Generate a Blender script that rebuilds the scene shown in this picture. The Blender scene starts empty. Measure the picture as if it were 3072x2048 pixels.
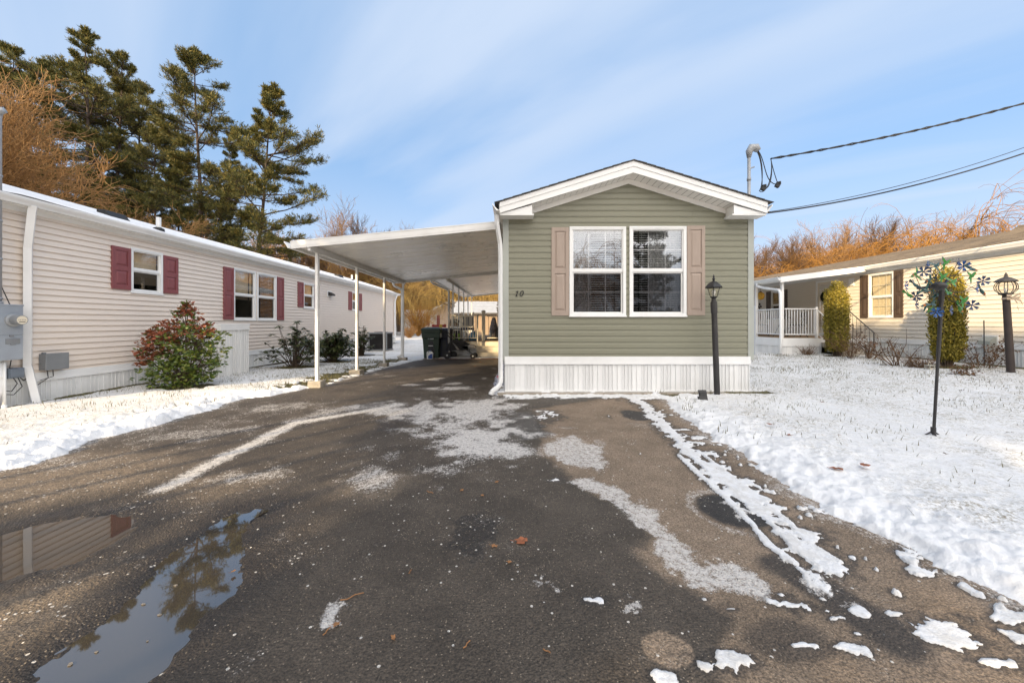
import bpy, math, random
import numpy as np
from mathutils import Vector, Matrix
R = math.radians
sc = bpy.context.scene
COL = sc.collection
rnd = random.Random(7)
FPX, CX, HY, CH = 1100.0, 1536.0, 968.0, 1.29      # focal length, principal point and horizon in photo pixels, eye height
SUN_EL, SUN_AZ = 19.0, 38.0
EXPO = .62
SKYTINT = (.55, .78, 1.0); BLUEC = (1.65, 2.65, 4.1); CLOUDC = (3.0, 3.5, 4.3); BACKC = (17.0, 15.8, 14.5)

# ------------------------------------------------------------------ helpers
def ss(a, b, v):
    t = np.clip((v - a) / (b - a), 0, 1)
    return t * t * (3 - 2 * t)
def gz(x, y):
    return -.09 * ss(7, 13.5, y) * (1 - ss(0., 4., x)) + .21 * ss(4.8, 11, x)
def gzf(x, y): return float(gz(np.float64(x), np.float64(y)))
def gp(px, py):
    """ground point seen at photo pixel"""
    z = 0.0
    for _ in range(6):
        y = (CH - z) * FPX / (py - HY); x = (px - CX) * y / FPX; z = gzf(x, y)
    return x, y
def up(px, Y): return (px - CX) * Y / FPX
def vp(py, Y): return CH + (HY - py) * Y / FPX

ORG = {}
def tag(o, label=None, cat=None, group=None, kind=None):
    if label: o['label'] = label
    if cat: o['category'] = cat
    if group: o['group'] = group
    if kind: o['kind'] = kind
    return o
def thing(name, label, cat, loc=(0, 0, 0), group=None):
    o = bpy.data.objects.new(name, None); COL.objects.link(o)
    o.location = loc; o.empty_display_size = .1
    ORG[o] = Vector(loc)
    return tag(o, label, cat, group)
class MB:
    def __init__(s): s.v = []; s.f = []; s.m = []
    def add(s, vs, fs, mi=0):
        b = len(s.v); s.v.extend([tuple(v) for v in vs])
        for f in fs: s.f.append([b + i for i in f]); s.m.append(mi)
        return s
    def box(s, x0, x1, y0, y1, z0, z1, mi=0):
        return s.add([(x0,y0,z0),(x1,y0,z0),(x1,y1,z0),(x0,y1,z0),(x0,y0,z1),(x1,y0,z1),(x1,y1,z1),(x0,y1,z1)],
              [(0,3,2,1),(4,5,6,7),(0,1,5,4),(1,2,6,5),(2,3,7,6),(3,0,4,7)], mi)
    def fbox(s, fr, u0, u1, w0, w1, z0, z1, mi=0):
        """box in a wall frame: fr(u, out, z)"""
        p = [fr(u, w, z) for z in (z0, z1) for (u, w) in ((u0,w0),(u1,w0),(u1,w1),(u0,w1))]
        return s.add(p, [(0,3,2,1),(4,5,6,7),(0,1,5,4),(1,2,6,5),(2,3,7,6),(3,0,4,7)], mi)
    def obox(s, c, size, rot=None, mi=0, taper=1.0):
        M = rot or Matrix.Identity(3); c = Vector(c); a, b, h = [k / 2 for k in size]
        p = []
        for z in (-h, h):
            t = taper if z > 0 else 1
            for (x, y) in ((-a,-b),(a,-b),(a,b),(-a,b)): p.append(c + M @ Vector((x*t, y*t, z)))
        return s.add(p, [(0,3,2,1),(4,5,6,7),(0,1,5,4),(1,2,6,5),(2,3,7,6),(3,0,4,7)], mi)
    def poly(s, pts, mi=0): return s.add(pts, [list(range(len(pts)))], mi)
    def prism(s, pts, d, mi=0):
        """extrude a planar polygon by vector d"""
        n = len(pts); d = Vector(d); a = [Vector(p) for p in pts]; b = [p + d for p in a]
        return s.add(a + b, [list(range(n))[::-1], list(range(n, 2*n))] + [(i, (i+1) % n, n + (i+1) % n, n + i) for i in range(n)], mi)
    def tube(s, pts, r, n=6, mi=0, cap=True, sq=1.0):
        pts = [Vector(p) for p in pts]; k = len(pts)
        rs = r if isinstance(r, (list, tuple)) else [r] * k
        vs = []; ref = None
        for i, p in enumerate(pts):
            t = (pts[min(i+1, k-1)] - pts[max(i-1, 0)])
            if t.length < 1e-9: t = Vector((0,0,1))
            t.normalize()
            if ref is None:
                ref = Vector((0,0,1)) if abs(t.z) < .9 else Vector((1,0,0))
            a = (ref - t * ref.dot(t)); 
            if a.length < 1e-6: a = t.orthogonal()
            a.normalize(); ref = a; b = t.cross(a)
            for j in range(n):
                q = 2 * math.pi * j / n
                vs.append(p + (a * math.cos(q) + b * math.sin(q) * sq) * rs[i])
        fs = [(i*n+j, i*n+(j+1) % n, (i+1)*n+(j+1) % n, (i+1)*n+j) for i in range(k-1) for j in range(n)]
        if cap: fs += [list(range(n))[::-1], [(k-1)*n + j for j in range(n)]]
        return s.add(vs, fs, mi)
    def lathe(s, prof, c=(0,0,0), n=16, mi=0, M=None):
        c = Vector(c); M = M or Matrix.Identity(3); k = len(prof); vs = []
        for (r, z) in prof:
            for j in range(n):
                q = 2*math.pi*j/n; vs.append(c + M @ Vector((r*math.cos(q), r*math.sin(q), z)))
        fs = [(i*n+j, i*n+(j+1) % n, (i+1)*n+(j+1) % n, (i+1)*n+j) for i in range(k-1) for j in range(n)]
        fs += [list(range(n))[::-1], [(k-1)*n+j for j in range(n)]]
        return s.add(vs, fs, mi)
    def build(s, name, mats, parent=None, smooth=False, bevel=0, label=None):
        mats = mats if isinstance(mats, (list, tuple)) else [mats]
        off = Vector((0,0,0))
        if parent is not None: off = ORG[parent]
        me = bpy.data.meshes.new(name)
        me.from_pydata([Vector(v) - off for v in s.v], [], s.f)
        for m in mats: me.materials.append(m)
        if len(mats) > 1: me.polygons.foreach_set('material_index', s.m)
        if smooth: me.polygons.foreach_set('use_smooth', [True] * len(me.polygons))
        me.update()
        o = bpy.data.objects.new(name, me); COL.objects.link(o)
        if parent is not None: o.parent = parent; ORG[o] = off
        else: ORG[o] = Vector((0,0,0))
        if bevel:
            b = o.modifiers.new('b', 'BEVEL'); b.width = bevel; b.segments = 2; b.limit_method = 'ANGLE'
        if label: o['label'] = label
        return o
def np_mesh(name, v, f, mats, parent=None, mi=None, smooth=False):
    """v (n,3) f (m,3 or 4) arrays"""
    me = bpy.data.meshes.new(name); n, k = f.shape
    me.vertices.add(len(v)); me.vertices.foreach_set('co', np.asarray(v, np.float32).ravel())
    me.loops.add(n * k); me.loops.foreach_set('vertex_index', np.asarray(f, np.int32).ravel())
    me.polygons.add(n); me.polygons.foreach_set('loop_start', np.arange(n, dtype=np.int32) * k)
    mats = mats if isinstance(mats, (list, tuple)) else [mats]
    for m in mats: me.materials.append(m)
    if mi is not None: me.polygons.foreach_set('material_index', np.asarray(mi, np.int32))
    if smooth: me.polygons.foreach_set('use_smooth', np.ones(n, bool))
    me.update(calc_edges=True); me.validate()
    o = bpy.data.objects.new(name, me); COL.objects.link(o)
    if parent is not None: o.parent = parent; ORG[o] = Vector((0,0,0))
    return o
def copy_tree(o, parent=None):
    c = o.copy(); COL.objects.link(c); c.parent = parent
    for ch in [q for q in bpy.data.objects if q.parent == o]: copy_tree(ch, c)
    return c
KIDS = {}
def dup(root, loc, rotz=0, scale=(1,1,1), label=None):
    """copy of a thing with its parts and sub-parts"""
    if root not in KIDS:
        KIDS[root] = [(ch, [g for g in bpy.data.objects if g.parent == ch]) for ch in bpy.data.objects if ch.parent == root]
    r = root.copy(); COL.objects.link(r); r.location = loc; r.rotation_euler = (0, 0, rotz); r.scale = scale
    if label: r['label'] = label
    for ch, gs in KIDS[root]:
        c = ch.copy(); COL.objects.link(c); c.parent = r
        for g in gs:
            d = g.copy(); COL.objects.link(d); d.parent = c
    return r

# ------------------------------------------------------------------ materials
def new_mat(name):
    m = bpy.data.materials.new(name); m.use_nodes = True
    nt = m.node_tree; bs = nt.nodes['Principled BSDF']
    return m, nt, bs
def nd(nt, t, **kw):
    n = nt.nodes.new(t)
    for k, v in kw.items():
        if k in n.inputs: n.inputs[k].default_value = v
        else: setattr(n, k, v)
    return n
def mixc(nt, fac, a, b, blend='MIX'):
    n = nt.nodes.new('ShaderNodeMix'); n.data_type = 'RGBA'; n.blend_type = blend
    for s, v in ((0, fac), (6, a), (7, b)):
        if hasattr(v, 'links'): nt.links.new(v, n.inputs[s])
        else: n.inputs[s].default_value = v if s == 0 else (*v, 1) if len(v) == 3 else v
    return n.outputs[2]
def mth(nt, op, a, b=0.0, c=None, clamp=False):
    n = nt.nodes.new('ShaderNodeMath'); n.operation = op; n.use_clamp = clamp
    for i, v in enumerate((a, b) if c is None else (a, b, c)):
        if hasattr(v, 'links'): nt.links.new(v, n.inputs[i])
        else: n.inputs[i].default_value = v
    return n.outputs[0]
def rng(nt, v, a, b, c=0.0, d=1.0, smooth=True):
    n = nt.nodes.new('ShaderNodeMapRange'); n.interpolation_type = 'SMOOTHSTEP' if smooth else 'LINEAR'
    nt.links.new(v, n.inputs[0])
    for i, k in enumerate((a, b, c, d)): n.inputs[1+i].default_value = k
    return n.outputs[0]
def noise(nt, scale, detail=4, rough=.55, vec=None, dist=0.0):
    n = nt.nodes.new('ShaderNodeTexNoise'); n.inputs['Scale'].default_value = scale
    n.inputs['Detail'].default_value = detail; n.inputs['Roughness'].default_value = rough; n.inputs['Distortion'].default_value = dist
    if vec is not None: nt.links.new(vec, n.inputs['Vector'])
    return n.outputs['Fac']
def coords(nt, scale=None, which='Object'):
    t = nt.nodes.new('ShaderNodeTexCoord').outputs[which]
    if scale is None: return t
    m = nt.nodes.new('ShaderNodeMapping'); m.inputs['Scale'].default_value = scale; nt.links.new(t, m.inputs[0])
    return m.outputs[0]
def bump(nt, bs, h, strength=.3, dist=.01):
    b = nt.nodes.new('ShaderNodeBump'); b.inputs['Strength'].default_value = strength; b.inputs['Distance'].default_value = dist
    nt.links.new(h, b.inputs['Height']); nt.links.new(b.outputs[0], bs.inputs['Normal'])
def pm(name, col, rough=.5, var=.12, scale=4., bumps=0., bscale=60., metal=0., stretch=None, fine=0.0, spec=.5, dirt=None):
    """painted / natural surface: base colour with uneven wear at two scales and a fine bump"""
    m, nt, bs = new_mat(name); v = coords(nt, stretch)
    n1 = noise(nt, scale, 5, .6, v)
    dk = tuple(c * (1 - var) for c in col); lt = tuple(min(1, c * (1 + var * .7)) for c in col)
    c = mixc(nt, rng(nt, n1, .3, .7), dk, lt)
    if fine:
        n2 = noise(nt, scale * 14, 3, .6, v)
        c = mixc(nt, mth(nt, 'MULTIPLY', rng(nt, n2, .35, .7), fine), c, tuple(k * .6 for k in col))
    if dirt:
        n3 = noise(nt, scale * .6, 6, .7, v)
        c = mixc(nt, mth(nt, 'MULTIPLY', rng(nt, n3, .5, .75), dirt[1]), c, dirt[0])
    nt.links.new(c, bs.inputs['Base Color'])
    bs.inputs['Metallic'].default_value = metal; bs.inputs['Specular IOR Level'].default_value = spec
    nt.links.new(rng(nt, n1, .2, .8, max(.02, rough - .08), min(1, rough + .08), False), bs.inputs['Roughness'])
    if bumps: bump(nt, bs, noise(nt, bscale, 3, .6, v), bumps, .004)
    return m
def leafmat(name, cols, rough=.55, trans=.0, spec=.3):
    """foliage: colour differs from clump to clump (position noise) and leaf to leaf"""
    m, nt, bs = new_mat(name)
    g = nt.nodes.new('ShaderNodeNewGeometry'); r = g.outputs['Random Per Island']
    cr = nt.nodes.new('ShaderNodeValToRGB'); e = cr.color_ramp.elements
    e[0].color = (*cols[0], 1); e[1].color = (*cols[-1], 1)
    for i, c in enumerate(cols[1:-1]):
        k = e.new((i + 1) / (len(cols) - 1)); k.color = (*c, 1)
    n = noise(nt, 1.1, 2, .5, coords(nt))
    nt.links.new(mth(nt, 'ADD', mth(nt, 'MULTIPLY', r, .65), mth(nt, 'MULTIPLY', n, .35)), cr.inputs[0])
    nt.links.new(cr.outputs[0], bs.inputs['Base Color'])
    bs.inputs['Roughness'].default_value = rough; bs.inputs['Specular IOR Level'].default_value = spec
    return m
def glass(name, base=.08, k=1.0, tint=(1,1,1), rough=.0):
    m, nt, bs = new_mat(name); nt.nodes.remove(bs)
    out = nt.nodes['Material Output']
    tr = nd(nt, 'ShaderNodeBsdfTransparent'); tr.inputs[0].default_value = (*tint, 1)
    gl = nd(nt, 'ShaderNodeBsdfGlossy'); gl.inputs['Roughness'].default_value = rough
    lw = nd(nt, 'ShaderNodeLayerWeight'); lw.inputs[0].default_value = .5
    # panes are never quite flat
    bm = nt.nodes.new('ShaderNodeBump'); bm.inputs['Strength'].default_value = .08; bm.inputs['Distance'].default_value = .02
    nt.links.new(noise(nt, 1.7, 1, .5, coords(nt)), bm.inputs['Height']); nt.links.new(bm.outputs[0], gl.inputs['Normal'])
    mx = nd(nt, 'ShaderNodeMixShader')
    nt.links.new(mth(nt, 'MULTIPLY_ADD', mth(nt, 'POWER', lw.outputs['Facing'], 4.0), k, base, clamp=True), mx.inputs[0])
    nt.links.new(tr.outputs[0], mx.inputs[1]); nt.links.new(gl.outputs[0], mx.inputs[2]); nt.links.new(mx.outputs[0], out.inputs[0])
    return m
M = {}
M['green'] = pm('sage vinyl siding', (.222,.218,.158), .42, .05, 1.5, .25, 8, stretch=(6,6,60), dirt=((.20,.19,.135), .45))
M['pink'] = pm('beige vinyl siding', (.74,.65,.565), .45, .03, 1.2, .06, 8, stretch=(3,3,60), dirt=((.40,.36,.33), .25))
M['cream'] = pm('cream vinyl siding', (.72,.66,.57), .45, .04, 1.2, .2, 8, stretch=(3,3,60))
M['white'] = pm('white vinyl', (.80,.80,.79), .38, .04, 3, dirt=((.6,.58,.54), .22))
M['alu'] = pm('white painted aluminium', (.77,.765,.75), .42, .05, 2.5, .1, 200, dirt=((.55,.52,.48), .25))
M['soffit'] = pm('white soffit panel', (.84,.82,.78), .30, .05, 1.2, .15, 260, fine=.05)
M['almond'] = pm('almond vinyl rail', (.74,.66,.52), .45, .05, 3, dirt=((.5,.42,.32), .3))
M['trimgrey'] = pm('grey green corner trim', (.36,.375,.34), .45, .06, 2)
M['tan'] = pm('clay shutter', (.36,.285,.235), .5, .06, 2, .3, 60, stretch=(8,8,1.5))
M['maroon'] = pm('maroon shutter', (.235,.068,.072), .5, .10, 2, .4, 60, stretch=(8,8,1.5), fine=.25)
M['brown'] = pm('dark brown shutter', (.075,.05,.036), .5, .12, 2, .4, 60, stretch=(8,8,1.5))
M['shingle'] = None
M['black'] = pm('black painted metal', (.018,.018,.02), .4, .25, 6, .2, 120)
M['charcoal'] = pm('weathered black post', (.028,.026,.026), .55, .3, 5, .3, 90, dirt=((.09,.08,.07), .5))
M['steel'] = pm('galvanised steel', (.36,.37,.38), .5, .12, 9, .1, 90, metal=.3)
M['greybox'] = pm('grey enamelled box', (.30,.33,.37), .45, .08, 4, .1, 100, dirt=((.22,.22,.21), .3))
M['plastic_grey'] = pm('grey plastic', (.20,.21,.22), .5, .1, 4)
M['rubber'] = pm('black rubber', (.014,.014,.015), .6, .2, 8)
M['concrete'] = pm('weathered concrete', (.36,.32,.265), .9, .22, 9, .8, 70, fine=.4, dirt=((.16,.13,.10), .5))
M['brick'] = None
M['dark'] = pm('dark interior', (.012,.011,.011), .9, .2, 2)
M['room'] = pm('dim room wall', (.06,.055,.05), .9, .3, 1.5)
M['blind'] = pm('white blind slats', (.62,.62,.60), .5, .04, 3)
M['shade'] = pm('cream roller shade', (.62,.50,.33), .8, .12, 3, stretch=(1,1,3))
M['curtain'] = pm('sheer curtain', (.62,.63,.64), .8, .12, 6, stretch=(8,8,.6))
M['glass'] = glass('window pane', .24, .8)
M['glass_side'] = glass('side window pane', .16, 1.0)
M['screen'] = glass('screened pane', .06, .7, (.60,.60,.61))
M['lampglass'] = glass('lamp glass', .05, .9, (.95,.93,.88))
M['wood'] = pm('weathered wood', (.30,.21,.13), .75, .2, 3, .4, 60, stretch=(2,10,10), fine=.3)
M['bark'] = pm('grey brown bark', (.12,.085,.06), .9, .35, 5, .9, 25, stretch=(3,3,.6), fine=.4)
M['pinebark'] = pm('pine bark', (.075,.052,.040), .9, .35, 3, .9, 18, stretch=(3,3,.6), fine=.4)
M['twig'] = leafmat('bare twig bark', [(.14,.08,.038),(.32,.18,.072),(.46,.265,.105)], .8)
M['twigbrown'] = leafmat('brown twig bark', [(.06,.038,.025),(.14,.082,.045),(.22,.125,.06)], .8)
M['willowgold'] = leafmat('pale gold willow twig', [(.19,.12,.045),(.36,.23,.065),(.52,.33,.09),(.60,.41,.14)], .7)
M['willow'] = leafmat('golden willow twig', [(.13,.065,.02),(.25,.12,.026),(.38,.18,.03),(.46,.24,.05)], .7)
M['pine'] = leafmat('pine needles', [(.020,.034,.010),(.055,.066,.018),(.15,.13,.03),(.38,.26,.055)], .6)
M['spruce'] = leafmat('spruce needles', [(.012,.024,.014),(.028,.045,.025)], .6)
M['yew'] = leafmat('yew sprays', [(.06,.058,.012),(.17,.145,.02),(.30,.235,.035),(.38,.285,.045)], .55)
M['rhodo'] = leafmat('rhododendron leaves', [(.018,.034,.010),(.035,.055,.015),(.065,.075,.022),(.09,.075,.035)], .4, spec=.5)
M['pieris'] = leafmat('glossy green leaves', [(.03,.065,.012),(.065,.115,.018),(.14,.17,.024),(.22,.20,.03)], .4, spec=.5)
M['pierisred'] = leafmat('russet new leaves', [(.18,.045,.03),(.32,.10,.05),(.26,.13,.05)], .45)
M['dryleaf'] = leafmat('dry brown leaves', [(.07,.035,.018),(.17,.085,.035)], .7)
M['grass'] = leafmat('winter grass', [(.06,.065,.025),(.13,.12,.05),(.22,.17,.09)], .8)
# ------------------------------------------------------------------ camera, sun, sky
cam = bpy.data.cameras.new('camera'); camo = bpy.data.objects.new('camera', cam); COL.objects.link(camo)
camo.location = (0, 0, CH); camo.rotation_euler = (R(90), 0, 0)
cam.sensor_width = 36; cam.lens = 36 * FPX / 3072; cam.shift_y = -(1024 - HY) / 3072; cam.clip_end = 2000; cam.clip_start = .05
sc.camera = camo
sun = bpy.data.lights.new('sun', 'SUN'); suno = bpy.data.objects.new('sun', sun); COL.objects.link(suno)
sun.energy = 5.0; sun.angle = R(.6); sun.color = (1.0, .77, .47)
d = Vector((math.sin(R(SUN_AZ)) * math.cos(R(SUN_EL)), math.cos(R(SUN_AZ)) * math.cos(R(SUN_EL)), -math.sin(R(SUN_EL))))
suno.rotation_euler = d.to_track_quat('-Z', 'Y').to_euler()
w = bpy.data.worlds.new('World'); sc.world = w; w.use_nodes = True
nt = w.node_tree; bg = nt.nodes['Background']
sky = nt.nodes.new('ShaderNodeTexSky'); sky.sky_type = 'NISHITA'; sky.sun_disc = False
sky.sun_elevation = R(SUN_EL); sky.sun_rotation = R(180 + SUN_AZ); sky.air_density = 1.1; sky.dust_density = .6; sky.ozone_density = 2.2
tc = nt.nodes.new('ShaderNodeTexCoord').outputs['Generated']
# thin streaky cirrus drawn on a flat layer far above
sep = nt.nodes.new('ShaderNodeSeparateXYZ'); nt.links.new(tc, sep.inputs[0])
zz = mth(nt, 'ADD', mth(nt, 'MAXIMUM', sep.outputs[2], 0.0), .16)
cmb = nt.nodes.new('ShaderNodeCombineXYZ')
nt.links.new(mth(nt, 'DIVIDE', sep.outputs[0], zz), cmb.inputs[0]); nt.links.new(mth(nt, 'DIVIDE', sep.outputs[1], zz), cmb.inputs[1])
mp = nt.nodes.new('ShaderNodeMapping'); mp.inputs['Scale'].default_value = (.26, 1.25, 1); mp.inputs['Location'].default_value = (3.9, 2.6, 0)
mr = nt.nodes.new('ShaderNodeMapping'); mr.inputs['Rotation'].default_value = (0, 0, R(38)); nt.links.new(cmb.outputs[0], mr.inputs[0]); nt.links.new(mr.outputs[0], mp.inputs[0])
c1 = noise(nt, .95, 6, .50, mp.outputs[0], .35); c2 = noise(nt, .5, 3, .5, mp.outputs[0])
cl = mth(nt, 'MULTIPLY', rng(nt, c1, .37, .66), rng(nt, c2, .26, .58))
hz = rng(nt, sep.outputs[2], .02, .45, .95, .0)
cl = mth(nt, 'MAXIMUM', mth(nt, 'MULTIPLY', cl, .84), hz)
# unseen sky behind the camera: bright cloud added there as fill light for the shade
dp = nt.nodes.new('ShaderNodeVectorMath'); dp.operation = 'DOT_PRODUCT'; nt.links.new(tc, dp.inputs[0]); dp.inputs[1].default_value = (.25, -.90, .36)
bk = rng(nt, dp.outputs['Value'], .22, .80)
cl2 = mth(nt, 'MULTIPLY', mth(nt, 'MULTIPLY', bk, rng(nt, sep.outputs[2], .10, .36, .12, 1.0)), rng(nt, c1, .30, .62, .55, 1.0))
skyc = mixc(nt, 1.0, sky.outputs[0], SKYTINT, 'MULTIPLY')
c = mixc(nt, cl, mixc(nt, .72, skyc, BLUEC), CLOUDC)
c = mixc(nt, cl2, c, BACKC)
nt.links.new(c, bg.inputs[0]); bg.inputs[1].default_value = .15
sc.view_settings.view_transform = 'Standard'; sc.view_settings.look = 'None'; sc.view_settings.gamma = 1; sc.view_settings.use_curve_mapping = False
sc.view_settings.exposure = EXPO
# ------------------------------------------------------------------ ground, asphalt, snow
def vnoise(x, y, seed=0):
    xi = np.floor(x).astype(np.int64); yi = np.floor(y).astype(np.int64); fx = x - xi; fy = y - yi
    fx = fx * fx * (3 - 2 * fx); fy = fy * fy * (3 - 2 * fy)
    def h(a, b):
        n = (a * 374761393 + b * 668265263 + seed * 974711) & 0x7fffffff
        n = ((n ^ (n >> 13)) * 1274126177) & 0x7fffffff
        return ((n ^ (n >> 16)) & 0xffff) / 65535.0
    return (h(xi, yi) * (1-fx) + h(xi+1, yi) * fx) * (1-fy) + (h(xi, yi+1) * (1-fx) + h(xi+1, yi+1) * fx) * fy
def fbm(x, y, oct=4, seed=0, gain=.55):
    s = 0; a = 1; t = 0
    for i in range(oct):
        s = s + a * vnoise(x, y, seed + i * 17); t += a; a *= gain; x = x * 2.03 + 5.1; y = y * 2.03 + 1.7
    return s / t - .5
def polysd(px, py, P):
    """signed distance (negative inside) to a closed polygon"""
    d = np.full(px.shape, 1e18); ins = np.zeros(px.shape, bool); n = len(P)
    for i in range(n):
        ax, ay = P[i]; bx, by = P[(i+1) % n]; ex, ey = bx-ax, by-ay
        t = np.clip(((px-ax)*ex + (py-ay)*ey) / (ex*ex+ey*ey+1e-12), 0, 1)
        d = np.minimum(d, (px-ax-t*ex)**2 + (py-ay-t*ey)**2)
        if ay != by:
            c = ((ay > py) != (by > py)) & (px < ex * (py-ay) / (by-ay) + ax); ins ^= c
    d = np.sqrt(d); return np.where(ins, -d, d)
def linesd(px, py, P):
    d = np.full(px.shape, 1e18)
    for i in range(len(P)-1):
        ax, ay = P[i]; bx, by = P[i+1]; ex, ey = bx-ax, by-ay
        t = np.clip(((px-ax)*ex + (py-ay)*ey) / (ex*ex+ey*ey+1e-12), 0, 1)
        d = np.minimum(d, (px-ax-t*ex)**2 + (py-ay-t*ey)**2)
    return np.sqrt(d)
def G(pts): return [gp(*p) for p in pts]
def c1(pts): return G([(x / 1.47, 1100 + y / 1.47) for x, y in pts])          # measured on an enlargement of the left foreground
def c2(pts): return G([(1400 + x / 1.4067, 1100 + y / 1.4067) for x, y in pts])  # ... and of the right foreground
def c1p(x, y): return (x / 1.47, 1100 + y / 1.47)
def c2p(x, y): return (1400 + x / 1.4067, 1100 + y / 1.4067)
def ell(X, Y, p, rx, ry, rot=0):
    """ellipse lying on the ground; p centre in photo pixels, radii in photo pixels; <1 inside"""
    cx, cy = gp(*p); k = cy / FPX; dx = abs(rx * k); dy = abs(gp(p[0], p[1] - ry)[1] - gp(p[0], p[1] + ry)[1]) / 2
    a = R(rot); u = (X - cx) / dx; v = (Y - cy) / dy
    u, v = u * math.cos(a) + v * math.sin(a), -u * math.sin(a) + v * math.cos(a)
    return np.sqrt(u * u + v * v)
# one tessellation, finer near the drive's street end, for the asphalt and the snow
def fan(y0, y1, ky, s, ns):
    n = int(math.log(y1 / y0) / ky); ys = y0 * np.exp(np.arange(n + 1) / n * math.log(y1 / y0))
    xs = np.linspace(-s, s, ns); Y = np.repeat(ys[:, None], ns, 1); X = xs[None, :] * (Y + 1.0) + 0
    a = np.arange((n) * ns).reshape(n, ns)[:, :-1].ravel()
    F = np.stack([a, a + 1, a + ns + 1, a + ns], 1)
    return X.ravel(), Y.ravel(), F
X, Y, F = fan(.75, 36, .0062, 1.40, 760)
Z0 = gz(X, Y)
n_a = fbm(X * 1.3, Y * 1.3, 5, 1); n_b = fbm(X * 5, Y * 5, 4, 9); n_c = fbm(X * 16, Y * 16, 3, 23); n_e = fbm(X * 42, Y * 42, 2, 71); n_d = np.maximum(fbm(X * 9, Y * 9, 3, 57), 0) * (fbm(X * 1.1, Y * 1.1, 2, 91) > -.1)
EDGE = np.array(0)
left_edge = c1([(-900,640),(-300,530),(0,460),(150,430),(300,380),(400,330),(560,290),(680,265),(830,215),(960,185),(1060,140),(1190,130),(1310,105),(1400,85)]) + [(-3.85,7.4),(-3.80,9.3),(-3.74,11.2),(-3.55,13.0),(-3.35,13.6)]
right_edge = c2([(840,140),(870,190),(920,215),(1000,270),(1020,320),(1110,340),(1180,380),(1240,410),(1300,470),(1340,520),(1480,580),(1490,620),(1650,670),(1760,720),(1870,770),(1990,850),(2100,890),(2230,950),(2352,1020),(2700,1200),(3300,1500)])
drive = left_edge[::-1] + [(-6, .3), (8, .3)] + right_edge[::-1] + [(2.4, 6.45), (-.35, 6.5), (-.2, 14.0), (-3.35, 14.0)]
sd = polysd(X, Y, drive)                                  # <0 on bare asphalt
edge_n = n_b * .16 + n_c * .10 + n_a * .10 + n_e * .03
# --- snow depth
m = sd + edge_n * np.clip(Y * .35, .4, 1.2)
big = ss(.0, .12, m) * .035 + ss(.1, .9, m) * .035
ridge = np.exp(-((sd - .38) / .30) ** 2) * (X > 0) * np.clip((7.5 - Y) / 3, 0, 1) * .02 + np.exp(-((sd - .25) / .2) ** 2) * (X < 0) * np.clip((8 - Y) / 3, 0, 1) * .06
h = np.where(m > 0, big + ss(.2, 1, sd) * n_a * .05 + ridge * (1 + n_b * 2.2), -.03)
rough_near = np.clip(1.15 - sd * .62, .05, 1) * np.clip((9 - Y) / 4, .25, 1)
h = np.where(m > 0, h + (np.maximum(n_b, -.2) * .055 + n_d * .05 + n_c * .03) * rough_near * ss(0, .15, m), h)
# thin snow, squeezed lines and scraps lying on the asphalt
melt = np.zeros_like(X)
def lay(f, amp=.010, soft=.25):
    global h, melt
    melt = np.maximum(melt, np.clip((1.9 - f) / .8, 0, 1))
    t = (1 - f) / soft
    h = np.where((t > 0) & (m <= 0), np.maximum(h, np.clip(t, 0, 1) * amp * (1 + n_c)), h)
def scrap(p, rx, ry, rot=0, amp=.009, rag=1.0): lay(ell(X, Y, p, rx, ry, rot) + (n_a * 1.2 + n_b * 2.4 + n_c * 2.2 + n_e * 1.0) * rag, amp)
def streak(pts, w, amp=.010, rag=1.0, cut=0):
    f = linesd(X, Y, pts) / w + (n_b * 1.8 + n_c * 1.8 + n_e) * rag
    lay(f, amp, .35)
tl = c2([(690,132),(745,160),(785,205),(870,290),(960,375),(1060,460),(1180,555),(1290,655),(1385,755),(1490,825)])
streak(tl, .10, .012, .9)
for q, (a, b) in enumerate(((-.16, .022), (-.02, .02), (.11, .018))):
    streak([(x + a * .9, y) for x, y in tl[4:]], b + .012, .012, .35)
for p, rx, ry, r in (((812,205),28,12,0),((935,322),38,11,0),((1032,368),40,12,0),((1075,425),35,13,0),((1185,490),32,20,-20),((1245,560),26,40,0),((1440,715),70,28,0),((1560,840),40,22,-30),((1445,895),38,55,-20),((1425,1005),75,34,-25),((1555,1068),40,14,-25),((1660,1040),34,18,0),((545,990),42,15,0),((1092,1240),72,34,-15),((1002,1265),30,18,-20),((815,1308),32,20,10),((1622,1185),52,22,-20),((2050,1150),105,48,-28),((2255,1060),100,30,-22),((2310,1140),60,40,-30),((2200,1250),120,20,-35),((1405,1178),60,14,-30),((1000,985),30,7,-40),((1115,1025),28,8,-25),((1500,985),26,12,-30),((1310,780),12,18,0),((1280,750),10,10,0),((1640,1125),22,10,-30),((1760,1135),22,6,0),((1715,790),9,6,0),((1632,806),12,9,0),((600,210),8,6,0),((1900,860),60,24,-25),((1840,790),50,20,-25),((880,268),24,6,0),((925,268),22,5,0),((980,300),20,5,0),((380,478),26,8,-10),((1800,1045),26,8,-35)):
    scrap(c2p(*p), rx / 1.4, ry / 1.4, r)
scrap(c2p(270,128), 70, 5); scrap(c2p(420,128), 90, 4); scrap(c2p(620,128), 60, 6); scrap(c2p(330,215), 32, 14, 0, .004)
scrap((1960,1191), 120, 6, 0, .03, .5)
for k in range(70):   # scattered crumbs along the plough edge and the tyre lines
    t = rnd.random(); i = rnd.randrange(len(right_edge) - 3); p = right_edge[i]; q = right_edge[i+1]
    x = p[0] + (q[0]-p[0]) * t - rnd.expovariate(5); y = p[1] + (q[1]-p[1]) * t
    r = rnd.uniform(.008, .03); lay(np.hypot(X - x, Y - y) / r + n_c, .02)
wallband = (np.abs(Y - 6.47) < .10) & (X > -.1) & (X < 2.6)
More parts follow.
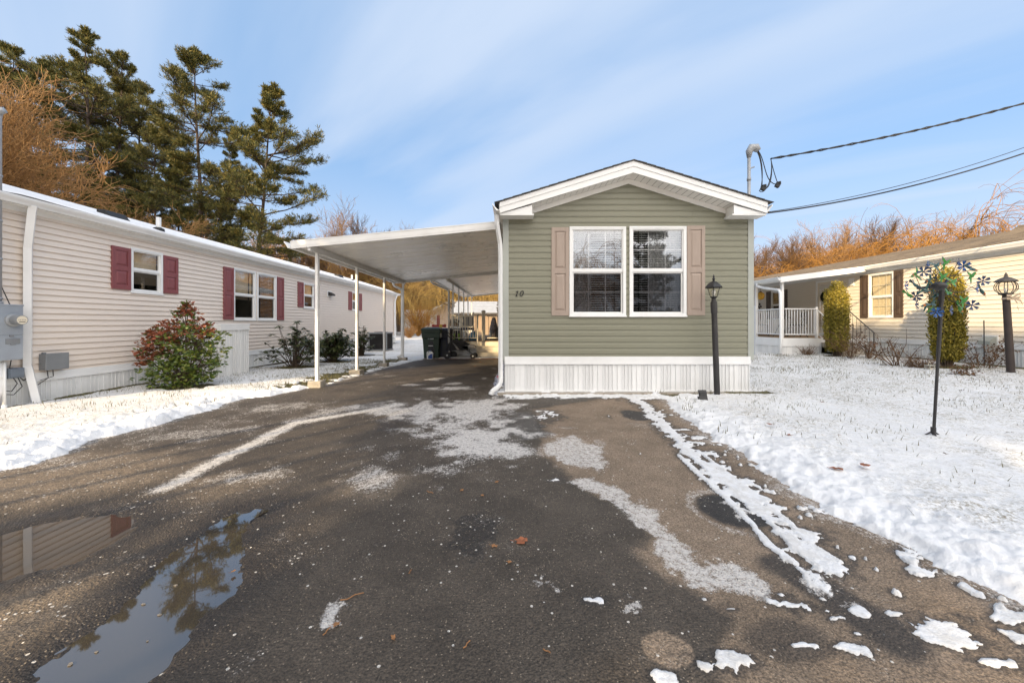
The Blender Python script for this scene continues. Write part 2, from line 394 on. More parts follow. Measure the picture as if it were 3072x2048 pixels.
h = np.where(wallband & (n_b + n_a * .6 > -.06), np.maximum(h, .02 + n_c * .02), h)
# bare earth rings round shrubs and along the house walls
bare = np.zeros_like(X)
for bx, by, r in ((-6.35,7.1,.62),(-6.3,10.65,.75),(-6.0,12.3,.7),(-6.1,14.9,.8),(10.25,11.4,.5),(10.3,8.6,.55)):
    bare = np.maximum(bare, ss(1.15, .7, np.hypot(X - bx, (Y - by) * 1.6) / r + n_b * .9))
bare = np.maximum(bare, ss(.22, .06, np.abs(X + 7.5) + n_b * .25) * (Y < 24))
bare = np.maximum(bare, ss(.55, .30, np.abs(X - 11.8) + n_b * .4))
bare = np.maximum(bare, ss(.35, .2, np.abs(X + 4.25) + n_b * 1.2) * ((Y > 7) & (Y < 13.5)) * .9)
bare = np.maximum(bare, ss(.18, .05, np.abs(Y - 6.5) + n_b * .3) * (X > 2.6) * (X < 4.6) * .9)
thin = np.clip(.56 + n_a * 1.8 + ss(1.0, 5.5, sd) * .35, 0, 1) * ss(.25, .9, sd)
h = h - bare * .035 * (h > 0)
snow = np_mesh('snow_cover', np.stack([X, Y, Z0 + h], 1), F, [], smooth=True)
def attr(o, name, vals):
    a = o.data.attributes.new(name, 'FLOAT', 'POINT'); a.data.foreach_set('value', np.asarray(vals, np.float32))
attr(snow, 'bare', np.clip(bare, 0, 1)); attr(snow, 'thin', thin); attr(snow, 'flat', (m <= 0).astype(float))
m_, nt, bs = new_mat('settled snow'); wc = coords(nt)
def at_(nt, n): a = nt.nodes.new('ShaderNodeAttribute'); a.attribute_name = n; return a.outputs['Fac']
s1 = noise(nt, 9, 6, .65, coords(nt, (1, 1, 1))); s2 = noise(nt, 42, 4, .7, coords(nt, (1, 1.0, 1)), .8); s3 = noise(nt, 14, 5, .72, wc, 1.2)
grass_f = mth(nt, 'MULTIPLY', mth(nt, 'MAXIMUM', mth(nt, 'MULTIPLY', rng(nt, s2, .45, .60), rng(nt, s1, .34, .58)), mth(nt, 'MULTIPLY', rng(nt, s3, .51, .66), .8)), at_(nt, 'thin'))
gcol = mixc(nt, rng(nt, s1, .4, .6), (.10, .095, .05), (.22, .18, .11))
earth = mixc(nt, rng(nt, s2, .35, .65), (.05, .040, .022), (.13, .12, .05))
snowc = mixc(nt, rng(nt, s1, .3, .7), (.70, .705, .72), (.79, .79, .79))
cc = mixc(nt, mth(nt, 'MULTIPLY', grass_f, 1.0, clamp=True), snowc, gcol)
cc = mixc(nt, rng(nt, mth(nt, 'ADD', at_(nt, 'bare'), mth(nt, 'MULTIPLY', s2, .5)), .62, .85), cc, earth)
cc = mixc(nt, mth(nt, 'MULTIPLY', at_(nt, 'flat'), rng(nt, mth(nt, 'ADD', mth(nt, 'MULTIPLY', s1, .6), mth(nt, 'MULTIPLY', s2, .4)), .42, .60, 0, .55)), cc, (.47, .45, .42))
nt.links.new(cc, bs.inputs['Base Color']); bs.inputs['Roughness'].default_value = .75; bs.inputs['Specular IOR Level'].default_value = .25
bump(nt, bs, mth(nt, 'ADD', mth(nt, 'MULTIPLY', s1, 1.0), mth(nt, 'MULTIPLY', s2, .35)), .55, .03)
snow.data.materials.append(m_); tag(snow, kind='structure'); M['snow'] = m_

# --- asphalt with its stains and painted sunlit patches
keep = (np.abs(X) < 9) & (Y < 15)
frost = np.zeros_like(X)
def fr(f, a=1.0, s=1.0):
    global frost
    frost = np.maximum(frost, np.clip((1.0 - f) / s, 0, 1) * a)
fr(linesd(X, Y, c1([(720,540),(1000,395),(1300,250),(1750,170)])) / (.10 + .05 * Y * .35) + n_b * .8, .95, .7)
fr(linesd(X, Y, c1([(1290,240),(1500,190),(1760,165)])) / .38 + n_b * 1.2, .65, .9)
fr(ell(X, Y, c1p(1120,480), 170, 38) + n_b * 2, .6, .8)
fr(ell(X, Y, c1p(1980,280), 250, 78, 0) + n_b * 1.9 + n_a, .85, .8); fr(ell(X, Y, c1p(1850,190), 300, 40) + n_b * 1.8, .85, .7)
fr(ell(X, Y, c1p(2130,320), 215, 85) + n_b * 1.4, 1, .6); fr(ell(X, Y, c1p(2080,190), 190, 60) + n_b * 1.4, .95, .6); fr(ell(X, Y, c1p(2290,370), 80, 24) + n_b, .9, .6)
fr(ell(X, Y, c1p(1980,97), 110, 9) + n_b * 1.2, .9, .7); fr(ell(X, Y, c1p(1650,490), 120, 36) + n_b * 2.2, .7, .9)
fr(ell(X, Y, c1p(200,420), 330, 40) + n_b * 1.5 + n_a * 2, .55, 1.0); fr(ell(X, Y, c1p(850,290), 330, 45) + n_b * 2.4, .55, 1.)
fr(ell(X, Y, c1p(1200,180), 260, 30) + n_b * 2.4, .6, 1.); fr(ell(X, Y, c1p(600,620), 260, 40) + n_b * 3, .3, 1.0)
fr(ell(X, Y, c1p(1470,1090), 40, 46, 20) + n_b * 2.4 + n_c * 3, .9, .5); fr(ell(X, Y, c1p(1770,1040), 22, 26) + n_b * 2 + n_c * 3, .8, .5)
fr(ell(X, Y, c2p(450,355), 105, 55) + n_b * .9 + n_c * .6, .85, .35); fr(linesd(X, Y, c2([(490,490),(600,520),(760,660),(910,800),(1000,880),(1160,905)])) / .135 + n_b * 1.1 + n_c * .8, .9, .45)
fr(ell(X, Y, c2p(560,320), 26, 12) + n_b, .5, .4); fr(ell(X, Y, c2p(690,320), 46, 16) + n_b * 2, .35, .8)
ring = ell(X, Y, c2p(1130,610), 128, 70, -28)
fr(np.abs(ring - .93) / .16 + n_b * 1.3, .55, .7); fr(ell(X, Y, c2p(1155,605), 42, 26, -30) + n_b * 2.5 + n_c * 3.5, .95, .4)
fr(ell(X, Y, c2p(690,985), 42, 26) + n_b * 2.5 + n_c * 4, .7, .4); fr(ell(X, Y, c2p(350,925), 32, 20) + n_b * 2.5 + n_c * 4, .7, .4)
fr(ell(X, Y, c2p(725,245), 55, 16) + n_b, .4, .6); fr(ell(X, Y, c2p(410,258), 40, 8) + n_b * 2, .5, .6)
fr(ell(X, Y, c2p(1440,900), 48, 62, -20) + n_b * 2 + n_c * 3, .8, .4); fr(1 - ss(.22, .0, np.abs(m)) * .7 + n_b, .6, .8)
for k in range(26): fr(ell(X, Y, (rnd.uniform(940, 1500), rnd.uniform(1085, 1165)), rnd.uniform(10, 50), rnd.uniform(2, 6)) + n_b * 2, rnd.uniform(.3, .8), .6)
dryP = c2([(290,180),(300,370),(400,430),(470,500),(560,540),(640,590),(720,690),(735,790),(790,850),(870,890),(960,930),(1000,1010),(1090,1060),(1060,1160),(1090,1334),(1100,1500),(3300,1500),(2352,1000),(1000,150),(700,110)])
dsd = polysd(X, Y, dryP) + n_b * .16 + n_a * .12 + n_c * .04
dry = ss(.05, -.05, dsd)
dry = np.maximum(dry, ss(1.1, .9, ell(X, Y, c2p(850,1185), 60, 40) + n_b * 1.4 + n_a * 1.2))
wet = np.zeros_like(X)
def wt(f, a=1.0, s=.12):
    global wet
    wet = np.maximum(wet, ss(1 + s, 1 - s, f) * a)
wt(ell(X, Y, c2p(1135,610), 108, 52, -28) + n_b * .35); wt(ell(X, Y, c2p(718,205), 44, 17, -15) + n_b * .7)
wt(linesd(X, Y, c2([(1345,850),(1500,960),(1700,1080),(1830,1165)])) / .115 + n_b * 1.0, .85, .3)
wt(ell(X, Y, c2p(1360,1150), 130, 55, -12) + n_b * 1.2 + n_a, .6, .3); wt(ell(X, Y, c2p(1080,1020), 70, 20) + n_b, .3, .3)
wt(ell(X, Y, c1p(2300,260), 70, 52) + n_b * 1.2, 1, .3); wt(ell(X, Y, c1p(2080,740), 55, 50) + n_b * 2 + n_c * 2, .9, .3)
wt(ell(X, Y, c1p(1750,240), 60, 30) + n_b * 1.2, .8, .3)
sunlit_tan = np.clip(ss(1.3, .3, ell(X, Y, c1p(250,480), 420, 95) + n_b * .8) * .8 + ss(1.25, .5, ell(X, Y, c1p(60,1100), 190, 170) + n_b * .6) * .7 + ss(1.2, .4, ell(X, Y, c1p(1000,520), 180, 60) + n_b) * .4 + ss(1.2,.4, ell(X, Y, c1p(1650,520), 160, 45) + n_b)*.5, 0, 1)  # warm sunlight painted into the asphalt colour, along with sandy patches
pud2 = c1([(1140,622),(1180,640),(1090,690),(1080,760),(1072,870),(1050,960),(960,1040),(850,1130),(780,1230),(640,1394),(560,1520),(100,1520),(150,1400),(180,1320),(300,1230),(400,1170),(560,1040),(640,930),(700,870),(800,800),(950,690),(1050,640)])
pud1 = c1([(-300,830),(0,745),(130,695),(300,662),(495,652),(620,668),(560,740),(440,800),(350,850),(150,895),(0,945),(-300,1010)])
psd = np.minimum(polysd(X, Y, pud2), polysd(X, Y, pud1)) + n_b * .10 + n_c * .07
dip = ss(.06, -.05, psd) * .016
micro = (fbm(X * 55, Y * 55, 2, 41) * .0042 + n_c * .003) * np.clip((5 - Y) / 3, 0.15, 1)
za = Z0 + .004 + micro - dip + n_a * .004 * (1 - ss(.3, 0, psd))
idx = np.full(len(X), -1); kk = np.nonzero(keep)[0]; idx[kk] = np.arange(len(kk))
Fk = F[keep[F].all(1)]
asph = np_mesh('driveway', np.stack([X, Y, za], 1)[kk], idx[Fk], [], smooth=True)
for n_, v_ in (('frost', frost), ('dry', dry), ('wet', np.clip(np.maximum(wet, melt * .75) + ss(.40, .0, psd + n_a * .2) * .9, 0, 1)), ('tan', sunlit_tan)): attr(asph, n_, v_[kk])
tag(asph, kind='structure')
m_, nt, bs = new_mat('old asphalt'); wc = coords(nt)
a1 = noise(nt, 120, 3, .7, wc); a2 = noise(nt, 2.2, 6, .62, wc); a3 = noise(nt, 26, 4, .65, wc)
vo = nt.nodes.new('ShaderNodeTexVoronoi'); vo.inputs['Scale'].default_value = 95; nt.links.new(wc, vo.inputs['Vector'])
vo2 = nt.nodes.new('ShaderNodeTexVoronoi'); vo2.inputs['Scale'].default_value = 34; nt.links.new(wc, vo2.inputs['Vector'])
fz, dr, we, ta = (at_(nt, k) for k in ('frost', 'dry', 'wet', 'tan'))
base = mixc(nt, rng(nt, a2, .3, .7), (.053, .042, .032), (.092, .074, .057))
dryc = mixc(nt, rng(nt, a2, .3, .7), (.19, .142, .100), (.275, .208, .150))
base = mixc(nt, dr, base, dryc)
base = mixc(nt, mth(nt, 'MULTIPLY', ta, rng(nt, a3, .25, .6)), base, (.26, .20, .14))  # painted sunlit warmth over the asphalt tone
base = mixc(nt, we, base, (.026, .022, .020))
grain = mixc(nt, rng(nt, a1, .3, .72), (.45, .45, .45), (1.5, 1.48, 1.45))
base = mixc(nt, 1.0, base, grain, 'MULTIPLY')
# pale grit and salt grains, sparse everywhere, thick where the frost is
sp = nt.nodes.new('ShaderNodeSeparateColor'); nt.links.new(vo2.outputs['Color'], sp.inputs[0])
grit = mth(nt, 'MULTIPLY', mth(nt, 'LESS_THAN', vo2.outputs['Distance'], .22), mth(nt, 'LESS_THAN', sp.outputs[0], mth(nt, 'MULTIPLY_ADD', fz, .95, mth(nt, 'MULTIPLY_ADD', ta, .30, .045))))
sp1 = nt.nodes.new('ShaderNodeSeparateColor'); nt.links.new(vo.outputs['Color'], sp1.inputs[0])
grit1 = mth(nt, 'MULTIPLY', mth(nt, 'LESS_THAN', vo.outputs['Distance'], .30), mth(nt, 'LESS_THAN', sp1.outputs[0], mth(nt, 'MULTIPLY_ADD', fz, .85, .10)))
ice = rng(nt, mth(nt, 'ADD', mth(nt, 'MULTIPLY', fz, .85), mth(nt, 'ADD', mth(nt, 'MULTIPLY', mth(nt, 'SUBTRACT', a3, .5), 1.5), mth(nt, 'MULTIPLY', mth(nt, 'SUBTRACT', a1, .5), 1.4))), .30, .95)
ice = mth(nt, 'MULTIPLY', ice, rng(nt, fz, .02, .25))
base = mixc(nt, mth(nt, 'MULTIPLY', ice, .86), base, (.66, .63, .60))
base = mixc(nt, mth(nt, 'MULTIPLY', grit1, .65), base, mixc(nt, rng(nt, fz, .1, .5), (.38, .31, .23), (.62, .60, .57)))
base = mixc(nt, mth(nt, 'MULTIPLY', grit, .85), base, (.68, .64, .58))
nt.links.new(base, bs.inputs['Base Color'])
rg = mth(nt, 'SUBTRACT', mth(nt, 'MULTIPLY_ADD', dr, .22, .62), mth(nt, 'MULTIPLY', we, .30))
nt.links.new(mth(nt, 'ADD', rg, mth(nt, 'MULTIPLY', ice, .1)), bs.inputs['Roughness'])
bs.inputs['Specular IOR Level'].default_value = .45
bump(nt, bs, mth(nt, 'ADD', mth(nt, 'ADD', a1, mth(nt, 'MULTIPLY', vo.outputs['Distance'], .8)), mth(nt, 'MULTIPLY', a3, .6)), .7, .012)
asph.data.materials.append(m_)
# --- meltwater standing in the two hollows, skinned with ice
m_, nt, bs = new_mat('meltwater'); bs.inputs['Base Color'].default_value = (.050, .043, .036, 1)
bs.inputs['Roughness'].default_value = .025; bs.inputs['IOR'].default_value = 1.33; bs.inputs['Specular IOR Level'].default_value = 1.0
bs.inputs['Coat Weight'].default_value = 1.0; bs.inputs['Coat IOR'].default_value = 1.7; bs.inputs['Coat Roughness'].default_value = .015
for P, yc in ((pud2, 1), (pud1, 2)):
    cx_ = sum(p[0] for p in P) / len(P); cy_ = sum(p[1] for p in P) / len(P)
    b = MB(); b.poly([(cx_ + (x - cx_) * 1.14, cy_ + (y - cy_) * 1.08, -.0055) for x, y in P])
    if yc == 2:
        m_ = m_.copy(); bs_ = m_.node_tree.nodes['Principled BSDF']; bs_.inputs['Coat Weight'].default_value = .25; bs_.inputs['Base Color'].default_value = (.045, .034, .025, 1)
    tag(b.build('puddle', m_), kind='structure')
# --- the ground beneath and beyond, one sheet to the horizon
xs = np.concatenate([-np.geomspace(600, 17, 40), np.linspace(-16, 16, 65), np.geomspace(17, 600, 40)])
ys = np.concatenate([-np.geomspace(300, 1, 30), np.linspace(-.8, 34, 60), np.geomspace(36, 900, 60)])
XX, YY = np.meshgrid(xs, ys); gx, gy = XX.ravel(), YY.ravel()
hill = ss(48, 105, gy) * (10 + 7 * ss(0, -60, gx) - 3.0 * ss(-10, 30, gx) + fbm(gx * .03, gy * .03, 3, 5) * 6) * ss(700, 300, gy)
zg = gz(gx, gy) - .12 * (1 - ss(33, 37, gy)) - .06 + hill + (gy < .8) * .05 + fbm(gx * .2, gy * .2, 3, 3) * .12 * (gy > 36)
def gfar(x, y):
    a, b = np.float64(x), np.float64(y)
    return float(gz(a, b) + ss(48, 105, b) * (10 + 7 * ss(0, -60, a) - 3.0 * ss(-10, 30, a) + fbm(np.array([a * .03]), np.array([b * .03]), 3, 5)[0] * 6) * ss(700, 300, b) - .06)
nx_ = len(xs); a = np.arange(len(ys) * nx_).reshape(len(ys), nx_)[:-1, :-1].ravel()
gm, nt, bs = new_mat('snowy ground'); wc = coords(nt)
q1 = noise(nt, .35, 6, .65, wc); q2 = noise(nt, 9, 4, .7, wc)
sepz = nt.nodes.new('ShaderNodeSeparateXYZ'); nt.links.new(wc, sepz.inputs[0])
hf = rng(nt, sepz.outputs[2], .8, 3.0)
gc = mixc(nt, rng(nt, mth(nt, 'ADD', mth(nt, 'MULTIPLY', q1, .6), mth(nt, 'MULTIPLY', q2, .4)), .42, .60), (.80, .80, .80), (.23, .185, .11))
gc = mixc(nt, hf, gc, mixc(nt, rng(nt, q2, .3, .7), (.09, .055, .03), (.20, .125, .065)))
nt.links.new(gc, bs.inputs['Base Color']); bs.inputs['Roughness'].default_value = .85
tag(np_mesh('ground', np.stack([gx, gy, zg], 1), np.stack([a, a+1, a+nx_+1, a+nx_], 1), gm, smooth=True), kind='structure')
# --- grass blades standing through the snow
def blades(name, n, fx, hh, wd, mat_, seed):
    rg_ = np.random.default_rng(seed); x, y = fx(rg_, n); z = gz(x, y) + .066
    d_ = polysd(x, y, drive); k = d_ > .12; x, y, z = x[k], y[k], z[k]; n = len(x)
    an = rg_.uniform(0, 6.283, n); ln = rg_.uniform(.5, 1.4, n) * hh; ti = rg_.uniform(.2, 1.3, n)
    dx, dy = np.cos(an), np.sin(an); wx, wy = -dy * wd, dx * wd
    v = np.stack([np.stack([x - wx, y - wy, z - .03], 1), np.stack([x + wx, y + wy, z - .03], 1), np.stack([x + dx * ln * ti, y + dy * ln * ti, z + ln], 1)], 1).reshape(-1, 3)
    return tag(np_mesh(name, v, np.arange(len(v)).reshape(-1, 3), mat_), 'sparse dry grass blades poking through the thin snow of the lawns', 'grass', kind='stuff')
def lawn_pts(rg_, n):
    k = n // 3
    y = 2.2 + rg_.power(2.2, n) * 11; x = np.where(np.arange(n) < 2 * k, rg_.uniform(1.9, 11.2, n), rg_.uniform(-7.3, -3.9, n))
    c = fbm(x * 1.7, y * 1.7, 3, 77) + rg_.normal(0, .10, n); q = c > -.02
    return x[q], y[q]
blades('grass', 48000, lawn_pts, .045, .0055, M['grass'], 3)
b = MB(); b.poly([(-6.5, -6, -.014), (60, -6, -.014), (60, .82, -.014), (-6.5, .82, -.014)]); tag(b.build('street', asph.data.materials[0]), kind='structure')
# ------------------------------------------------------------------ building kit
m_, nt, bs = new_mat('dark asphalt shingle'); v = coords(nt)
bk_ = nt.nodes.new('ShaderNodeTexBrick'); nt.links.new(v, bk_.inputs['Vector'])
for k, q in (('Scale', 3.2), ('Mortar Size', .012), ('Brick Width', .9), ('Row Height', .42)): bk_.inputs[k].default_value = q
bk_.inputs['Color1'].default_value = (.055, .05, .047, 1); bk_.inputs['Color2'].default_value = (.10, .09, .08, 1); bk_.inputs['Mortar'].default_value = (.03, .03, .03, 1)
nt.links.new(bk_.outputs['Color'], bs.inputs['Base Color']); bs.inputs['Roughness'].default_value = .9; bump(nt, bs, noise(nt, 90, 3, .7, v), .6, .01)
M['shingle'] = m_
m_, nt, bs = new_mat('brown weathered shingle'); v = coords(nt, (1, 1, 1))
n1 = noise(nt, 5, 4, .7, coords(nt, (1, .35, 1))); n2 = noise(nt, 40, 3, .6, v)
nt.links.new(mixc(nt, rng(nt, mth(nt, 'ADD', mth(nt, 'MULTIPLY', n1, .6), mth(nt, 'MULTIPLY', n2, .4)), .35, .65), (.10, .075, .05), (.23, .18, .125)), bs.inputs['Base Color'])
bs.inputs['Roughness'].default_value = .95; bump(nt, bs, n1, .8, .02); M['shinglebrown'] = m_
m_, nt, bs = new_mat('snowed shingle'); v = coords(nt); n1 = noise(nt, 2.5, 6, .7, coords(nt, (3, .7, 3))); n2 = noise(nt, 30, 3, .6, v)
nt.links.new(mixc(nt, rng(nt, mth(nt, 'ADD', mth(nt, 'MULTIPLY', n1, .8), mth(nt, 'MULTIPLY', n2, .2)), .60, .70), (.82, .83, .85), (.06, .06, .065)), bs.inputs['Base Color'])
bs.inputs['Roughness'].default_value = .8; bump(nt, bs, n1, .5, .03); M['snowroof'] = m_
def perf_mat():
    m, nt, bs = new_mat('perforated vinyl'); v = coords(nt, (1, 1, 1))
    sx = nt.nodes.new('ShaderNodeSeparateXYZ'); nt.links.new(v, sx.inputs[0])
    u = mth(nt, 'ADD', sx.outputs[0], sx.outputs[1])
    a = mth(nt, 'ADD', mth(nt, 'MULTIPLY', u, 260), mth(nt, 'MULTIPLY', sx.outputs[2], 260)); b = mth(nt, 'SUBTRACT', mth(nt, 'MULTIPLY', u, 260), mth(nt, 'MULTIPLY', sx.outputs[2], 260))
    h_ = mth(nt, 'MULTIPLY', mth(nt, 'SINE', a), mth(nt, 'SINE', b))
    nt.links.new(mixc(nt, rng(nt, h_, .25, .55), (.77, .77, .76), (.46, .46, .46)), bs.inputs['Base Color']); bs.inputs['Roughness'].default_value = .5
    return m
M['perf'] = perf_mat()
m_, nt, bs = new_mat('paver bricks'); v = coords(nt)
bk_ = nt.nodes.new('ShaderNodeTexBrick'); nt.links.new(v, bk_.inputs['Vector'])
for k, q in (('Scale', 5.), ('Mortar Size', .015), ('Brick Width', 1.), ('Row Height', .5)): bk_.inputs[k].default_value = q
bk_.inputs['Color1'].default_value = (.30, .12, .075, 1); bk_.inputs['Color2'].default_value = (.22, .085, .055, 1); bk_.inputs['Mortar'].default_value = (.16, .13, .11, 1)
nt.links.new(bk_.outputs['Color'], bs.inputs['Base Color']); bs.inputs['Roughness'].default_value = .85; M['brick'] = m_

def frame(P, U, N):
    P, U, N = Vector(P), Vector(U), Vector(N)
    return lambda u, w, z: P + U * u + N * w + Vector((0, 0, z))
def clip_half(poly, a, b):
    """keep z <= a + b*u"""
    out = []; n = len(poly)
    for i in range(n):
        p, q = poly[i], poly[(i+1) % n]; fp = a + b*p[0] - p[1]; fq = a + b*q[0] - q[1]
        if fp >= 0: out.append(p)
        if (fp >= 0) != (fq >= 0):
            t = fp / (fp - fq); out.append((p[0] + (q[0]-p[0])*t, p[1] + (q[1]-p[1])*t))
    return out
def lap_wall(fr, u0, u1, z0, z1, lap, holes=(), clips=(), dutch=False, seams=0, seed=1, lip=.015):
    """horizontal lap siding as real overlapping courses"""
    b = MB(); rg = random.Random(seed)
    prof = [(0, .016), (.66, .014), (.80, .004), (1, .003)] if dutch else [(0, lip), (1, .002)]
    n = int(math.ceil((z1 - z0) / lap))
    def emit(za, zb, wa, wb):
        cuts = sorted({za, zb} | {h for H in holes for h in (H[2], H[3]) if za < h < zb})
        for a, c in zip(cuts, cuts[1:]):
            mid = (a + c) / 2; iv = [(u0, u1)]
            for H in holes:
                if H[2] < mid < H[3]:
                    nv = []
                    for (p, q) in iv:
                        if H[0] > p: nv.append((p, min(q, H[0])))
                        if H[1] < q: nv.append((max(p, H[1]), q))
                    iv = [k for k in nv if k[1] - k[0] > 1e-4]
            for (p, q) in iv:
                poly = [(p, a), (q, a), (q, c), (p, c)]
                for (ca, cb) in clips: poly = clip_half(poly, ca, cb)
                if len(poly) >= 3: b.poly([fr(u, wa + (wb - wa) * (z - za) / max(zb - za, 1e-6), z) for u, z in poly])
    for i in range(n):
        zb = z0 + i * lap
        for (ta, wa), (tb, wb) in zip(prof, prof[1:]):
            a, c = zb + ta * lap, min(z1, zb + tb * lap)
            if c > a: emit(a, c, wa, wb)
        # the under-lip
        iv = [(u0, u1)]
        for H in holes:
            if H[2] < zb < H[3]:
                iv = [k for (p, q) in iv for k in ((p, min(q, H[0])), (max(p, H[1]), q)) if k[1] - k[0] > 1e-4]
        for (p, q) in iv:
            for (ca, cb) in clips:
                # shrink to the sloping roof line
                if cb > 0: p = max(p, (zb - ca) / cb)
                if cb < 0: q = min(q, (zb - ca) / cb)
            if q - p > .01: b.poly([fr(p, .0025, zb), fr(p, prof[0][1], zb), fr(q, prof[0][1], zb), fr(q, .0025, zb)])
        for k in range(seams):
            u = rg.uniform(u0 + .2, u1 - .2)
            if rg.random() < .45 and not any(H[0] < u < H[1] for H in holes) and all(ca + cb * u > zb + lap for ca, cb in clips):
                b.fbox(fr, u, u + .003, .010, .0175, zb + .004, zb + lap * .62)
    return b
def skirting(fr, u0, u1, z0, z1, capz, name, parent):
    """vented vertical skirting panels under a cap rail"""
    b = MB(); seq = [(.052, 1), (.012, 0), (.052, 1), (.012, 0), (.052, 1), (.02, 0), (.066, 0), (.018, 0), (.066, 0)]
    u = u0; i = 0
    while u < u1 - .004:
        wd, mi = seq[i % len(seq)]; e = min(u1, u + wd); rib = wd < .03
        b.fbox(fr, u, e - .002, -.01, .016 if rib else .006, z0 + .03, capz, mi)
        b.fbox(fr, e - .002, e, -.01, .0, z0 + .03, capz, 0)
        u = e; i += 1
    b.fbox(fr, u0 - .004, u1 + .004, -.012, .022, z0, z0 + .032, 0)
    b.fbox(fr, u0 - .008, u1 + .008, -.012, .028, capz + .004, z1, 0); b.fbox(fr, u0 - .008, u1 + .008, -.012, .034, capz - .03, capz + .004, 0)
    return b.build(name, [M['white'], M['perf']], parent)
def ring(b, fr, u0, u1, z0, z1, t, w0, w1, mi=0):
    b.fbox(fr, u0, u1, w0, w1, z1 - t, z1, mi); b.fbox(fr, u0, u1, w0, w1, z0, z0 + t, mi)
    b.fbox(fr, u0, u0 + t, w0, w1, z0 + t, z1 - t, mi); b.fbox(fr, u1 - t, u1, w0, w1, z0 + t, z1 - t, mi)
def window(par, fr, u0, u1, z0, z1, grille=(0, 0), blind='blind', curtain=False, upper='glass', lower='screen', t=.055, seed=1, mid=.5, lower_drop=.0):
    b = MB(); zm = z0 + (z1 - z0) * mid
    ring(b, fr, u0, u1, z0, z1, t, -.03, .032)
    b.fbox(fr, u0 - .008, u1 + .008, -.03, .045, z0 - .012, z0 + .014)       # sill nose
    b.fbox(fr, u0 + .012, u1 - .012, .032, .038, z1 - .03, z1 - .012)
    o = b.build('window', M['white'], par, bevel=.003)
    ua, ub, za, zb = u0 + t, u1 - t, z0 + t, z1 - t
    s = MB(); s.fbox(fr, ua, ub, -.028, .012, zm - .022, zm + .022)
    ring(s, fr, ua, ub, zm + .022, zb, .018, -.02, .008)
    s.build('sash', M['white'], o)
    s = MB(); ring(s, fr, ua + .003, ub - .003, za, zm - .022, .024, -.045, -.012); s.build('sash', M['plastic_grey'] if False else M['alu'], o)
    if grille[0]:
        g = MB(); nx, nz = grille
        for (a, c) in ((za + .02, zm - .022), (zm + .022, zb)):
            for i in range(1, nx): u = ua + (ub - ua) * i / nx; g.fbox(fr, u - .008, u + .008, -.040, -.034, a, c)
            for i in range(1, nz): z = a + (c - a) * i / nz; g.fbox(fr, ua, ub, -.0405, -.0335, z - .008, z + .008)
        g.build('grille', M['white'], o)
    p = MB(); p.fbox(fr, ua + .004, ub - .004, -.010, -.006, zm + .02, zb - .004); p.build('pane', M[upper], o)
    p = MB(); p.fbox(fr, ua + .02, ub - .02, -.026, -.022, za + .02, zm - .02); p.build('pane', M[lower], o)
    rg = random.Random(seed)
    if blind == 'blind':
        s = MB(); z = zb; 
        while z > za + .03:
            tl = rg.uniform(.008, .013)
            s.poly([fr(ua, -.075, z - tl), fr(ub, -.075, z - tl), fr(ub, -.098, z + tl * .6), fr(ua, -.098, z + tl * .6)]); z -= .042
        for q in (.22, .78): s.fbox(fr, ua + (ub-ua)*q, ua + (ub-ua)*q + .003, -.088, -.086, za, zb)
        s.fbox(fr, ua, ub, -.10, -.07, zb - .03, zb)
        s.build('blind', M['blind'], o)
    elif blind == 'shade':
        s = MB(); zs = zm - (zm - za) * rg.uniform(.1, .75)
        n = 40; 
        for i in range(n):
            a = zb - (zb - zs) * i / n; c = zb - (zb - zs) * (i + 1) / n
            s.poly([fr(ua, -.07, a), fr(ub, -.07, a), fr(ub, -.074, (a + c) / 2), fr(ua, -.074, (a + c) / 2)]); s.poly([fr(ua, -.074, (a+c)/2), fr(ub, -.074, (a+c)/2), fr(ub, -.07, c), fr(ua, -.07, c)])
        s.build('blind', M['shade'], o)
    elif blind == 'vertical':
        s = MB(); s.fbox(fr, ua, ub, -.075, -.065, za, zb)
        for i in range(1, 4): q = ua + (ub - ua) * i / 4; s.fbox(fr, q - .004, q + .004, -.065, -.06, za, zb)
        s.build('blind', pm('cream vertical blind', (.74,.68,.55), .7, .05, 3), o)
    if curtain:
        s = MB()
        for (ca, cb) in curtain:
            n = 26; c0 = ua + (ub - ua) * ca; c1_ = ua + (ub - ua) * cb
            for i in range(n):
                q0, q1 = c0 + (c1_ - c0) * i / n, c0 + (c1_ - c0) * (i+1) / n
                w0_, w1_ = -.17 + .022 * math.sin(i * 1.9) + .012 * math.sin(i * .7), -.17 + .022 * math.sin((i+1) * 1.9) + .012 * math.sin((i+1) * .7)
                s.poly([fr(q0, w0_, za - .1), fr(q1, w1_, za - .1), fr(q1, w1_, zb + .02), fr(q0, w0_, zb + .02)])
        s.build('curtain', M['curtain'], o, smooth=True)
    r = MB()                                                                     # the room behind
    a, c, e, g_ = u0 - .25, u1 + .25, z0 - .3, z1 + .1
    for pts in ([(a,-.9,e),(c,-.9,e),(c,-.9,g_),(a,-.9,g_)], [(a,-.9,e),(a,-.9,g_),(a,-.03,g_),(a,-.03,e)], [(c,-.9,e),(c,-.03,e),(c,-.03,g_),(c,-.9,g_)], [(a,-.9,g_),(c,-.9,g_),(c,-.03,g_),(a,-.03,g_)], [(a,-.9,e),(a,-.03,e),(c,-.03,e),(c,-.9,e)]):
        r.poly([fr(*q) for q in pts])
    r.build('interior', M['room'], o)
    return o
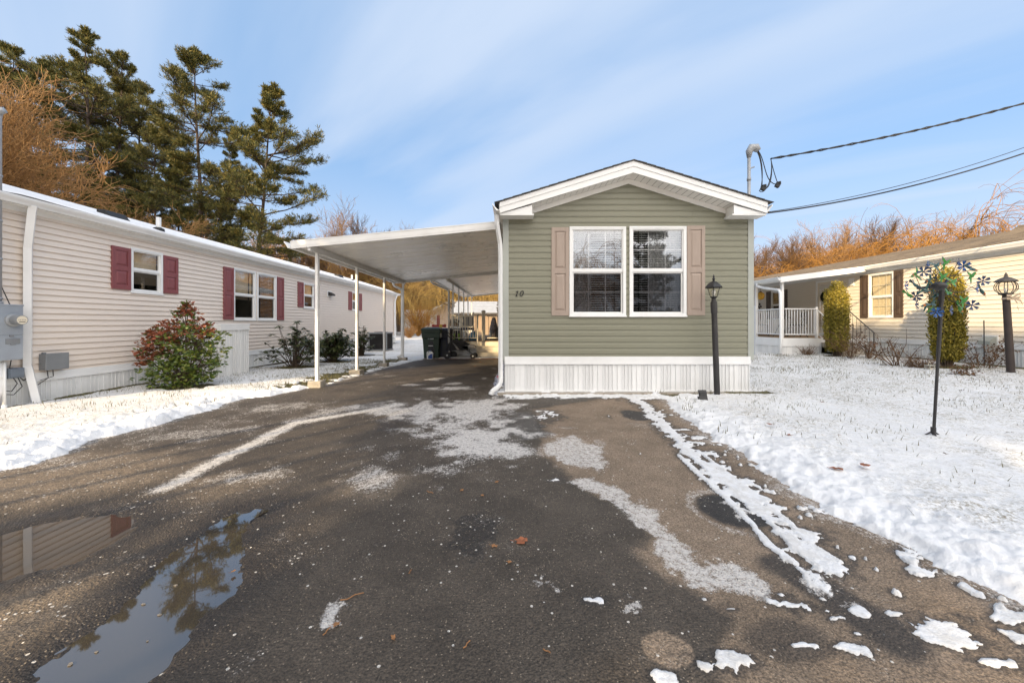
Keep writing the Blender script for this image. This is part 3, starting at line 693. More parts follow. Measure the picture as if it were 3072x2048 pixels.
def shutter(par, fr, u0, u1, z0, z1, mat_, mid=.5, name='shutter'):
    b = MB(); b.fbox(fr, u0, u1, -.004, .016, z0, z1)
    st = min(.06, (u1 - u0) * .2); zm = z0 + (z1 - z0) * mid
    for (a, c) in ((z0, z0 + .085), (zm - .045, zm + .045), (z1 - .07, z1)): b.fbox(fr, u0 + st, u1 - st, .016, .030, a, c)
    b.fbox(fr, u0, u0 + st, .016, .0315, z0, z1); b.fbox(fr, u1 - st, u1, .016, .0315, z0, z1)
    for (a, c) in ((z0 + .085, zm - .045), (zm + .045, z1 - .07)):
        ua, ub = u0 + st, u1 - st; k = .030
        i0, i1, j0, j1 = ua + .012, ub - .012, a + .015, c - .015
        lo = [(i0,j0),(i1,j0),(i1,j1),(i0,j1)]; hi = [(i0+k,j0+k),(i1-k,j0+k),(i1-k,j1-k),(i0+k,j1-k)]
        vs = [fr(u, .0162, z) for u, z in lo] + [fr(u, .029, z) for u, z in hi]
        b.add(vs, [(4,5,6,7)] + [(q, (q+1) % 4, 4 + (q+1) % 4, 4 + q) for q in range(4)])
    for (u, z) in ((u0 + st/2, z0 + .10), (u1 - st/2, z0 + .10), (u0 + st/2, z1 - .1), (u1 - st/2, z1 - .1), (u0 + st/2, zm), (u1 - st/2, zm)):
        b.fbox(fr, u - .006, u + .006, .0315, .035, z - .006, z + .006)
    return b.build(name, mat_, par, bevel=.002)
def gutter_mb(y0, y1, x, z, sgn, h=.115, d=.115):
    """k-style gutter running along y with its back at x, opening upward, sgn = outward direction"""
    b = MB(); s = sgn
    pr = [(0, 0), (0, -h), (.06 * s, -h), (.075 * s, -h * .72), (.10 * s, -h * .42), (d * s, -h * .22), (d * s, 0), (d * s - .012 * s, 0), (d * s - .014 * s, -h * .2), (.02 * s, -h * .9), (.006 * s, -h * .9), (.006 * s, 0)]
    b.prism([(x + u, y0, z + w) for u, w in pr], (0, y1 - y0, 0)); return b
def downpipe(pts, w=.075, d=.055, sq=True):
    b = MB(); b.tube(pts, [w * .68] * len(pts), 4 if sq else 8); return b

# ------------------------------------------------------------------ the green home
GY = 6.6; LAP = .1074
X0, X1, XC = -.144, 4.32, 2.088
GZ0, GZE = .685, 3.17
AP, SL = 4.068, .3085                                     # outer ridge height at the rake, roof slope
home = thing('mobile_home', 'sage green mobile home numbered 10, gable end with twin windows facing the drive', 'mobile home', (XC, GY, 0))
fF = frame((0, GY, 0), (1, 0, 0), (0, -1, 0))
W1 = (1.03, 2.046, 1.407, 3.014); W2 = (2.107, 3.13, 1.407, 3.02)
ins = lambda w: (w[0] + .02, w[1] - .02, w[2] + .02, w[3] - .02)
gclip = [(AP - .20 + SL * (0 - XC), SL), (AP - .20 + SL * XC, -SL)]
wall = lap_wall(fF, X0, X1, GZ0 - .06, 3.86, LAP, [ins(W1), ins(W2)], gclip, dutch=True, seams=2, seed=4)
wall.build('wall', M['green'], home)
fR = frame((X1, GY, 0), (0, 1, 0), (1, 0, 0)); fL = frame((X0, GY + 15.4, 0), (0, -1, 0), (-1, 0, 0)); fB = frame((X1, GY + 15.4, 0), (-1, 0, 0), (0, 1, 0))
sw = lap_wall(fR, 0, 15.4, GZ0 - .06, 3.22, LAP); q = lap_wall(fL, 0, 15.4, GZ0 - .06, 3.22, LAP); sw.add(q.v, q.f); q = lap_wall(fB, 0, X1 - X0, GZ0 - .06, 3.2, LAP); sw.add(q.v, q.f)
sw.build('wall', M['green'], home)
for (a, c, e) in ((X0 - .020, X0 + .085, X0 - .022), (X1 - .085, X1 + .020, X1 + .002)):
    b = MB(); b.box(a, c, GY - .024, GY + .0, .62, 3.2); b.box(e, e + .02, GY + .0, GY + .085, .62, 3.2)
    b.build('corner_trim', M['trimgrey'], home, bevel=.004)
skirting(fF, X0 + .02, X1 - .05, .05, .685, .575, 'skirting', home)
skirting(frame((X1 - .04, GY + .02, 0), (0, 1, 0), (1, 0, 0)), 0, 15.3, .05, .685, .575, 'skirting', home)
skirting(frame((X0 + .01, GY + 15.3, 0), (0, -1, 0), (-1, 0, 0)), 0, 15.2, .0, .685, .575, 'skirting', home)
b = MB(); b.box(X0 - .12, X1 + .08, GY - .09, GY + 15.5, -.3, .045); b.build('foundation', M['concrete'], home, bevel=.01)
wa = window(home, fF, *W1, grille=(3, 2), curtain=[(-.03, .42)], seed=3, mid=.508)
wb = window(home, fF, *W2, grille=(3, 2), curtain=[(.38, 1.03)], seed=5, mid=.508)
shutter(home, fF, .708, 1.022, 1.418, 3.0, M['tan'], .505); shutter(home, fF, 3.140, 3.462, 1.425, 3.03, M['tan'], .505)
# roof
FO, RX = .30, 2.30                                        # front overhang, half width at the eaves
rz = lambda x, k=0: AP - SL * abs(x - XC) - k
yb = GY + 15.4 + .25; yf = GY - FO
b = MB()
for s in (-1, 1):
    e = XC + s * (RX + .045)
    b.prism([(XC, yf - .035, AP + .017), (e, yf - .035, rz(e) + .017), (e, yf - .035, rz(e) + .003), (XC, yf - .035, AP + .003)], (0, yb - yf + .07, 0))
for i in range(15):                                       # shingle butts along the rake
    for s in (-1, 1):
        x_ = XC + s * (.08 + i * .155); b.prism([(x_, yf - .04, rz(x_) + .017), (x_ + s * .14, yf - .04, rz(x_ + s * .14) + .023), (x_ + s * .14, yf - .04, rz(x_ + s*.14) + .015)], (0, .5, 0))
roof = b.build('roof', M['shingle'], home)
b = MB()
for s in (-1, 1):                                         # rake boards in two steps
    e = XC + s * RX
    b.prism([(XC, yf, AP), (e, yf, rz(e)), (e, yf, rz(e) - .185), (XC, yf, AP - .20)], (0, .022, 0))
    b.prism([(XC, yf - .012, AP - .002), (e, yf - .012, rz(e) - .002), (e, yf - .012, rz(e) - .085), (XC, yf - .012, AP - .09)], (0, .012, 0))
    b.prism([(XC, yf - .005, AP - .180), (e, yf - .005, rz(e) - .168), (e, yf - .005, rz(e) - .186), (XC, yf - .005, AP - .201)], (0, .005, 0))
b.box(2.9, 2.905, yf - .0135, yf - .012, rz(2.9) - .19, rz(2.9) - .01)
b.build('rake_board', M['white'], home)
b = MB(); b2 = MB()
for s in (-1, 1):                                         # boxed eave returns and eave fascia
    o_, i_ = XC + s * RX, XC + s * (RX - .56)
    zo = rz(o_) - .185
    b.prism([(o_ - s * .004, yf + .024, zo + .0), (i_, yf + .024, zo - .005), (i_, yf + .024, rz(i_) - .21), (o_ - s * .004, yf + .024, rz(o_) - .186)], (0, FO - .04, 0))
    b.box(min(o_ - s*.004, i_ - s*.03), max(o_ - s*.004, i_ - s*.03), yf + .02, GY - .02, zo - .03, zo - .006)
    b.box(min(o_, o_ - s * .02), max(o_, o_ - s * .02), yf + .03, yb, rz(o_) - .19, rz(o_) - .005)
    b.box(min(o_ - s * .021, XC + s * 2.2), max(o_ - s * .021, XC + s * 2.2), GY, yb, rz(o_) - .19, rz(o_) - .175)
b.build('eave_return', M['white'], home)
b = MB()
for s in (-1, 1):                                         # grooved soffit under the rake, frieze band on the wall
    n = 17
    for i in range(n):
        a, c = i * 1.80 / n, (i + 1) * 1.80 / n - .006
        xa, xc_ = XC + s * a, XC + s * c
        b.poly([(xa, yf + .02, rz(xa) - .195), (xc_, yf + .02, rz(xc_) - .195), (xc_, GY, rz(xc_) - .195), (xa, GY, rz(xa) - .195)])
        b.poly([(xc_, yf + .02, rz(xc_) - .190), (xc_ + s*.006, yf + .02, rz(xc_) - .190), (xc_ + s*.006, GY, rz(xc_) - .190), (xc_, GY, rz(xc_) - .190)])
b.build('soffit', M['soffit'], home)
b = MB()
for s in (-1, 1):
    e = XC + s * 1.78
    b.prism([(XC, GY - .030, AP - .197), (e, GY - .030, rz(e) - .197), (e, GY - .030, rz(e) - .285), (XC, GY - .030, AP - .285)], (0, .03, 0))
    b.box(min(e, e - s * .04), max(e, e - s*.04), GY - .03, GY, rz(e) - .36, rz(e) - .28)
b.build('frieze_board', M['soffit'], home)
gut = gutter_mb(yf + .0, yb, XC - RX - .004, rz(XC - RX) - .02, -1, .12, .12).build('gutter', M['white'], home)
gutter_mb(yf + .05, yb, XC + RX + .004, rz(XC + RX) - .02, 1, .12, .12).build('gutter', M['white'], home)
downpipe([(-.27, yf + .12, 3.18), (-.265, yf + .14, 3.02), (-.215, GY - .02, 2.72), (-.205, GY - .01, 2.5), (-.205, GY - .01, .42), (-.20, GY - .03, .30)], .060).build('downspout', M['white'], home)
b = MB(); pts = [(-.20, GY - .03, .30), (-.205, GY - .06, .21), (-.25, GY - .10, .15), (-.31, GY - .14, .115), (-.36, GY - .17, .075), (-.375, GY - .19, .03)]
for i in range(5):
    A, B = Vector(pts[i]), Vector(pts[i+1])
    for k in range(4):
        p, q = A.lerp(B, k / 4), A.lerp(B, (k + .55) / 4); b.tube([p, q], .046, 6); b.tube([q, A.lerp(B, (k + 1) / 4)], .039, 6)
b.build('drain_elbow', M['white'], home)
# house number, hand-set italic numerals 1 and 0
b = MB(); sl = .28
def num(pts, wd, clo=False):
    P = [Vector((.135 + (u + z * sl), GY - .026, 1.815 + z)) for u, z in pts]; b.tube(P + ([P[0]] if clo else []), wd, 5)
num([(-.068, .022), (-.040, .046), (-.045, -.045)], .0075); num([(-.062, -.046), (-.026, -.046)], .006)
num([(.040 + .026 * math.cos(q), .046 * math.sin(q)) for q in [k * math.pi / 8 for k in range(16)]], .0075, True)
b.build('house_number', M['black'], home)
b = MB(); b.box(X1 + .02, X1 + .20, GY + .20, GY + .62, .70, 1.60); b.box(X1 + .03, X1 + .21, GY + .23, GY + .59, 1.05, 1.57)
tag(b.build('breaker_box', M['greybox'], None, bevel=.01), 'grey breaker box on the right side wall of the green home', 'breaker box')
# service mast with weatherhead
mast = thing('service_mast', 'galvanised service mast with weatherhead and looping wires at the green home roof', 'utility mast', (4.44, 6.87, 1.6))
b = MB(); b.tube([(4.44, 6.87, 1.6), (4.44, 6.87, 4.42)], .028, 10); b.tube([(4.44, 6.87, 3.95), (4.44, 6.87, 4.0)], .036, 10); b.tube([(4.44,6.87,4.18),(4.47,6.86,4.18),(4.53,6.85,4.2)], .012, 6); b.build('pipe', M['steel'], mast, smooth=True)
b = MB(); b.tube([(4.44, 6.87, 4.38), (4.445, 6.87, 4.50), (4.48, 6.865, 4.56), (4.56, 6.855, 4.56), (4.61, 6.85, 4.50)], [.034, .060, .075, .072, .045], 12); b.build('weatherhead', M['steel'], mast, smooth=True)
WIRE0 = (4.80, 6.80, 4.33)
b = MB()
for k, (dx, lo) in enumerate(((.03, 3.78), (.07, 3.70), (.12, 3.78))):
    e = [(4.66, 6.83, 3.80), (4.60, 6.82, 3.74), (4.90, 6.79, 3.85)][k]
    p0 = Vector((4.57 + k * .015, 6.85, 4.50)); pts = []
    cs = [p0, Vector((4.66 + dx * .6, 6.83, 4.3)), Vector((4.64 + dx * .4, 6.82, lo + .1)), Vector(e)]
    for i in range(13):
        t = i / 12; pts.append(cs[0]*(1-t)**3 + cs[1]*3*t*(1-t)**2 + cs[2]*3*t*t*(1-t) + cs[3]*t**3)
    b.tube(pts, .008, 5)
    cs = [Vector(e), Vector((e[0] + .10, 6.80, e[2] - .12)), Vector((4.86, 6.8, 4.0)), Vector(WIRE0)]
    pts = [cs[0]*(1-t)**3 + cs[1]*3*t*(1-t)**2 + cs[2]*3*t*t*(1-t) + cs[3]*t**3 for t in [i / 12 for i in range(13)]]
    b.tube(pts, .007, 5)
b.build('wire_loops', M['rubber'], mast, smooth=True)
for e in ((4.68, 6.83, 3.80), (4.92, 6.79, 3.84)):
    b = MB(); b.obox(e, (.07, .05, .09), Matrix.Rotation(.5, 3, 'Y')); b.obox((e[0]+.02, e[1]-.01, e[2]+.04), (.03, .06, .03)); b.build('connector', M['rubber'], mast)
def cable(name, A, B, sag, r, label, n=30, twist=0):
    A, B = Vector(A), Vector(B); b = MB()
    def path(ph): return [A.lerp(B, i / n) + Vector((0, 0, -sag * 4 * (i/n) * (1 - i/n))) + Vector((0, .012 * math.cos(i * 2.2 + ph), .014 * math.sin(i * 2.2 + ph))) * (1 if twist else 0) for i in range(n + 1)]
    for k in range(2 if twist else 1): b.tube(path(k * 3.14), r, 5)
    tag(b.build(name, M['rubber'], smooth=True), label, 'cable', 'overhead cables')
cable('overhead_cable', WIRE0, (9.9, 6.2, 5.35), .10, .012, 'twisted black service cable rising right from the weatherhead', twist=1)
cable('overhead_cable', (4.46, 6.62, 3.25), (9.9, 6.2, 4.60), .20, .013, 'thicker lower black cable running right from the green home eave')
cable('overhead_cable', (4.46, 6.64, 3.27), (9.9, 6.25, 4.72), .20, .006, 'thin upper black cable running right from the green home eave')
# ------------------------------------------------------------------ beige home on the left
LX = -7.6; LY0, LY1 = 5.15, 23.9; LL = .1005
bh = thing('mobile_home', 'long beige mobile home with maroon shutters and snowy roof along the left side', 'mobile home', (LX, 14, 0))
fW = frame((LX, 0, 0), (0, 1, 0), (1, 0, 0))
wl = dict(a=(7.281, 7.957, 1.893, 2.793), b=(9.974, 10.85, 1.358, 2.798), c=(10.90, 11.80, 1.358, 2.798), d=(13.32, 14.05, 1.82, 2.755), e=(17.35, 18.13, 1.865, 2.77))
lap_wall(fW, LY0, LY1, .44, 3.12, LL, [ins(w) for w in wl.values()], seams=2, seed=8, lip=.026).build('wall', M['pink'], bh)
q = lap_wall(frame((LX - 4.3, LY0, 0), (1, 0, 0), (0, -1, 0)), 0, 4.3, .44, 3.9, LL, clips=[(3.15, .31), (3.15 + 4.3 * .31, -.31)]); q2 = lap_wall(frame((LX, LY1, 0), (-1, 0, 0), (0, 1, 0)), 0, 4.3, .44, 3.9, LL, clips=[(3.15, .31), (3.15 + 4.3 * .31, -.31)]); q.add(q2.v, q2.f)
q2 = lap_wall(frame((LX - 4.3, LY1, 0), (0, -1, 0), (-1, 0, 0)), 0, LY1 - LY0, .44, 3.12, .3); q.add(q2.v, q2.f); q.build('wall', M['pink'], bh)
for k, (key, bl) in enumerate((('a', 'shade'), ('b', 'shade'), ('c', 'blind'), ('d', 'shade'), ('e', 'blind'))):
    window(bh, fW, *wl[key], blind=bl, upper='glass_side', seed=20 + k, mid=.52 if key in 'ade' else .5)
for (a, c, z0, z1) in ((6.93, 7.275, 1.937, 2.756), (7.962, 8.305, 1.937, 2.756), (9.62, 9.968, 1.377, 2.77), (11.81, 12.16, 1.377, 2.77), (12.96, 13.31, 1.85, 2.74), (14.06, 14.40, 1.85, 2.74), (16.98, 17.34, 1.89, 2.75), (18.14, 18.48, 1.89, 2.75)):
    shutter(bh, frame((LX + .016, 0, 0), (0, 1, 0), (1, 0, 0)), a, c, z0, z1, M['maroon'])
skirting(fW, LY0, LY1, .0, .49, .385, 'skirting', bh)
b = MB(); b.box(LX - 4.25, LX - .015, LY0 + .05, LY1 - .05, -.35, .42); b.build('foundation', M['concrete'], bh)
b = MB(); b.box(LX - .01, LX + .022, LY1 - .09, LY1 + .02, .42, 3.14); b.build('corner_trim', M['white'], bh)
EX, EZ, RS = LX + .16, 3.20, .31; RXL, RZL = LX - 2.15, 3.20 + 2.31 * .31
b = MB()
for s in (0, 1):
    e = EX + .05 if s == 0 else 2 * RXL - EX - .05
    ez = EZ - .05 * RS
    b.prism([(RXL, LY0 - .22, RZL), (e, LY0 - .22, ez), (e, LY0 - .22, ez - .03), (RXL, LY0 - .22, RZL - .03)], (0, LY1 - LY0 + .44, 0))
b.build('roof', M['shingle'], bh)
# snow blanket on the roof: a thin slab with a ragged lower edge
rgn = np.random.default_rng(4); n1_, n2_ = 220, 14
yy = np.linspace(LY0 - .2, LY1 + .2, n1_); tt = np.linspace(0, 1, n2_); YYr, TT = np.meshgrid(yy, tt, indexing='ij')
ragged = .07 + .05 * fbm(YYr * 1.1, YYr * 0, 3, 8) + .62 * np.exp(-((YYr - 6.1) / .42) ** 2) * .35
t_ = ragged + (1 - ragged) * TT; xr = EX - 2.31 * t_; zr = EZ + 2.31 * t_ * RS + .004 + .034 * np.minimum(1, TT * 5) + .004 * fbm(YYr * 4, xr * 4, 2, 3)
a = np.arange(n1_ * n2_).reshape(n1_, n2_)[:-1, :-1].ravel()
np_mesh('roof_snow', np.stack([xr, yy[:, None] + 0 * TT, zr], 2).reshape(-1, 3) - np.array([LX, 14, 0]), np.stack([a, a + n2_, a + n2_ + 1, a + 1], 1), M['snow'], bh, smooth=True)
for q in (attr,): q(bpy.data.objects['roof_snow'], 'bare', np.zeros(n1_ * n2_)); q(bpy.data.objects['roof_snow'], 'thin', np.zeros(n1_ * n2_))
b = MB(); b.box(EX - .02, EX, LY0 - .2, LY1 + .2, EZ - .14, EZ - .005); b.box(LX + .005, EX - .02, LY0 - .2, LY1 + .2, EZ - .145, EZ - .13)
b.prism([(LX + .003, LY0 - .2, EZ - .22), (LX + .045, LY0 - .2, EZ - .145), (LX + .003, LY0 - .2, EZ - .145)], (0, LY1 - LY0 + .4, 0)); b.build('fascia', M['white'], bh)
gutter_mb(LY0 - .22, LY1 + .25, EX, EZ - .015, 1, .115, .11).build('gutter', M['alu'], bh)
downpipe([(EX + .05, 5.66, EZ - .10), (EX + .03, 5.665, EZ - .16), (LX + .075, 5.70, EZ - .75), (LX + .07, 5.70, .62), (LX + .08, 5.70, .60), (LX + .20, 5.72, .02)], .085).build('downspout', M['alu'], bh)
downpipe([(EX + .05, 23.55, EZ - .10), (EX + .04, 23.55, EZ - .16), (LX + .075, 23.5, EZ - .6), (LX + .07, 23.5, .05)], .075).build('downspout', M['alu'], bh)
def roofpt(y, t): return (EX - 2.31 * t, y, EZ + 2.31 * t * RS)
for (y, t, kind) in ((7.55, .32, 'v'), (8.15, .18, 'p'), (15.6, .4, 'v'), (17.3, .3, 'v'), (18.9, .35, 'p')):
    x_, y_, z_ = roofpt(y, t); b = MB()
    if kind == 'v':
        b.prism([(x_ + .16, y_ - .2, z_ - .04), (x_ - .16, y_ - .2, z_ + .06), (x_ - .16, y_ - .2, z_ + .15), (x_ + .02, y_ - .2, z_ + .13)], (0, .4, 0)); b.build('roof_vent', M['rubber'], bh, bevel=.02)
    else:
        b.lathe([(.045, -.02), (.045, .30), (.038, .30), (.038, .02)], (x_, y_, z_), 10); q = MB(); q.lathe([(.11, -.02), (.10, .05), (.055, .075), (.055, .03)], (x_, y_, z_), 12)
        v_ = b.build('vent_pipe', M['white'], bh); q.build('flashing', M['rubber'], v_)
b = MB(); b.fbox(fW, 15.04, 15.42, 0, .03, 2.35, 2.62); o = b.build('exhaust_vent', M['white'], bh)
b = MB(); b.prism([fW(15.10, .03, 2.57), fW(15.10, .20, 2.47), fW(15.10, .20, 2.41), fW(15.10, .03, 2.41)], fW(15.36, 0, 0) - fW(15.10, 0, 0)); b.build('hood', M['charcoal'], o)
# electric service on the beige wall
em = thing('electric_meter', 'grey electric meter cabinet with round glass meter under a tall conduit mast', 'electric meter', (LX + .2, 5.3, .75))
b = MB(); b.box(LX + .03, LX + .27, 5.02, 5.49, .745, 1.54); b.box(LX + .26, LX + .278, 5.01, 5.495, 1.11, 1.55); b.box(LX + .26, LX + .276, 5.01, 5.495, .745, 1.105)
b.box(LX + .02, LX + .285, 5.01, 5.50, 1.535, 1.56); b.build('cabinet', M['greybox'], em, bevel=.006)
MXr = Matrix.Rotation(math.pi / 2, 3, 'Y')
b = MB(); b.lathe([(.092, 0), (.092, .03), (.078, .035), (.078, .045)], (LX + .278, 5.375, 1.33), 22, 0, MXr); b.build('meter_ring', M['steel'], em)
b = MB(); b.lathe([(.074, .0), (.074, .10), (.068, .12)], (LX + .30, 5.375, 1.33), 22, 0, MXr); b.lathe([(.06, .121), (.06, .1215)], (LX + .30, 5.375, 1.33), 22, 1, MXr)
for k in range(5): b.box(LX + .4218, LX + .4225, 5.335 + k * .018, 5.343 + k * .018, 1.328, 1.336, 2)
b.box(LX + .4218, LX + .4225, 5.34, 5.41, 1.298, 1.308, 2); b.build('meter', [M['plastic_grey'], M['almond'], M['black']], em)
b = MB(); b.box(LX + .276, LX + .282, 5.30, 5.46, .98, 1.06); b.box(LX + .28, LX + .29, 5.35, 5.41, .97, .985); b.box(LX + .277, LX + .29, 5.34, 5.385, 1.085, 1.115); b.build('latch', M['plastic_grey'], em, bevel=.003)
b = MB(); b.tube([(LX + .16, 5.30, 1.56), (LX + .16, 5.30, 1.60)], .055, 12); b.tube([(LX + .16, 5.30, 1.60), (LX + .16, 5.30, 4.25), (LX + .18, 5.30, 4.33), (LX + .25, 5.3, 4.36)], .042, 12)
for z in (1.63, 2.2, 2.75, 3.4): b.tube([(LX + .16, 5.30, z), (LX + .16, 5.30, z + .03)], .050, 12)
b.build('conduit', M['steel'], em, smooth=True)
b = MB(); b.tube([(LX + .14, 5.32, .75), (LX + .14, 5.32, .30), (LX + .13, 5.30, .20), (LX + .05, 5.28, .16)], .058, 10); b.tube([(LX + .14, 5.32, .48), (LX + .14, 5.32, .54)], .063, 10); b.tube([(LX + .20, 5.345, .72), (LX + .20, 5.345, -.05)], .018, 8); b.tube([(LX + .20, 5.345, .0), (LX + .20, 5.345, .09)], .026, 8)
b.build('conduit', M['white'], em, smooth=True)
for grp_ in ([[(LX+.2,5.42,.75),(LX+.16,5.43,.62),(LX+.14,5.5,.60)], [(LX+.16,5.30,2.2),(LX+.1,5.36,1.9),(LX+.15,5.44,1.56)], [(LX+.16,5.47,.47),(LX+.18,5.50,.38),(LX+.16,5.45,.27),(LX+.14,5.36,.30)], [(LX+.16,5.52,.47),(LX+.20,5.54,.33),(LX+.18,5.46,.22),(LX+.15,5.38,.24)], [(LX+.1,5.56,.50),(LX+.06,5.66,.40),(LX+.05,5.70,.42)]], [[(LX+.08,5.93,.53),(LX+.10,5.93,.40),(LX+.06,5.82,.30)], [(LX+.10,5.99,.53),(LX+.12,5.98,.42),(LX+.06,5.86,.37)]]):
  for pts in grp_:
    b = MB(); P = [Vector(p) for p in pts]; Q = []
    for i in range(len(P) - 1):
        for j in range(5): Q.append(P[i].lerp(P[i+1], j / 5))
    Q.append(P[-1]); b.tube(Q, .006, 5); b.build('wire', M['rubber'], em)
b = MB(); b.box(LX + .02, LX + .16, 5.42, 5.60, .46, .61); b.box(LX + .155, LX + .17, 5.43, 5.59, .48, .60)
tag(b.build('junction_box', pm('blue grey plastic', (.16,.19,.23), .5), bevel=.008), 'small blue grey junction box below the electric meter', 'junction box')
b = MB(); b.box(LX + .02, LX + .13, 5.87, 6.17, .53, .79); b.box(LX + .125, LX + .145, 5.865, 6.175, .525, .795); b.box(LX + .02, LX + .06, 5.9, 5.94, .79, .81)
tag(b.build('cable_box', M['plastic_grey'], bevel=.006), 'flat grey cable box on the beige wall beside the downspout', 'utility box')
# white ribbed cabinet
cab = thing('storage_cabinet', 'white ribbed storage cabinet against the beige home behind the red tipped shrub', 'storage cabinet', (-7.1, 8.8, 0))
skirting(frame((-6.66, 8.36, 0), (0, 1, 0), (1, 0, 0)), 0, .90, .0, 1.24, 1.145, 'panel', cab); skirting(frame((-7.58, 8.36, 0), (1, 0, 0), (0, -1, 0)), 0, .91, .0, 1.24, 1.145, 'panel', cab)
b = MB(); b.box(-7.58, -6.67, 8.37, 9.25, .01, 1.23); b.box(-7.58, -6.63, 8.335, 9.29, 1.232, 1.262); b.build('lid', M['white'], cab, bevel=.006)
# air conditioner
ac = thing('air_conditioner', 'dark grey outdoor air conditioner unit beside the beige home behind the shrubs', 'air conditioner', (-6.2, 17.3, 0))
b = MB(); b.box(-6.65, -5.75, 16.9, 17.8, -.06, .0); b.build('base', M['concrete'], ac)
b = MB()
for (x_, y_) in ((-6.6, 16.93), (-5.8, 16.93), (-6.6, 17.73), (-5.8, 17.73)): b.box(x_ - .03, x_ + .03, y_ - .03, y_ + .03, 0, .80)
b.box(-6.64, -5.76, 16.89, 17.77, .78, .84); b.box(-6.64, -5.76, 16.89, 17.77, .0, .06); b.build('casing', M['plastic_grey'], ac, bevel=.01)
b = MB(); b.box(-6.58, -5.82, 16.95, 17.71, .05, .79)
for i in range(26): b.box(-6.57 + i * .029, -6.562 + i * .029, 16.915, 16.945, .06, .78)
for i in range(26): b.box(-5.815, -5.79, 16.95 + i * .029, 16.957 + i * .029, .06, .78)
for i in range(9): b.box(-6.58, -5.80, 16.912, 16.922, .10 + i * .08, .108 + i * .08)
b.build('grille', M['charcoal'], ac)
b = MB(); b.lathe([(.30, 0), (.30, .02), (.06, .03)], (-6.2, 17.33, .84), 20); b.build('fan_guard', M['black'], ac)

# ------------------------------------------------------------------ carport
cp = thing('carport', 'white metal carport roof on thin posts over the driveway beside the green home', 'carport', (-2.1, 10, 0))
CY0, CY1 = 7.05, 13.4
cz = lambda x, k=0.0: 2.864 + .0945 * (x + 4.256) - k
b = MB(); xl, xr_ = -4.25, -.23
b.prism([(xl, CY0, cz(xl)), (xr_, CY0, cz(xr_)), (xr_, CY0, cz(xr_, .15)), (xl, CY0, cz(xl, .15))], (0, .02, 0))
b.prism([(xl, CY0 - .006, cz(xl)), (xr_, CY0 - .006, cz(xr_)), (xr_, CY0 - .006, cz(xr_, .018)), (xl, CY0 - .006, cz(xl, .018))], (0, .006, 0))
b.prism([(xl, CY0 - .004, cz(xl, .10)), (xr_, CY0 - .004, cz(xr_, .10)), (xr_, CY0 - .004, cz(xr_, .112)), (xl, CY0 - .004, cz(xl, .112))], (0, .004, 0))
b.build('fascia', M['alu'], cp); b = MB(); b.prism([(xl, CY1 - .02, cz(xl, -.003)), (xr_, CY1 - .02, cz(xr_, -.003)), (xr_, CY1 - .02, cz(xr_, .15)), (xl, CY1 - .02, cz(xl, .15))], (0, .02, 0)); b.build('fascia', M['alu'], cp)
b = MB(); n = 5; L = (CY1 - CY0 - .05) / n
for i in range(n):
    y0, y1 = CY0 + .022 + i * L, CY0 + .022 + (i + 1) * L - .022
    b.prism([(xl + .01, y0, cz(xl, .012)), (xr_, y0, cz(xr_, .012)), (xr_, y0, cz(xr_, .085)), (xl + .01, y0, cz(xl, .085))], (0, y1 - y0, 0))
    b.prism([(xl + .02, y1, cz(xl, .02)), (xr_, y1, cz(xr_, .02)), (xr_, y1, cz(xr_, .060)), (xl + .02, y1, cz(xl, .060))], (0, .022, 0))
    for k in range(2):
        y_ = y0 + (y1 - y0) * (k + 1) / 3; b.prism([(xl + .02, y_, cz(xl, .084)), (xr_, y_, cz(xr_, .084)), (xr_, y_, cz(xr_, .092)), (xl + .02, y_, cz(xl, .092))], (0, .012, 0))
b.build('roof', M['soffit'], cp)
gutter_mb(CY0 - .01, CY1 + .02, xl - .002, cz(xl, .01), -1, .13, .13).build('gutter', M['alu'], cp)
b = MB(); b.box(-3.945, -3.895, CY0 + .03, CY1 - .03, cz(-3.92, .21), cz(-3.92, .09)); b.build('beam', M['alu'], cp)
PY = (7.38, 9.27, 11.25, 13.2)
for i, y_ in enumerate(PY):
    g_ = gzf(-3.92, y_); b = MB(); b.box(-3.947, -3.893, y_ - .038, y_ + .038, g_ + .12, cz(-3.92, .205)); b.box(-3.96, -3.88, y_ - .05, y_ + .05, g_ + .125, g_ + .132); b.build('post', M['alu'], cp, bevel=.003)
    b = MB(); s_ = .13 + .012 * (i % 2); rr = Matrix.Rotation((.06, -.04, .03, .0)[i], 3, 'Z'); b.obox((-3.93, y_, g_ + .025), (s_ * 2.0, s_ * 1.9, .21), rr, 0, .97); b.build('footing', M['concrete'], cp, bevel=.015)
b = MB(); zt = cz(xl, .14)
b.tube([(xl - .06, 13.3, zt + .02), (xl - .05, 13.3, zt - .03), (xl - .02, 13.3, zt - .10), (-4.02, 13.3, zt - .22), (-3.99, 13.3, zt - .30), (-3.99, 13.3, .2), (-4.01, 13.28, .12), (-4.12, 13.18, .06)], .042, 8); b.build('downspout', M['alu'], cp, smooth=True)
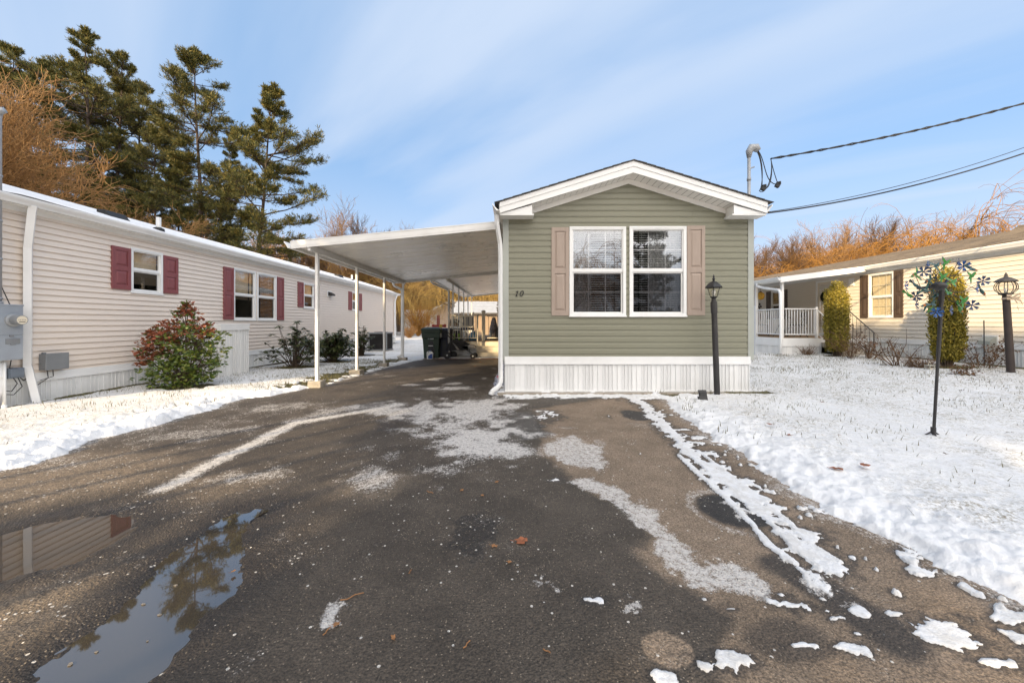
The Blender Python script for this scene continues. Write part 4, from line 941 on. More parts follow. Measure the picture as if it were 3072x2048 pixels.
# rear canopy over the porch
rc = thing('porch_canopy', 'narrower white metal canopy over the raised porch behind the carport', 'canopy', (-1.5, 18, 0))
b = MB(); RY1 = 22.3; xl2 = -2.93
for i in range(7):
    y0 = CY1 + .01 + i * 1.27; b.prism([(xl2, y0, cz(xl2, .03)), (xr_, y0, cz(xr_, .03)), (xr_, y0, cz(xr_, .10)), (xl2, y0, cz(xl2, .10))], (0, 1.258, 0))
b.build('roof', M['soffit'], rc)
b = MB(); b.prism([(xl2, RY1, cz(xl2, .0)), (xr_, RY1, cz(xr_, .0)), (xr_, RY1, cz(xr_, .15)), (xl2, RY1, cz(xl2, .15))], (0, .02, 0)); b.build('fascia', M['alu'], rc)
gutter_mb(CY1 + .03, RY1, xl2 - .002, cz(xl2, .015), -1, .12, .12).build('gutter', M['alu'], rc)
b = MB(); b.box(-2.425, -2.375, CY1 + .05, RY1 - .03, cz(-2.4, .21), cz(-2.4, .102)); b.build('beam', M['alu'], rc)
for y_ in (14.9, 16.5, 18.2, 20, 21.8):
    b = MB(); b.box(-2.425, -2.375, y_ - .03, y_ + .03, .55, cz(-2.4, .205)); b.build('post', M['alu'], rc)
b = MB(); zt = cz(xl2, .14); b.tube([(xl2 - .06, 13.55, zt + .02), (xl2 - .05, 13.55, zt - .04), (xl2, 13.6, zt - .10), (-2.52, 14.2, zt - .26), (-2.46, 14.3, zt - .34), (-2.46, 14.3, -.02)], .040, 8); b.build('downspout', M['alu'], rc, smooth=True)
# porch deck with rail and steps
dk = thing('porch_deck', 'raised porch with almond railing and two steps at the end of the driveway', 'porch', (-1.4, 16, 0))
GD = -.09
b = MB(); DY = 14.8
for i in range(52): b.box(-2.5, -.17, DY + i * .145, DY + i * .145 + .139, .525, .555)
b.build('floor', M['wood'], dk)
b = MB(); b.box(-2.52, -.16, DY - .02, DY + .0, .34, .523); b.box(-2.52, -2.50, DY, 22.3, .34, .523); b.build('fascia', M['almond'], dk)
skirting(frame((-2.5, DY + .02, 0), (1, 0, 0), (0, -1, 0)), 0, 2.33, GD, .34, .30, 'skirting', dk); skirting(frame((-2.49, 22.3, 0), (0, -1, 0), (-1, 0, 0)), 0, 7.45, GD, .34, .30, 'skirting', dk)
for (y0, z1_) in ((14.42, .12), (14.62, .36)):
    b = MB(); b.box(-1.38, -.17, y0 + .02, DY - .03, GD, z1_ - .035); b.box(-1.41, -.16, y0, DY - .025, z1_ - .033, z1_); b.build('step', M['almond'], dk, bevel=.008)
def rail(par, p0, p1, z0, z1, nb, mat_, bmat=None, th=.02, name='railing'):
    p0, p1 = Vector((*p0, 0)), Vector((*p1, 0)); b = MB(); d_ = (p1 - p0); ln = d_.length; d_.normalize(); nn = Vector((-d_.y, d_.x, 0)); fr = lambda u, w, z: p0 + d_ * u + nn * w + Vector((0, 0, z))
    b.fbox(fr, 0, ln, -.025, .025, z1 - .035, z1); b.fbox(fr, 0, ln, -.02, .02, z0, z0 + .035)
    for i in range(nb):
        u = ln * (i + .5) / nb; b.fbox(fr, u - th / 2, u + th / 2, -th / 2, th / 2, z0 + .03, z1 - .03, 1)
    return b.build(name, [mat_, bmat or mat_], par)
rail(dk, (-2.46, DY + .03), (-1.42, DY + .03), .66, 1.60, 10, M['almond'])
rail(dk, (-2.46, DY + .06), (-2.46, 22.2), .66, 1.60, 60, M['almond'])
rail(dk, (-1.02, DY + .10), (-.18, DY + .10), .66, 1.58, 6, M['almond'], M['brown'], .015)
b = MB(); b.box(-1.43, -1.37, DY - .02, DY + .06, .55, 1.66); b.box(-1.40, -1.345, 14.45, 14.51, .12, 1.28); b.build('newel', M['almond'], dk)
b = MB(); b.prism([(-1.40, 14.42, 1.25), (-1.40, 14.42, 1.31), (-1.40, DY, 1.62), (-1.40, DY, 1.56)], (.05, 0, 0)); b.build('handrail', M['almond'], dk)
b = MB(); b.box(-1.22, -1.09, DY + .02, DY + .15, .55, 1.72); b.obox((-1.155, DY + .085, 1.745), (.17, .17, .05)); b.obox((-1.155, DY + .085, 1.785), (.14, .14, .03), None, 0, .5); b.build('post', M['almond'], dk, bevel=.005)
b = MB(); b.box(-3.6, -.2, 13.95, 14.42, -.13, -.080); tag(b.build('brick_path', M['brick']), kind='structure')
b = MB(); b.box(-1.18, -.25, 14.02, 14.38, -.0795, -.068); tag(b.build('doormat', M['charcoal']), 'dark doormat lying on the bricks at the foot of the porch steps', 'doormat')
# ------------------------------------------------------------------ cream home on the right
HX = 12.0; RY0, RYe = 3.2, 23.5; RL = .113
ch = thing('mobile_home', 'cream mobile home with brown shutters, brown roof and a covered porch on the right', 'mobile home', (HX, 13, .2))
fH = frame((HX, RYe, 0), (0, -1, 0), (-1, 0, 0)); uY = lambda y: RYe - y
wr = (uY(12.32), uY(11.50), 1.46, 2.91); wp = (uY(16.95), uY(16.25), 1.45, 2.75); dr_ = (uY(14.45), uY(13.5), .82, 2.92)
lap_wall(fH, 0, RYe - RY0, .74, 3.2, RL, [ins(wr), ins(wp)], seams=1, seed=3, lip=.024).build('wall', M['cream'], ch)
q = lap_wall(frame((HX, RY0, 0), (1, 0, 0), (0, -1, 0)), 0, 4.4, .74, 3.95, RL, clips=[(3.2, .29), (3.2 + 4.4 * .29, -.29)]); q2 = lap_wall(frame((HX + 4.4, RYe, 0), (-1, 0, 0), (0, 1, 0)), 0, 4.4, .74, 3.95, RL, clips=[(3.2, .29), (3.2 + 4.4 * .29, -.29)]); q.add(q2.v, q2.f); q.build('wall', M['cream'], ch)
skirting(fH, 0, RYe - RY0, .2, .79, .68, 'skirting', ch)
b = MB(); b.box(HX - .30, HX + 4.4, RY0 - .05, RYe, -.1, .235); b.build('foundation', pm('sandy kerb', (.36,.29,.20), .9, .2, 6, .5), ch)
window(ch, fH, *wr, grille=(3, 2), blind='vertical', upper='lampglass', lower='lampglass', seed=41, mid=.47); window(ch, fH, *wp, blind='blind', upper='glass_side', seed=42)
for (a, c, z0, z1) in ((12.60, 12.335, 1.45, 2.90), (11.49, 11.225, 1.45, 2.92), (17.25, 16.96, 1.45, 2.74), (16.24, 15.95, 1.45, 2.74)): shutter(ch, frame((HX - .016, RYe, 0), (0, -1, 0), (-1, 0, 0)), uY(a), uY(c), z0, z1, M['brown'])
b = MB(); ring(b, fH, *dr_, .08, 0, .035); o = b.build('door', M['white'], ch, bevel=.004)
b = MB(); b.fbox(fH, dr_[0] + .08, dr_[1] - .08, 0, .018, .9, 2.84); b.build('door_leaf', M['almond'], o); b = MB(); b.fbox(fH, dr_[0] + .17, dr_[1] - .17, .019, .024, 1.75, 2.75); b.fbox(fH, dr_[0] + .17, dr_[1] - .17, .019, .024, 1.0, 1.66); b.build('pane', M['glass_side'], o)
b = MB(); b.fbox(fH, dr_[0] + .10, dr_[0] + .13, .02, .07, 1.72, 1.9); b.build('handle', M['steel'], o)
EXr, EZr, rs = HX - .22, 3.21, .288; RXr = 14.2; RZr = EZr + (RXr - EXr) * rs
b = MB()
for s in (0, 1):
    e = EXr - .05 if s == 0 else 2 * RXr - EXr + .05
    b.prism([(RXr, RY0 - .25, RZr), (e, RY0 - .25, EZr - .014), (e, RY0 - .25, EZr - .045), (RXr, RY0 - .25, RZr - .03)], (0, RYe - RY0 + .5, 0))
n = 11
for i in range(n):                                        # shingle courses
    a, c = i / n, (i + 1) / n; xa, xc_ = EXr - .05 + (RXr - EXr + .05) * a, EXr - .05 + (RXr - EXr + .05) * c; k = lambda x: EZr + (x - EXr) * rs
    b.prism([(xa, RY0 - .25, k(xa) + .012), (xc_, RY0 - .25, k(xc_) + .003), (xc_, RY0 - .25, k(xc_)), (xa, RY0 - .25, k(xa))], (0, RYe - RY0 + .5, 0))
b.build('roof', M['shinglebrown'], ch)
b = MB(); b.box(EXr, EXr + .02, RY0 - .22, RYe + .2, EZr - .17, EZr - .05); b.box(EXr + .02, HX - .005, RY0 - .22, RYe + .2, EZr - .172, EZr - .155); b.box(HX - .04, HX - .004, RY0, RYe, EZr - .26, EZr - .173); b.build('fascia', M['white'], ch)
gutter_mb(RY0 - .25, 12.3, EXr - .002, EZr - .04, -1, .115, .11).build('gutter', M['white'], ch)
x_, y_ = RXr - .35, 9.9; z_ = EZr + (x_ - EXr) * rs
b = MB(); b.prism([(x_ - .2, y_ - .2, z_ - .05), (x_ + .2, y_ - .2, z_ + .06), (x_ + .1, y_ - .2, z_ + .16)], (0, .4, 0)); b.build('roof_vent', M['shinglebrown'], ch)
b = MB(); b.lathe([(.05, -.05), (.05, .28)], (RXr - .12, 9.75, RZr - .1), 10); b.build('vent_pipe', M['white'], ch)
b = MB(); b.lathe([(.05, -.05), (.05, .28)], (RXr - 1.6, 19.2, EZr + .35), 10); b.build('vent_pipe', M['white'], ch)
b = MB(); b.fbox(fH, uY(13.02), uY(12.84), 0, .05, 2.60, 2.86); b.build('wall_light', M['white'], ch); 
b = MB(); b.fbox(fH, uY(9.32), uY(9.02), .0, .05, .72, .98); o = b.build('exhaust_vent', M['white'], ch); b = MB(); b.prism([fH(uY(9.28), .05, .95), fH(uY(9.28), .22, .84), fH(uY(9.28), .22, .74), fH(uY(9.28), .05, .76)], (0, -.24, 0)); b.build('hood', M['trimgrey'], o)
# porch: floor, skirting, roof, posts, rails, steps
PX0, PY0_, PY1_, PF = 9.10, 12.36, 19.5, .78
b = MB()
for i in range(20): b.box(PX0 + i * .145, PX0 + i * .145 + .139, PY0_, PY1_, PF - .03, PF)
b.build('porch_floor', M['wood'], ch)
b = MB(); b.box(PX0 - .02, HX - .05, PY0_ - .02, PY0_, PF - .22, PF - .004); b.box(PX0 - .02, PX0, PY0_, PY1_, PF - .22, PF - .004); b.build('porch_fascia', M['white'], ch)
skirting(frame((PX0, PY0_ + .01, 0), (1, 0, 0), (0, -1, 0)), 0, 2.8, .2, PF - .22, PF - .25, 'skirting', ch); skirting(frame((PX0 + .01, PY1_, 0), (0, -1, 0), (-1, 0, 0)), 0, PY1_ - PY0_, .2, PF - .22, PF - .25, 'skirting', ch)
pz = lambda x, k=0: 2.83 + (x - 9.0) * .128 - k
b = MB(); b.prism([(8.95, PY0_ - .12, pz(8.95)), (EXr + .03, PY0_ - .12, pz(EXr + .03)), (EXr + .03, PY0_ - .12, pz(EXr, .05)), (8.95, PY0_ - .12, pz(8.95, .05))], (0, PY1_ - PY0_ + .3, 0)); b.build('porch_roof', M['shinglebrown'], ch)
b = MB(); b.prism([(8.96, PY0_ - .14, pz(8.96, .006)), (EXr, PY0_ - .14, pz(EXr, .006)), (EXr, PY0_ - .14, pz(EXr, .19)), (8.96, PY0_ - .14, pz(8.96, .19))], (0, .018, 0)); b.box(8.95, 8.97, PY0_ - .12, PY1_, pz(8.96, .17), pz(8.96, .02)); b.build('fascia', M['white'], ch)
b = MB(); b.prism([(8.98, PY0_ - .12, pz(8.98, .10)), (HX - .02, PY0_ - .12, pz(HX, .10)), (HX - .02, PY0_ - .12, pz(HX, .115)), (8.98, PY0_ - .12, pz(8.98, .115))], (0, PY1_ - PY0_, 0)); b.build('porch_ceiling', M['soffit'], ch)
gutter_mb(PY0_ - .16, PY1_, 8.948, pz(8.95, .01), -1, .11, .11).build('gutter', M['white'], ch)
for y_ in (PY0_ + .08, 13.75, 15.6, 17.5, 19.3):
    b = MB(); b.box(PX0 + .02, PX0 + .10, y_ - .04, y_ + .04, PF, pz(PX0, .10)); b.build('post', M['white'], ch, bevel=.004)
b = MB(); b.tube([(8.89, 13.3, pz(8.9, .12)), (8.89, 13.3, pz(8.9, .20)), (8.95, 13.1, pz(8.9, .28)), (9.04, 12.42, pz(8.9, .42)), (9.05, 12.36, pz(8.9, .54)), (9.05, 12.33, .75), (9.0, 12.3, .24)], .048, 8); b.build('downspout', M['white'], ch, smooth=True)
rail(ch, (PX0 + .06, PY0_ + .13), (PX0 + .06, 13.7), PF + .10, PF + 1.0, 13, M['white'], None, .018); rail(ch, (PX0 + .06, 13.8), (PX0 + .06, 19.2), PF + .10, PF + 1.0, 46, M['white'], None, .018)
rail(ch, (PX0 + .14, PY0_ + .06), (10.28, PY0_ + .06), PF + .10, PF + 1.0, 11, M['white'], None, .018)
b = MB(); b.box(10.28, 10.34, PY0_ + .03, PY0_ + .09, .5, PF + 1.05); b.box(11.30, 11.36, PY0_ + .03, PY0_ + .09, PF, PF + 1.05); b.build('newel', M['white'], ch)
for i in range(3):
    b = MB(); b.box(10.4, 11.3, PY0_ - .28 * (3 - i), PY0_ - .03, .15, .2 + .145 * (i + 1)); b.build('step', M['concrete'], ch, bevel=.01)
for x_ in (10.31, 11.33):
    b = MB(); p0, p1 = Vector((x_, PY0_ + .05, PF + .98)), Vector((x_, PY0_ - .88, .98)); b.tube([p0, p1], .016, 6); b.tube([p0 - Vector((0,0,.82)), p1 - Vector((0,0,.68))], .009, 6); b.tube([p1, (x_, p1.y, .2)], .014, 6)
    for i in range(6): q = p0.lerp(p1, (i + .5) / 6.5); b.tube([q, q - Vector((0, 0, .74))], .006, 5)
    b.build('step_rail', M['white'] if x_ < 11 else M['black'], ch)
# things on that porch
b = MB(); c_ = Vector((9.9, 14.6, 2.36)); b.lathe([(.02, -.16), (.09, -.13), (.135, -.05), (.14, .02), (.12, .09), (.06, .135), (.03, .15)], c_, 14); lam = thing('hanging_lantern', 'amber glass globe lantern hanging under the porch roof of the cream home', 'lantern', (9.9, 14.6, 2.36))
b.build('globe', pm('amber glass', (.62, .36, .04), .18, .3, 30), lam, smooth=True)
b = MB(); b.lathe([(.035, .14), (.05, .16), (.02, .19)], c_, 8); b.tube([c_ + Vector((0, 0, .18)), (9.9, 14.6, pz(9.9, .11))], .005, 4); b.build('chain', M['brown'], lam)
b = MB()
for (du, dz, r) in ((0, .13, .07), (0, -.16, .065), (.09, .02, .065), (-.09, .02, .065), (0, -.02, .075)):
    b.lathe([(r, 0), (r * .9, .03), (.01, .045)], fH(uY(17.75) + du, 0, 2.05 + dz), 12, 0, Matrix.Rotation(-math.pi / 2, 3, 'Y'))
tag(b.build('wall_ornament', M['brown']), 'dark cross shaped ornament on the porch wall of the cream home', 'wall ornament')
b = MB()
for i in range(20): q = 2 * math.pi * i / 20; b.obox(fH(uY(13.98) + .16 * math.cos(q), .05, 2.28 + .16 * math.sin(q)), (.05, .09, .08), Matrix.Rotation(q * 3, 3, 'X'))
tag(b.build('wreath', M['spruce']), 'dark green wreath on the porch door of the cream home', 'wreath')
def iron_chair(x, y, rot, label):
    t = thing('iron_chair', label, 'chair', (x, y, PF), 'wrought iron porch chairs'); Mr = Matrix.Rotation(rot, 3, 'Z'); T = lambda p: Vector((x, y, PF)) + Mr @ Vector(p)
    b = MB(); b.lathe([(.21, .42), (.22, .435), (.21, .45), (.0, .455)], (x, y, PF), 14); b.build('seat', M['black'], t)
    for (sx, sy) in ((-1,-1),(1,-1),(-1,1),(1,1)):
        b = MB(); b.tube([T((sx*.15, sy*.15, .43)), T((sx*.19, sy*.19, .30)), T((sx*.15, sy*.16, .15)), T((sx*.22, sy*.22, .0))], .013, 5); b.build('leg', M['black'], t)
    b = MB(); arc = [T((.20 * math.cos(q), .19 + .05 * math.sin(q), .46 + .50 * math.sin(q) ** .6)) for q in [math.pi * i / 12 for i in range(13)]]; b.tube(arc, .014, 5)
    for k in (-.11, -.04, .04, .11): b.tube([T((k, .2, .46)), T((k + .03, .21, .62)), T((k - .03, .22, .76)), T((k * .6, .235, .93 - abs(k)))], .010, 4)
    for z in (.6, .74): b.tube([T((-.17, .2, z)), T((0, .22, z + .04)), T((.17, .2, z))], .010, 4)
    b.build('backrest', M['black'], t); return t
iron_chair(10.35, 13.3, R(-100), 'black wrought iron chair at the right end of the cream home porch'); iron_chair(9.75, 14.3, R(60), 'black wrought iron chair behind the porch rail near the corner post')
t = thing('porch_table', 'small round black iron table between the iron chairs on the porch', 'table', (9.95, 13.55, PF)); b = MB(); b.lathe([(.30, .68), (.31, .69), (.30, .70)], (9.95, 13.55, PF), 16); b.build('table_top', M['black'], t)
for q in (0.3, 2.4, 4.5): b = MB(); b.tube([(9.95, 13.55, PF + .68), (9.95 + .07 * math.cos(q), 13.55 + .07 * math.sin(q), PF + .4), (9.95 + .24 * math.cos(q), 13.55 + .24 * math.sin(q), PF)], .013, 5); b.build('leg', M['black'], t)
t = thing('porch_bench', 'cushioned dark bench behind the left part of the white porch railing', 'bench', (10.0, 16.0, PF)); b = MB(); b.obox((10.0, 16.0, PF + .40), (.55, 1.5, .14)); b.build('seat', pm('dark patterned cushion', (.17,.13,.10), .9, .5, 9), t, bevel=.04); b = MB(); b.obox((10.3, 16.0, PF + .68), (.14, 1.5, .5), Matrix.Rotation(.2, 3, 'Y')); b.build('backrest', pm('brown cushion', (.14,.10,.075), .9, .5, 9), t, bevel=.04)
for (sx, sy) in ((-.22, -.68), (.22, -.68), (-.22, .68), (.22, .68)): b = MB(); b.box(10 + sx - .02, 10 + sx + .02, 16 + sy - .02, 16 + sy + .02, PF, PF + .34); b.build('leg', M['black'], t)
# ------------------------------------------------------------------ lamps, spinner, things by the drive
lp = thing('lamp_post', 'black lamp post with a small lantern standing in front of the green home', 'lamp post', (3.50, 6.25, 0))
b = MB(); x_, y_ = 3.50, 6.25; tp = Vector((3.438, 6.25, 1.70)); bt = Vector((x_, y_, -.05))
b.tube([bt, bt.lerp(tp, .96)], [.047, .045], 14); b.tube([bt.lerp(tp, .86), bt.lerp(tp, .97)], .052, 14); b.tube([bt.lerp(tp, .965), bt.lerp(tp, 1.0)], [.040, .034], 12); b.build('post', M['charcoal'], lp, smooth=False)
def lantern(par, c, s, mat_, glass_, globe=False):
    c = Vector(c); b = MB(); g = MB()
    if not globe:
        b.lathe([(.030, 0), (.060, .02), (.062, .035), (.03, .04)], c, 6); n = 6
        for i in range(n):
            q = 2 * math.pi * i / n; b.tube([c + Vector((.056 * math.cos(q), .056 * math.sin(q), .03)), c + Vector((.105 * math.cos(q), .105 * math.sin(q), .19))], .0055, 4)
        b.lathe([(.145, .185), (.150, .195), (.10, .245), (.05, .285), (.018, .30), (.018, .325), (.03, .335), (.012, .36), (.02, .375), (.004, .41)], c, 6)
        g.lathe([(.052, .035), (.098, .185)], c, 6); h_ = .19
    else:
        b.lathe([(.05, 0), (.10, .02), (.10, .04), (.05, .05)], c, 12); n = 8
        for i in range(n):
            q = 2 * math.pi * i / n; b.tube([c + Vector((r * math.cos(q), r * math.sin(q), z)) for r, z in ((.09, .04), (.145, .11), (.155, .17), (.14, .235), (.10, .28))], .007, 5)
        b.lathe([(.155, .275), (.16, .285), (.13, .32), (.07, .36), (.035, .375), (.02, .40), (.025, .42), (.006, .47)], c, 14)
        g.lathe([(.075, .05), (.13, .11), (.14, .17), (.125, .235), (.09, .28)], c, 14)
    b.build('lantern_cage', mat_, par); g.build('lantern_glass', M['lampglass'], par)
    k = MB(); k.lathe([(.022, .03), (.022, .075), (.03, .10), (.03, .13), (.012, .155)], c, 10); k.build('bulb', M['white'], par, smooth=True)
lantern(lp, tp, 1, M['black'], 0)
rx, ry = gp(3034, 1127); rl = thing('lamp_post', 'brown lamp post with a round caged lantern and a ribbon bow on the right lawn', 'lamp post', (rx, ry, gzf(rx, ry)))
b = MB(); bt = Vector((rx, ry, gzf(rx, ry) - .05)); tp = bt + Vector((-.11, 0, 1.70)); b.tube([bt, tp], [.060, .052], 14); b.build('post', pm('brown post', (.045,.032,.027), .55, .2, 5, .3, 80), rl)
lantern(rl, tp, 1.2, M['charcoal'], 0, True)
b = MB(); c_ = tp + Vector((.0, -.06, -.06))
def ribbon(pts, wd=.022):
    for p, q in zip(pts, pts[1:]):
        p, q = c_ + Vector(p), c_ + Vector(q); b.add([p + Vector((0,0,-wd)), q + Vector((0,0,-wd)), q + Vector((0,0,wd)), p + Vector((0,0,wd))], [(0,1,2,3)])
ribbon([(-.08,.07,-.01),(-.06,.0,.0),(0,-.02,0),(.07,0,0),(.09,.07,.01)]); ribbon([(0,-.03,0),(.08,-.06,.07),(.16,-.04,.09),(.19,-.02,.05),(.12,-.05,.01),(0,-.04,-.02)])
ribbon([(0,-.03,0),(-.06,-.07,.05),(-.13,-.05,.05),(-.12,-.04,-.01),(0,-.04,-.02)]); ribbon([(.01,-.04,0),(.07,-.06,-.10),(.08,-.05,-.17),(.11,-.05,-.24)]); ribbon([(.03,-.04,0),(.14,-.06,-.06),(.18,-.06,-.13)])
b.build('bow', pm('tan satin ribbon', (.42,.33,.24), .4, .2, 20), rl)
sx, sy = gp(2108, 1211); sl_ = thing('solar_spotlight', 'small black solar spotlight staked in the snow beside the lamp post', 'spotlight', (sx, sy, 0)); b = MB(); b.obox((sx - .005, sy - .02, .13), (.125, .018, .19), Matrix.Rotation(R(-22), 3, 'X'))
for i in range(5): b.obox((sx - .005, sy - .031 + .0, .07 + i * .03), (.105, .004, .022), Matrix.Rotation(R(-22), 3, 'X'))
b.build('panel', M['black'], sl_); b = MB(); b.tube([(sx, sy + .03, .10), (sx + .01, sy + .02, -.06)], .016, 6); b.lathe([(.02, 0), (.045, .02), (.05, .07), (.03, .075)], (sx, sy + .06, .03), 10); b.build('stake', M['black'], sl_)

# wind spinner
wx, wy = gp(2800, 1322); wz = gzf(wx, wy); ws = thing('wind_spinner', 'tall metal wind spinner with green hummingbirds and blue flowers on a thin pole', 'wind spinner', (wx, wy, wz))
def W(px, py, dy=0.0): return Vector((up(px, wy + dy), wy + dy, vp(py, wy + dy)))
bt = Vector((wx, wy, wz + .02)); hb = W(2826, 868)
b = MB(); b.tube([bt, bt.lerp(hb, .55)], .0135, 8); b.tube([bt.lerp(hb, .55), bt.lerp(hb, .93)], .017, 8); b.tube([bt.lerp(hb, .92), hb], .022, 8)
for q in (.2, 1.5, 2.9, 4.3): p = bt + Vector((.13 * math.cos(q), .10 * math.sin(q), .0)); b.tube([bt + Vector((0,0,.09)), bt.lerp(p, .5) + Vector((0, 0, .05)), p, p - Vector((0, 0, .06))], .008, 5)
b.tube([bt + Vector((0,0,.06)), bt + Vector((0,0,.13))], .022, 8)
b.build('pole', M['charcoal'], ws)
b = MB(); hc = W(2817, 858, -.10); b.lathe([(.0, -.044), (.034, -.038), (.056, -.018), (.064, 0), (.056, .018), (.034, .038), (0, .044)], hc, 16, 0, Matrix.Rotation(R(12), 3, 'Y')); b.tube([hc, hc + Vector((.05, .25, 0))], .014, 8); b.build('hub', M['charcoal'], ws, smooth=True)
birdm = [leafmat('green enamel', [(.02,.11,.016),(.05,.26,.03)], .25, spec=.6), leafmat('blue green enamel', [(.01,.035,.07),(.015,.09,.06)], .25, spec=.6), pm('orange enamel', (.42,.12,.015), .25, .3, 30)]
flm = [pm('blue enamel', (.02,.085,.27), .25, .4, 30, metal=.2), pm('dark blue enamel', (.016,.04,.11), .35, .4, 30)]
BIRDS = [(850,425,200,1),(1085,335,20,0),(1180,310,25,1),(1455,375,-30,0),(1450,445,40,1),(1555,610,-60,0),(1150,455,30,1),(1265,500,20,1),(990,490,-160,0),(865,545,-40,0),(965,600,-30,0),(800,650,-35,1),(1075,650,20,0),(1215,625,-25,1),(1370,705,35,1),(1325,790,-70,1),(1045,790,-15,1),(975,745,180,0)]
FLOW = [(980,330,0),(945,400,1),(755,545,0),(865,655,1),(865,745,1),(1080,825,0),(1225,800,0),(1450,750,1),(1495,580,0),(1565,495,1),(1300,310,1),(1365,340,0),(1175,510,0)]
def cr6(x, y): return 2500 + x / 3.484, 700 + y / 3.484
ctr = W(*cr6(1175, 560), .05)
wires = MB()
for k, (x, y, a, br) in enumerate(BIRDS):
    c = W(*cr6(x, y), .10 * math.sin(k * 1.7)); s = .09; Mx = Matrix.Rotation(R(-a), 3, 'Y') @ Matrix.Rotation(R((-1) ** k * 25), 3, 'X')
    T = lambda p: c + Mx @ (Vector(p) * s); b = MB(); mi = 0 if br else 1
    b.tube([T(p) for p in ((-.55, 0, .0), (-.35, 0, -.02), (0, 0, 0), (.32, 0, .10), (.5, 0, .16), (.6, 0, .15))], [s * r for r in (.03, .12, .19, .14, .11, .03)], 7, mi)
    b.tube([T((.22, -.06, .02)), T((.42, -.06, .10))], [s * .12, s * .10], 6, 2); b.tube([T((.56, 0, .15)), T((1.02, 0, .10))], [s * .03, s * .008], 4, 1)
    for sg in (1, -1):
        pts = [(.12, 0, .05), (-.02, .12 * sg, .42), (-.20, .2 * sg, .85), (-.42, .22 * sg, 1.05), (-.38, .16 * sg, .62), (-.22, .05 * sg, .15)]
        if sg < 0: pts = [(p[0] - .25, p[1], -p[2] * .75 + .05) for p in pts]
        b.poly([T(p) for p in pts[:3] + pts[4:]], mi); b.poly([T(pts[2]), T(pts[3]), T(pts[4])], 1)
    b.poly([T((-.45, -.05, 0)), T((-1.05, -.12, .12)), T((-1.1, 0, -.02)), T((-1.0, .1, -.18)), T((-.45, .05, -.03))], mi)
    b.build('hummingbird', birdm, ws)
    d_ = c - ctr; m1 = ctr + d_ * .5 + Vector((-d_.z, 0, d_.x)) * .22 + Vector((0, .06, 0)); wires.tube([ctr + d_ * .1 + Vector((0, .05, 0)), m1, c], .0032, 4)
for k, (x, y, dk_) in enumerate(FLOW):
    c = W(*cr6(x, y), .10 * math.cos(k * 2.1)); b = MB(); Mx = Matrix.Rotation(R((-1) ** k * 30), 3, 'Z') @ Matrix.Rotation(k, 3, 'Y')
    for i in range(6):
        q = i * math.pi / 3; P = lambda r, o, y_=0: c + Mx @ Vector((r * math.cos(q + o), y_, r * math.sin(q + o)))
        b.poly([P(.006, 0, .006), P(.036, -.36, -.004), P(.058, -.27, -.012), P(.053, 0, -.006), P(.058, .27, -.012), P(.036, .36, -.004)])
    b.lathe([(.010, -.004), (.008, .006)], c, 8, 0, Matrix.Rotation(R(90), 3, 'X')); b.build('flower', flm[dk_], ws)
    d_ = c - ctr; m1 = ctr + d_ * .55 + Vector((d_.z, 0, -d_.x)) * .22 + Vector((0, .06, 0)); wires.tube([ctr + d_ * .08 + Vector((0, .05, 0)), m1, c], .0032, 4)
for r in (.07, .13): wires.tube([ctr + Vector((r * math.cos(i * .3307), .05, r * .72 * math.sin(i * .3307))) for i in range(20)], .0035, 4)
wires.build('wire_wheel', M['charcoal'], ws)

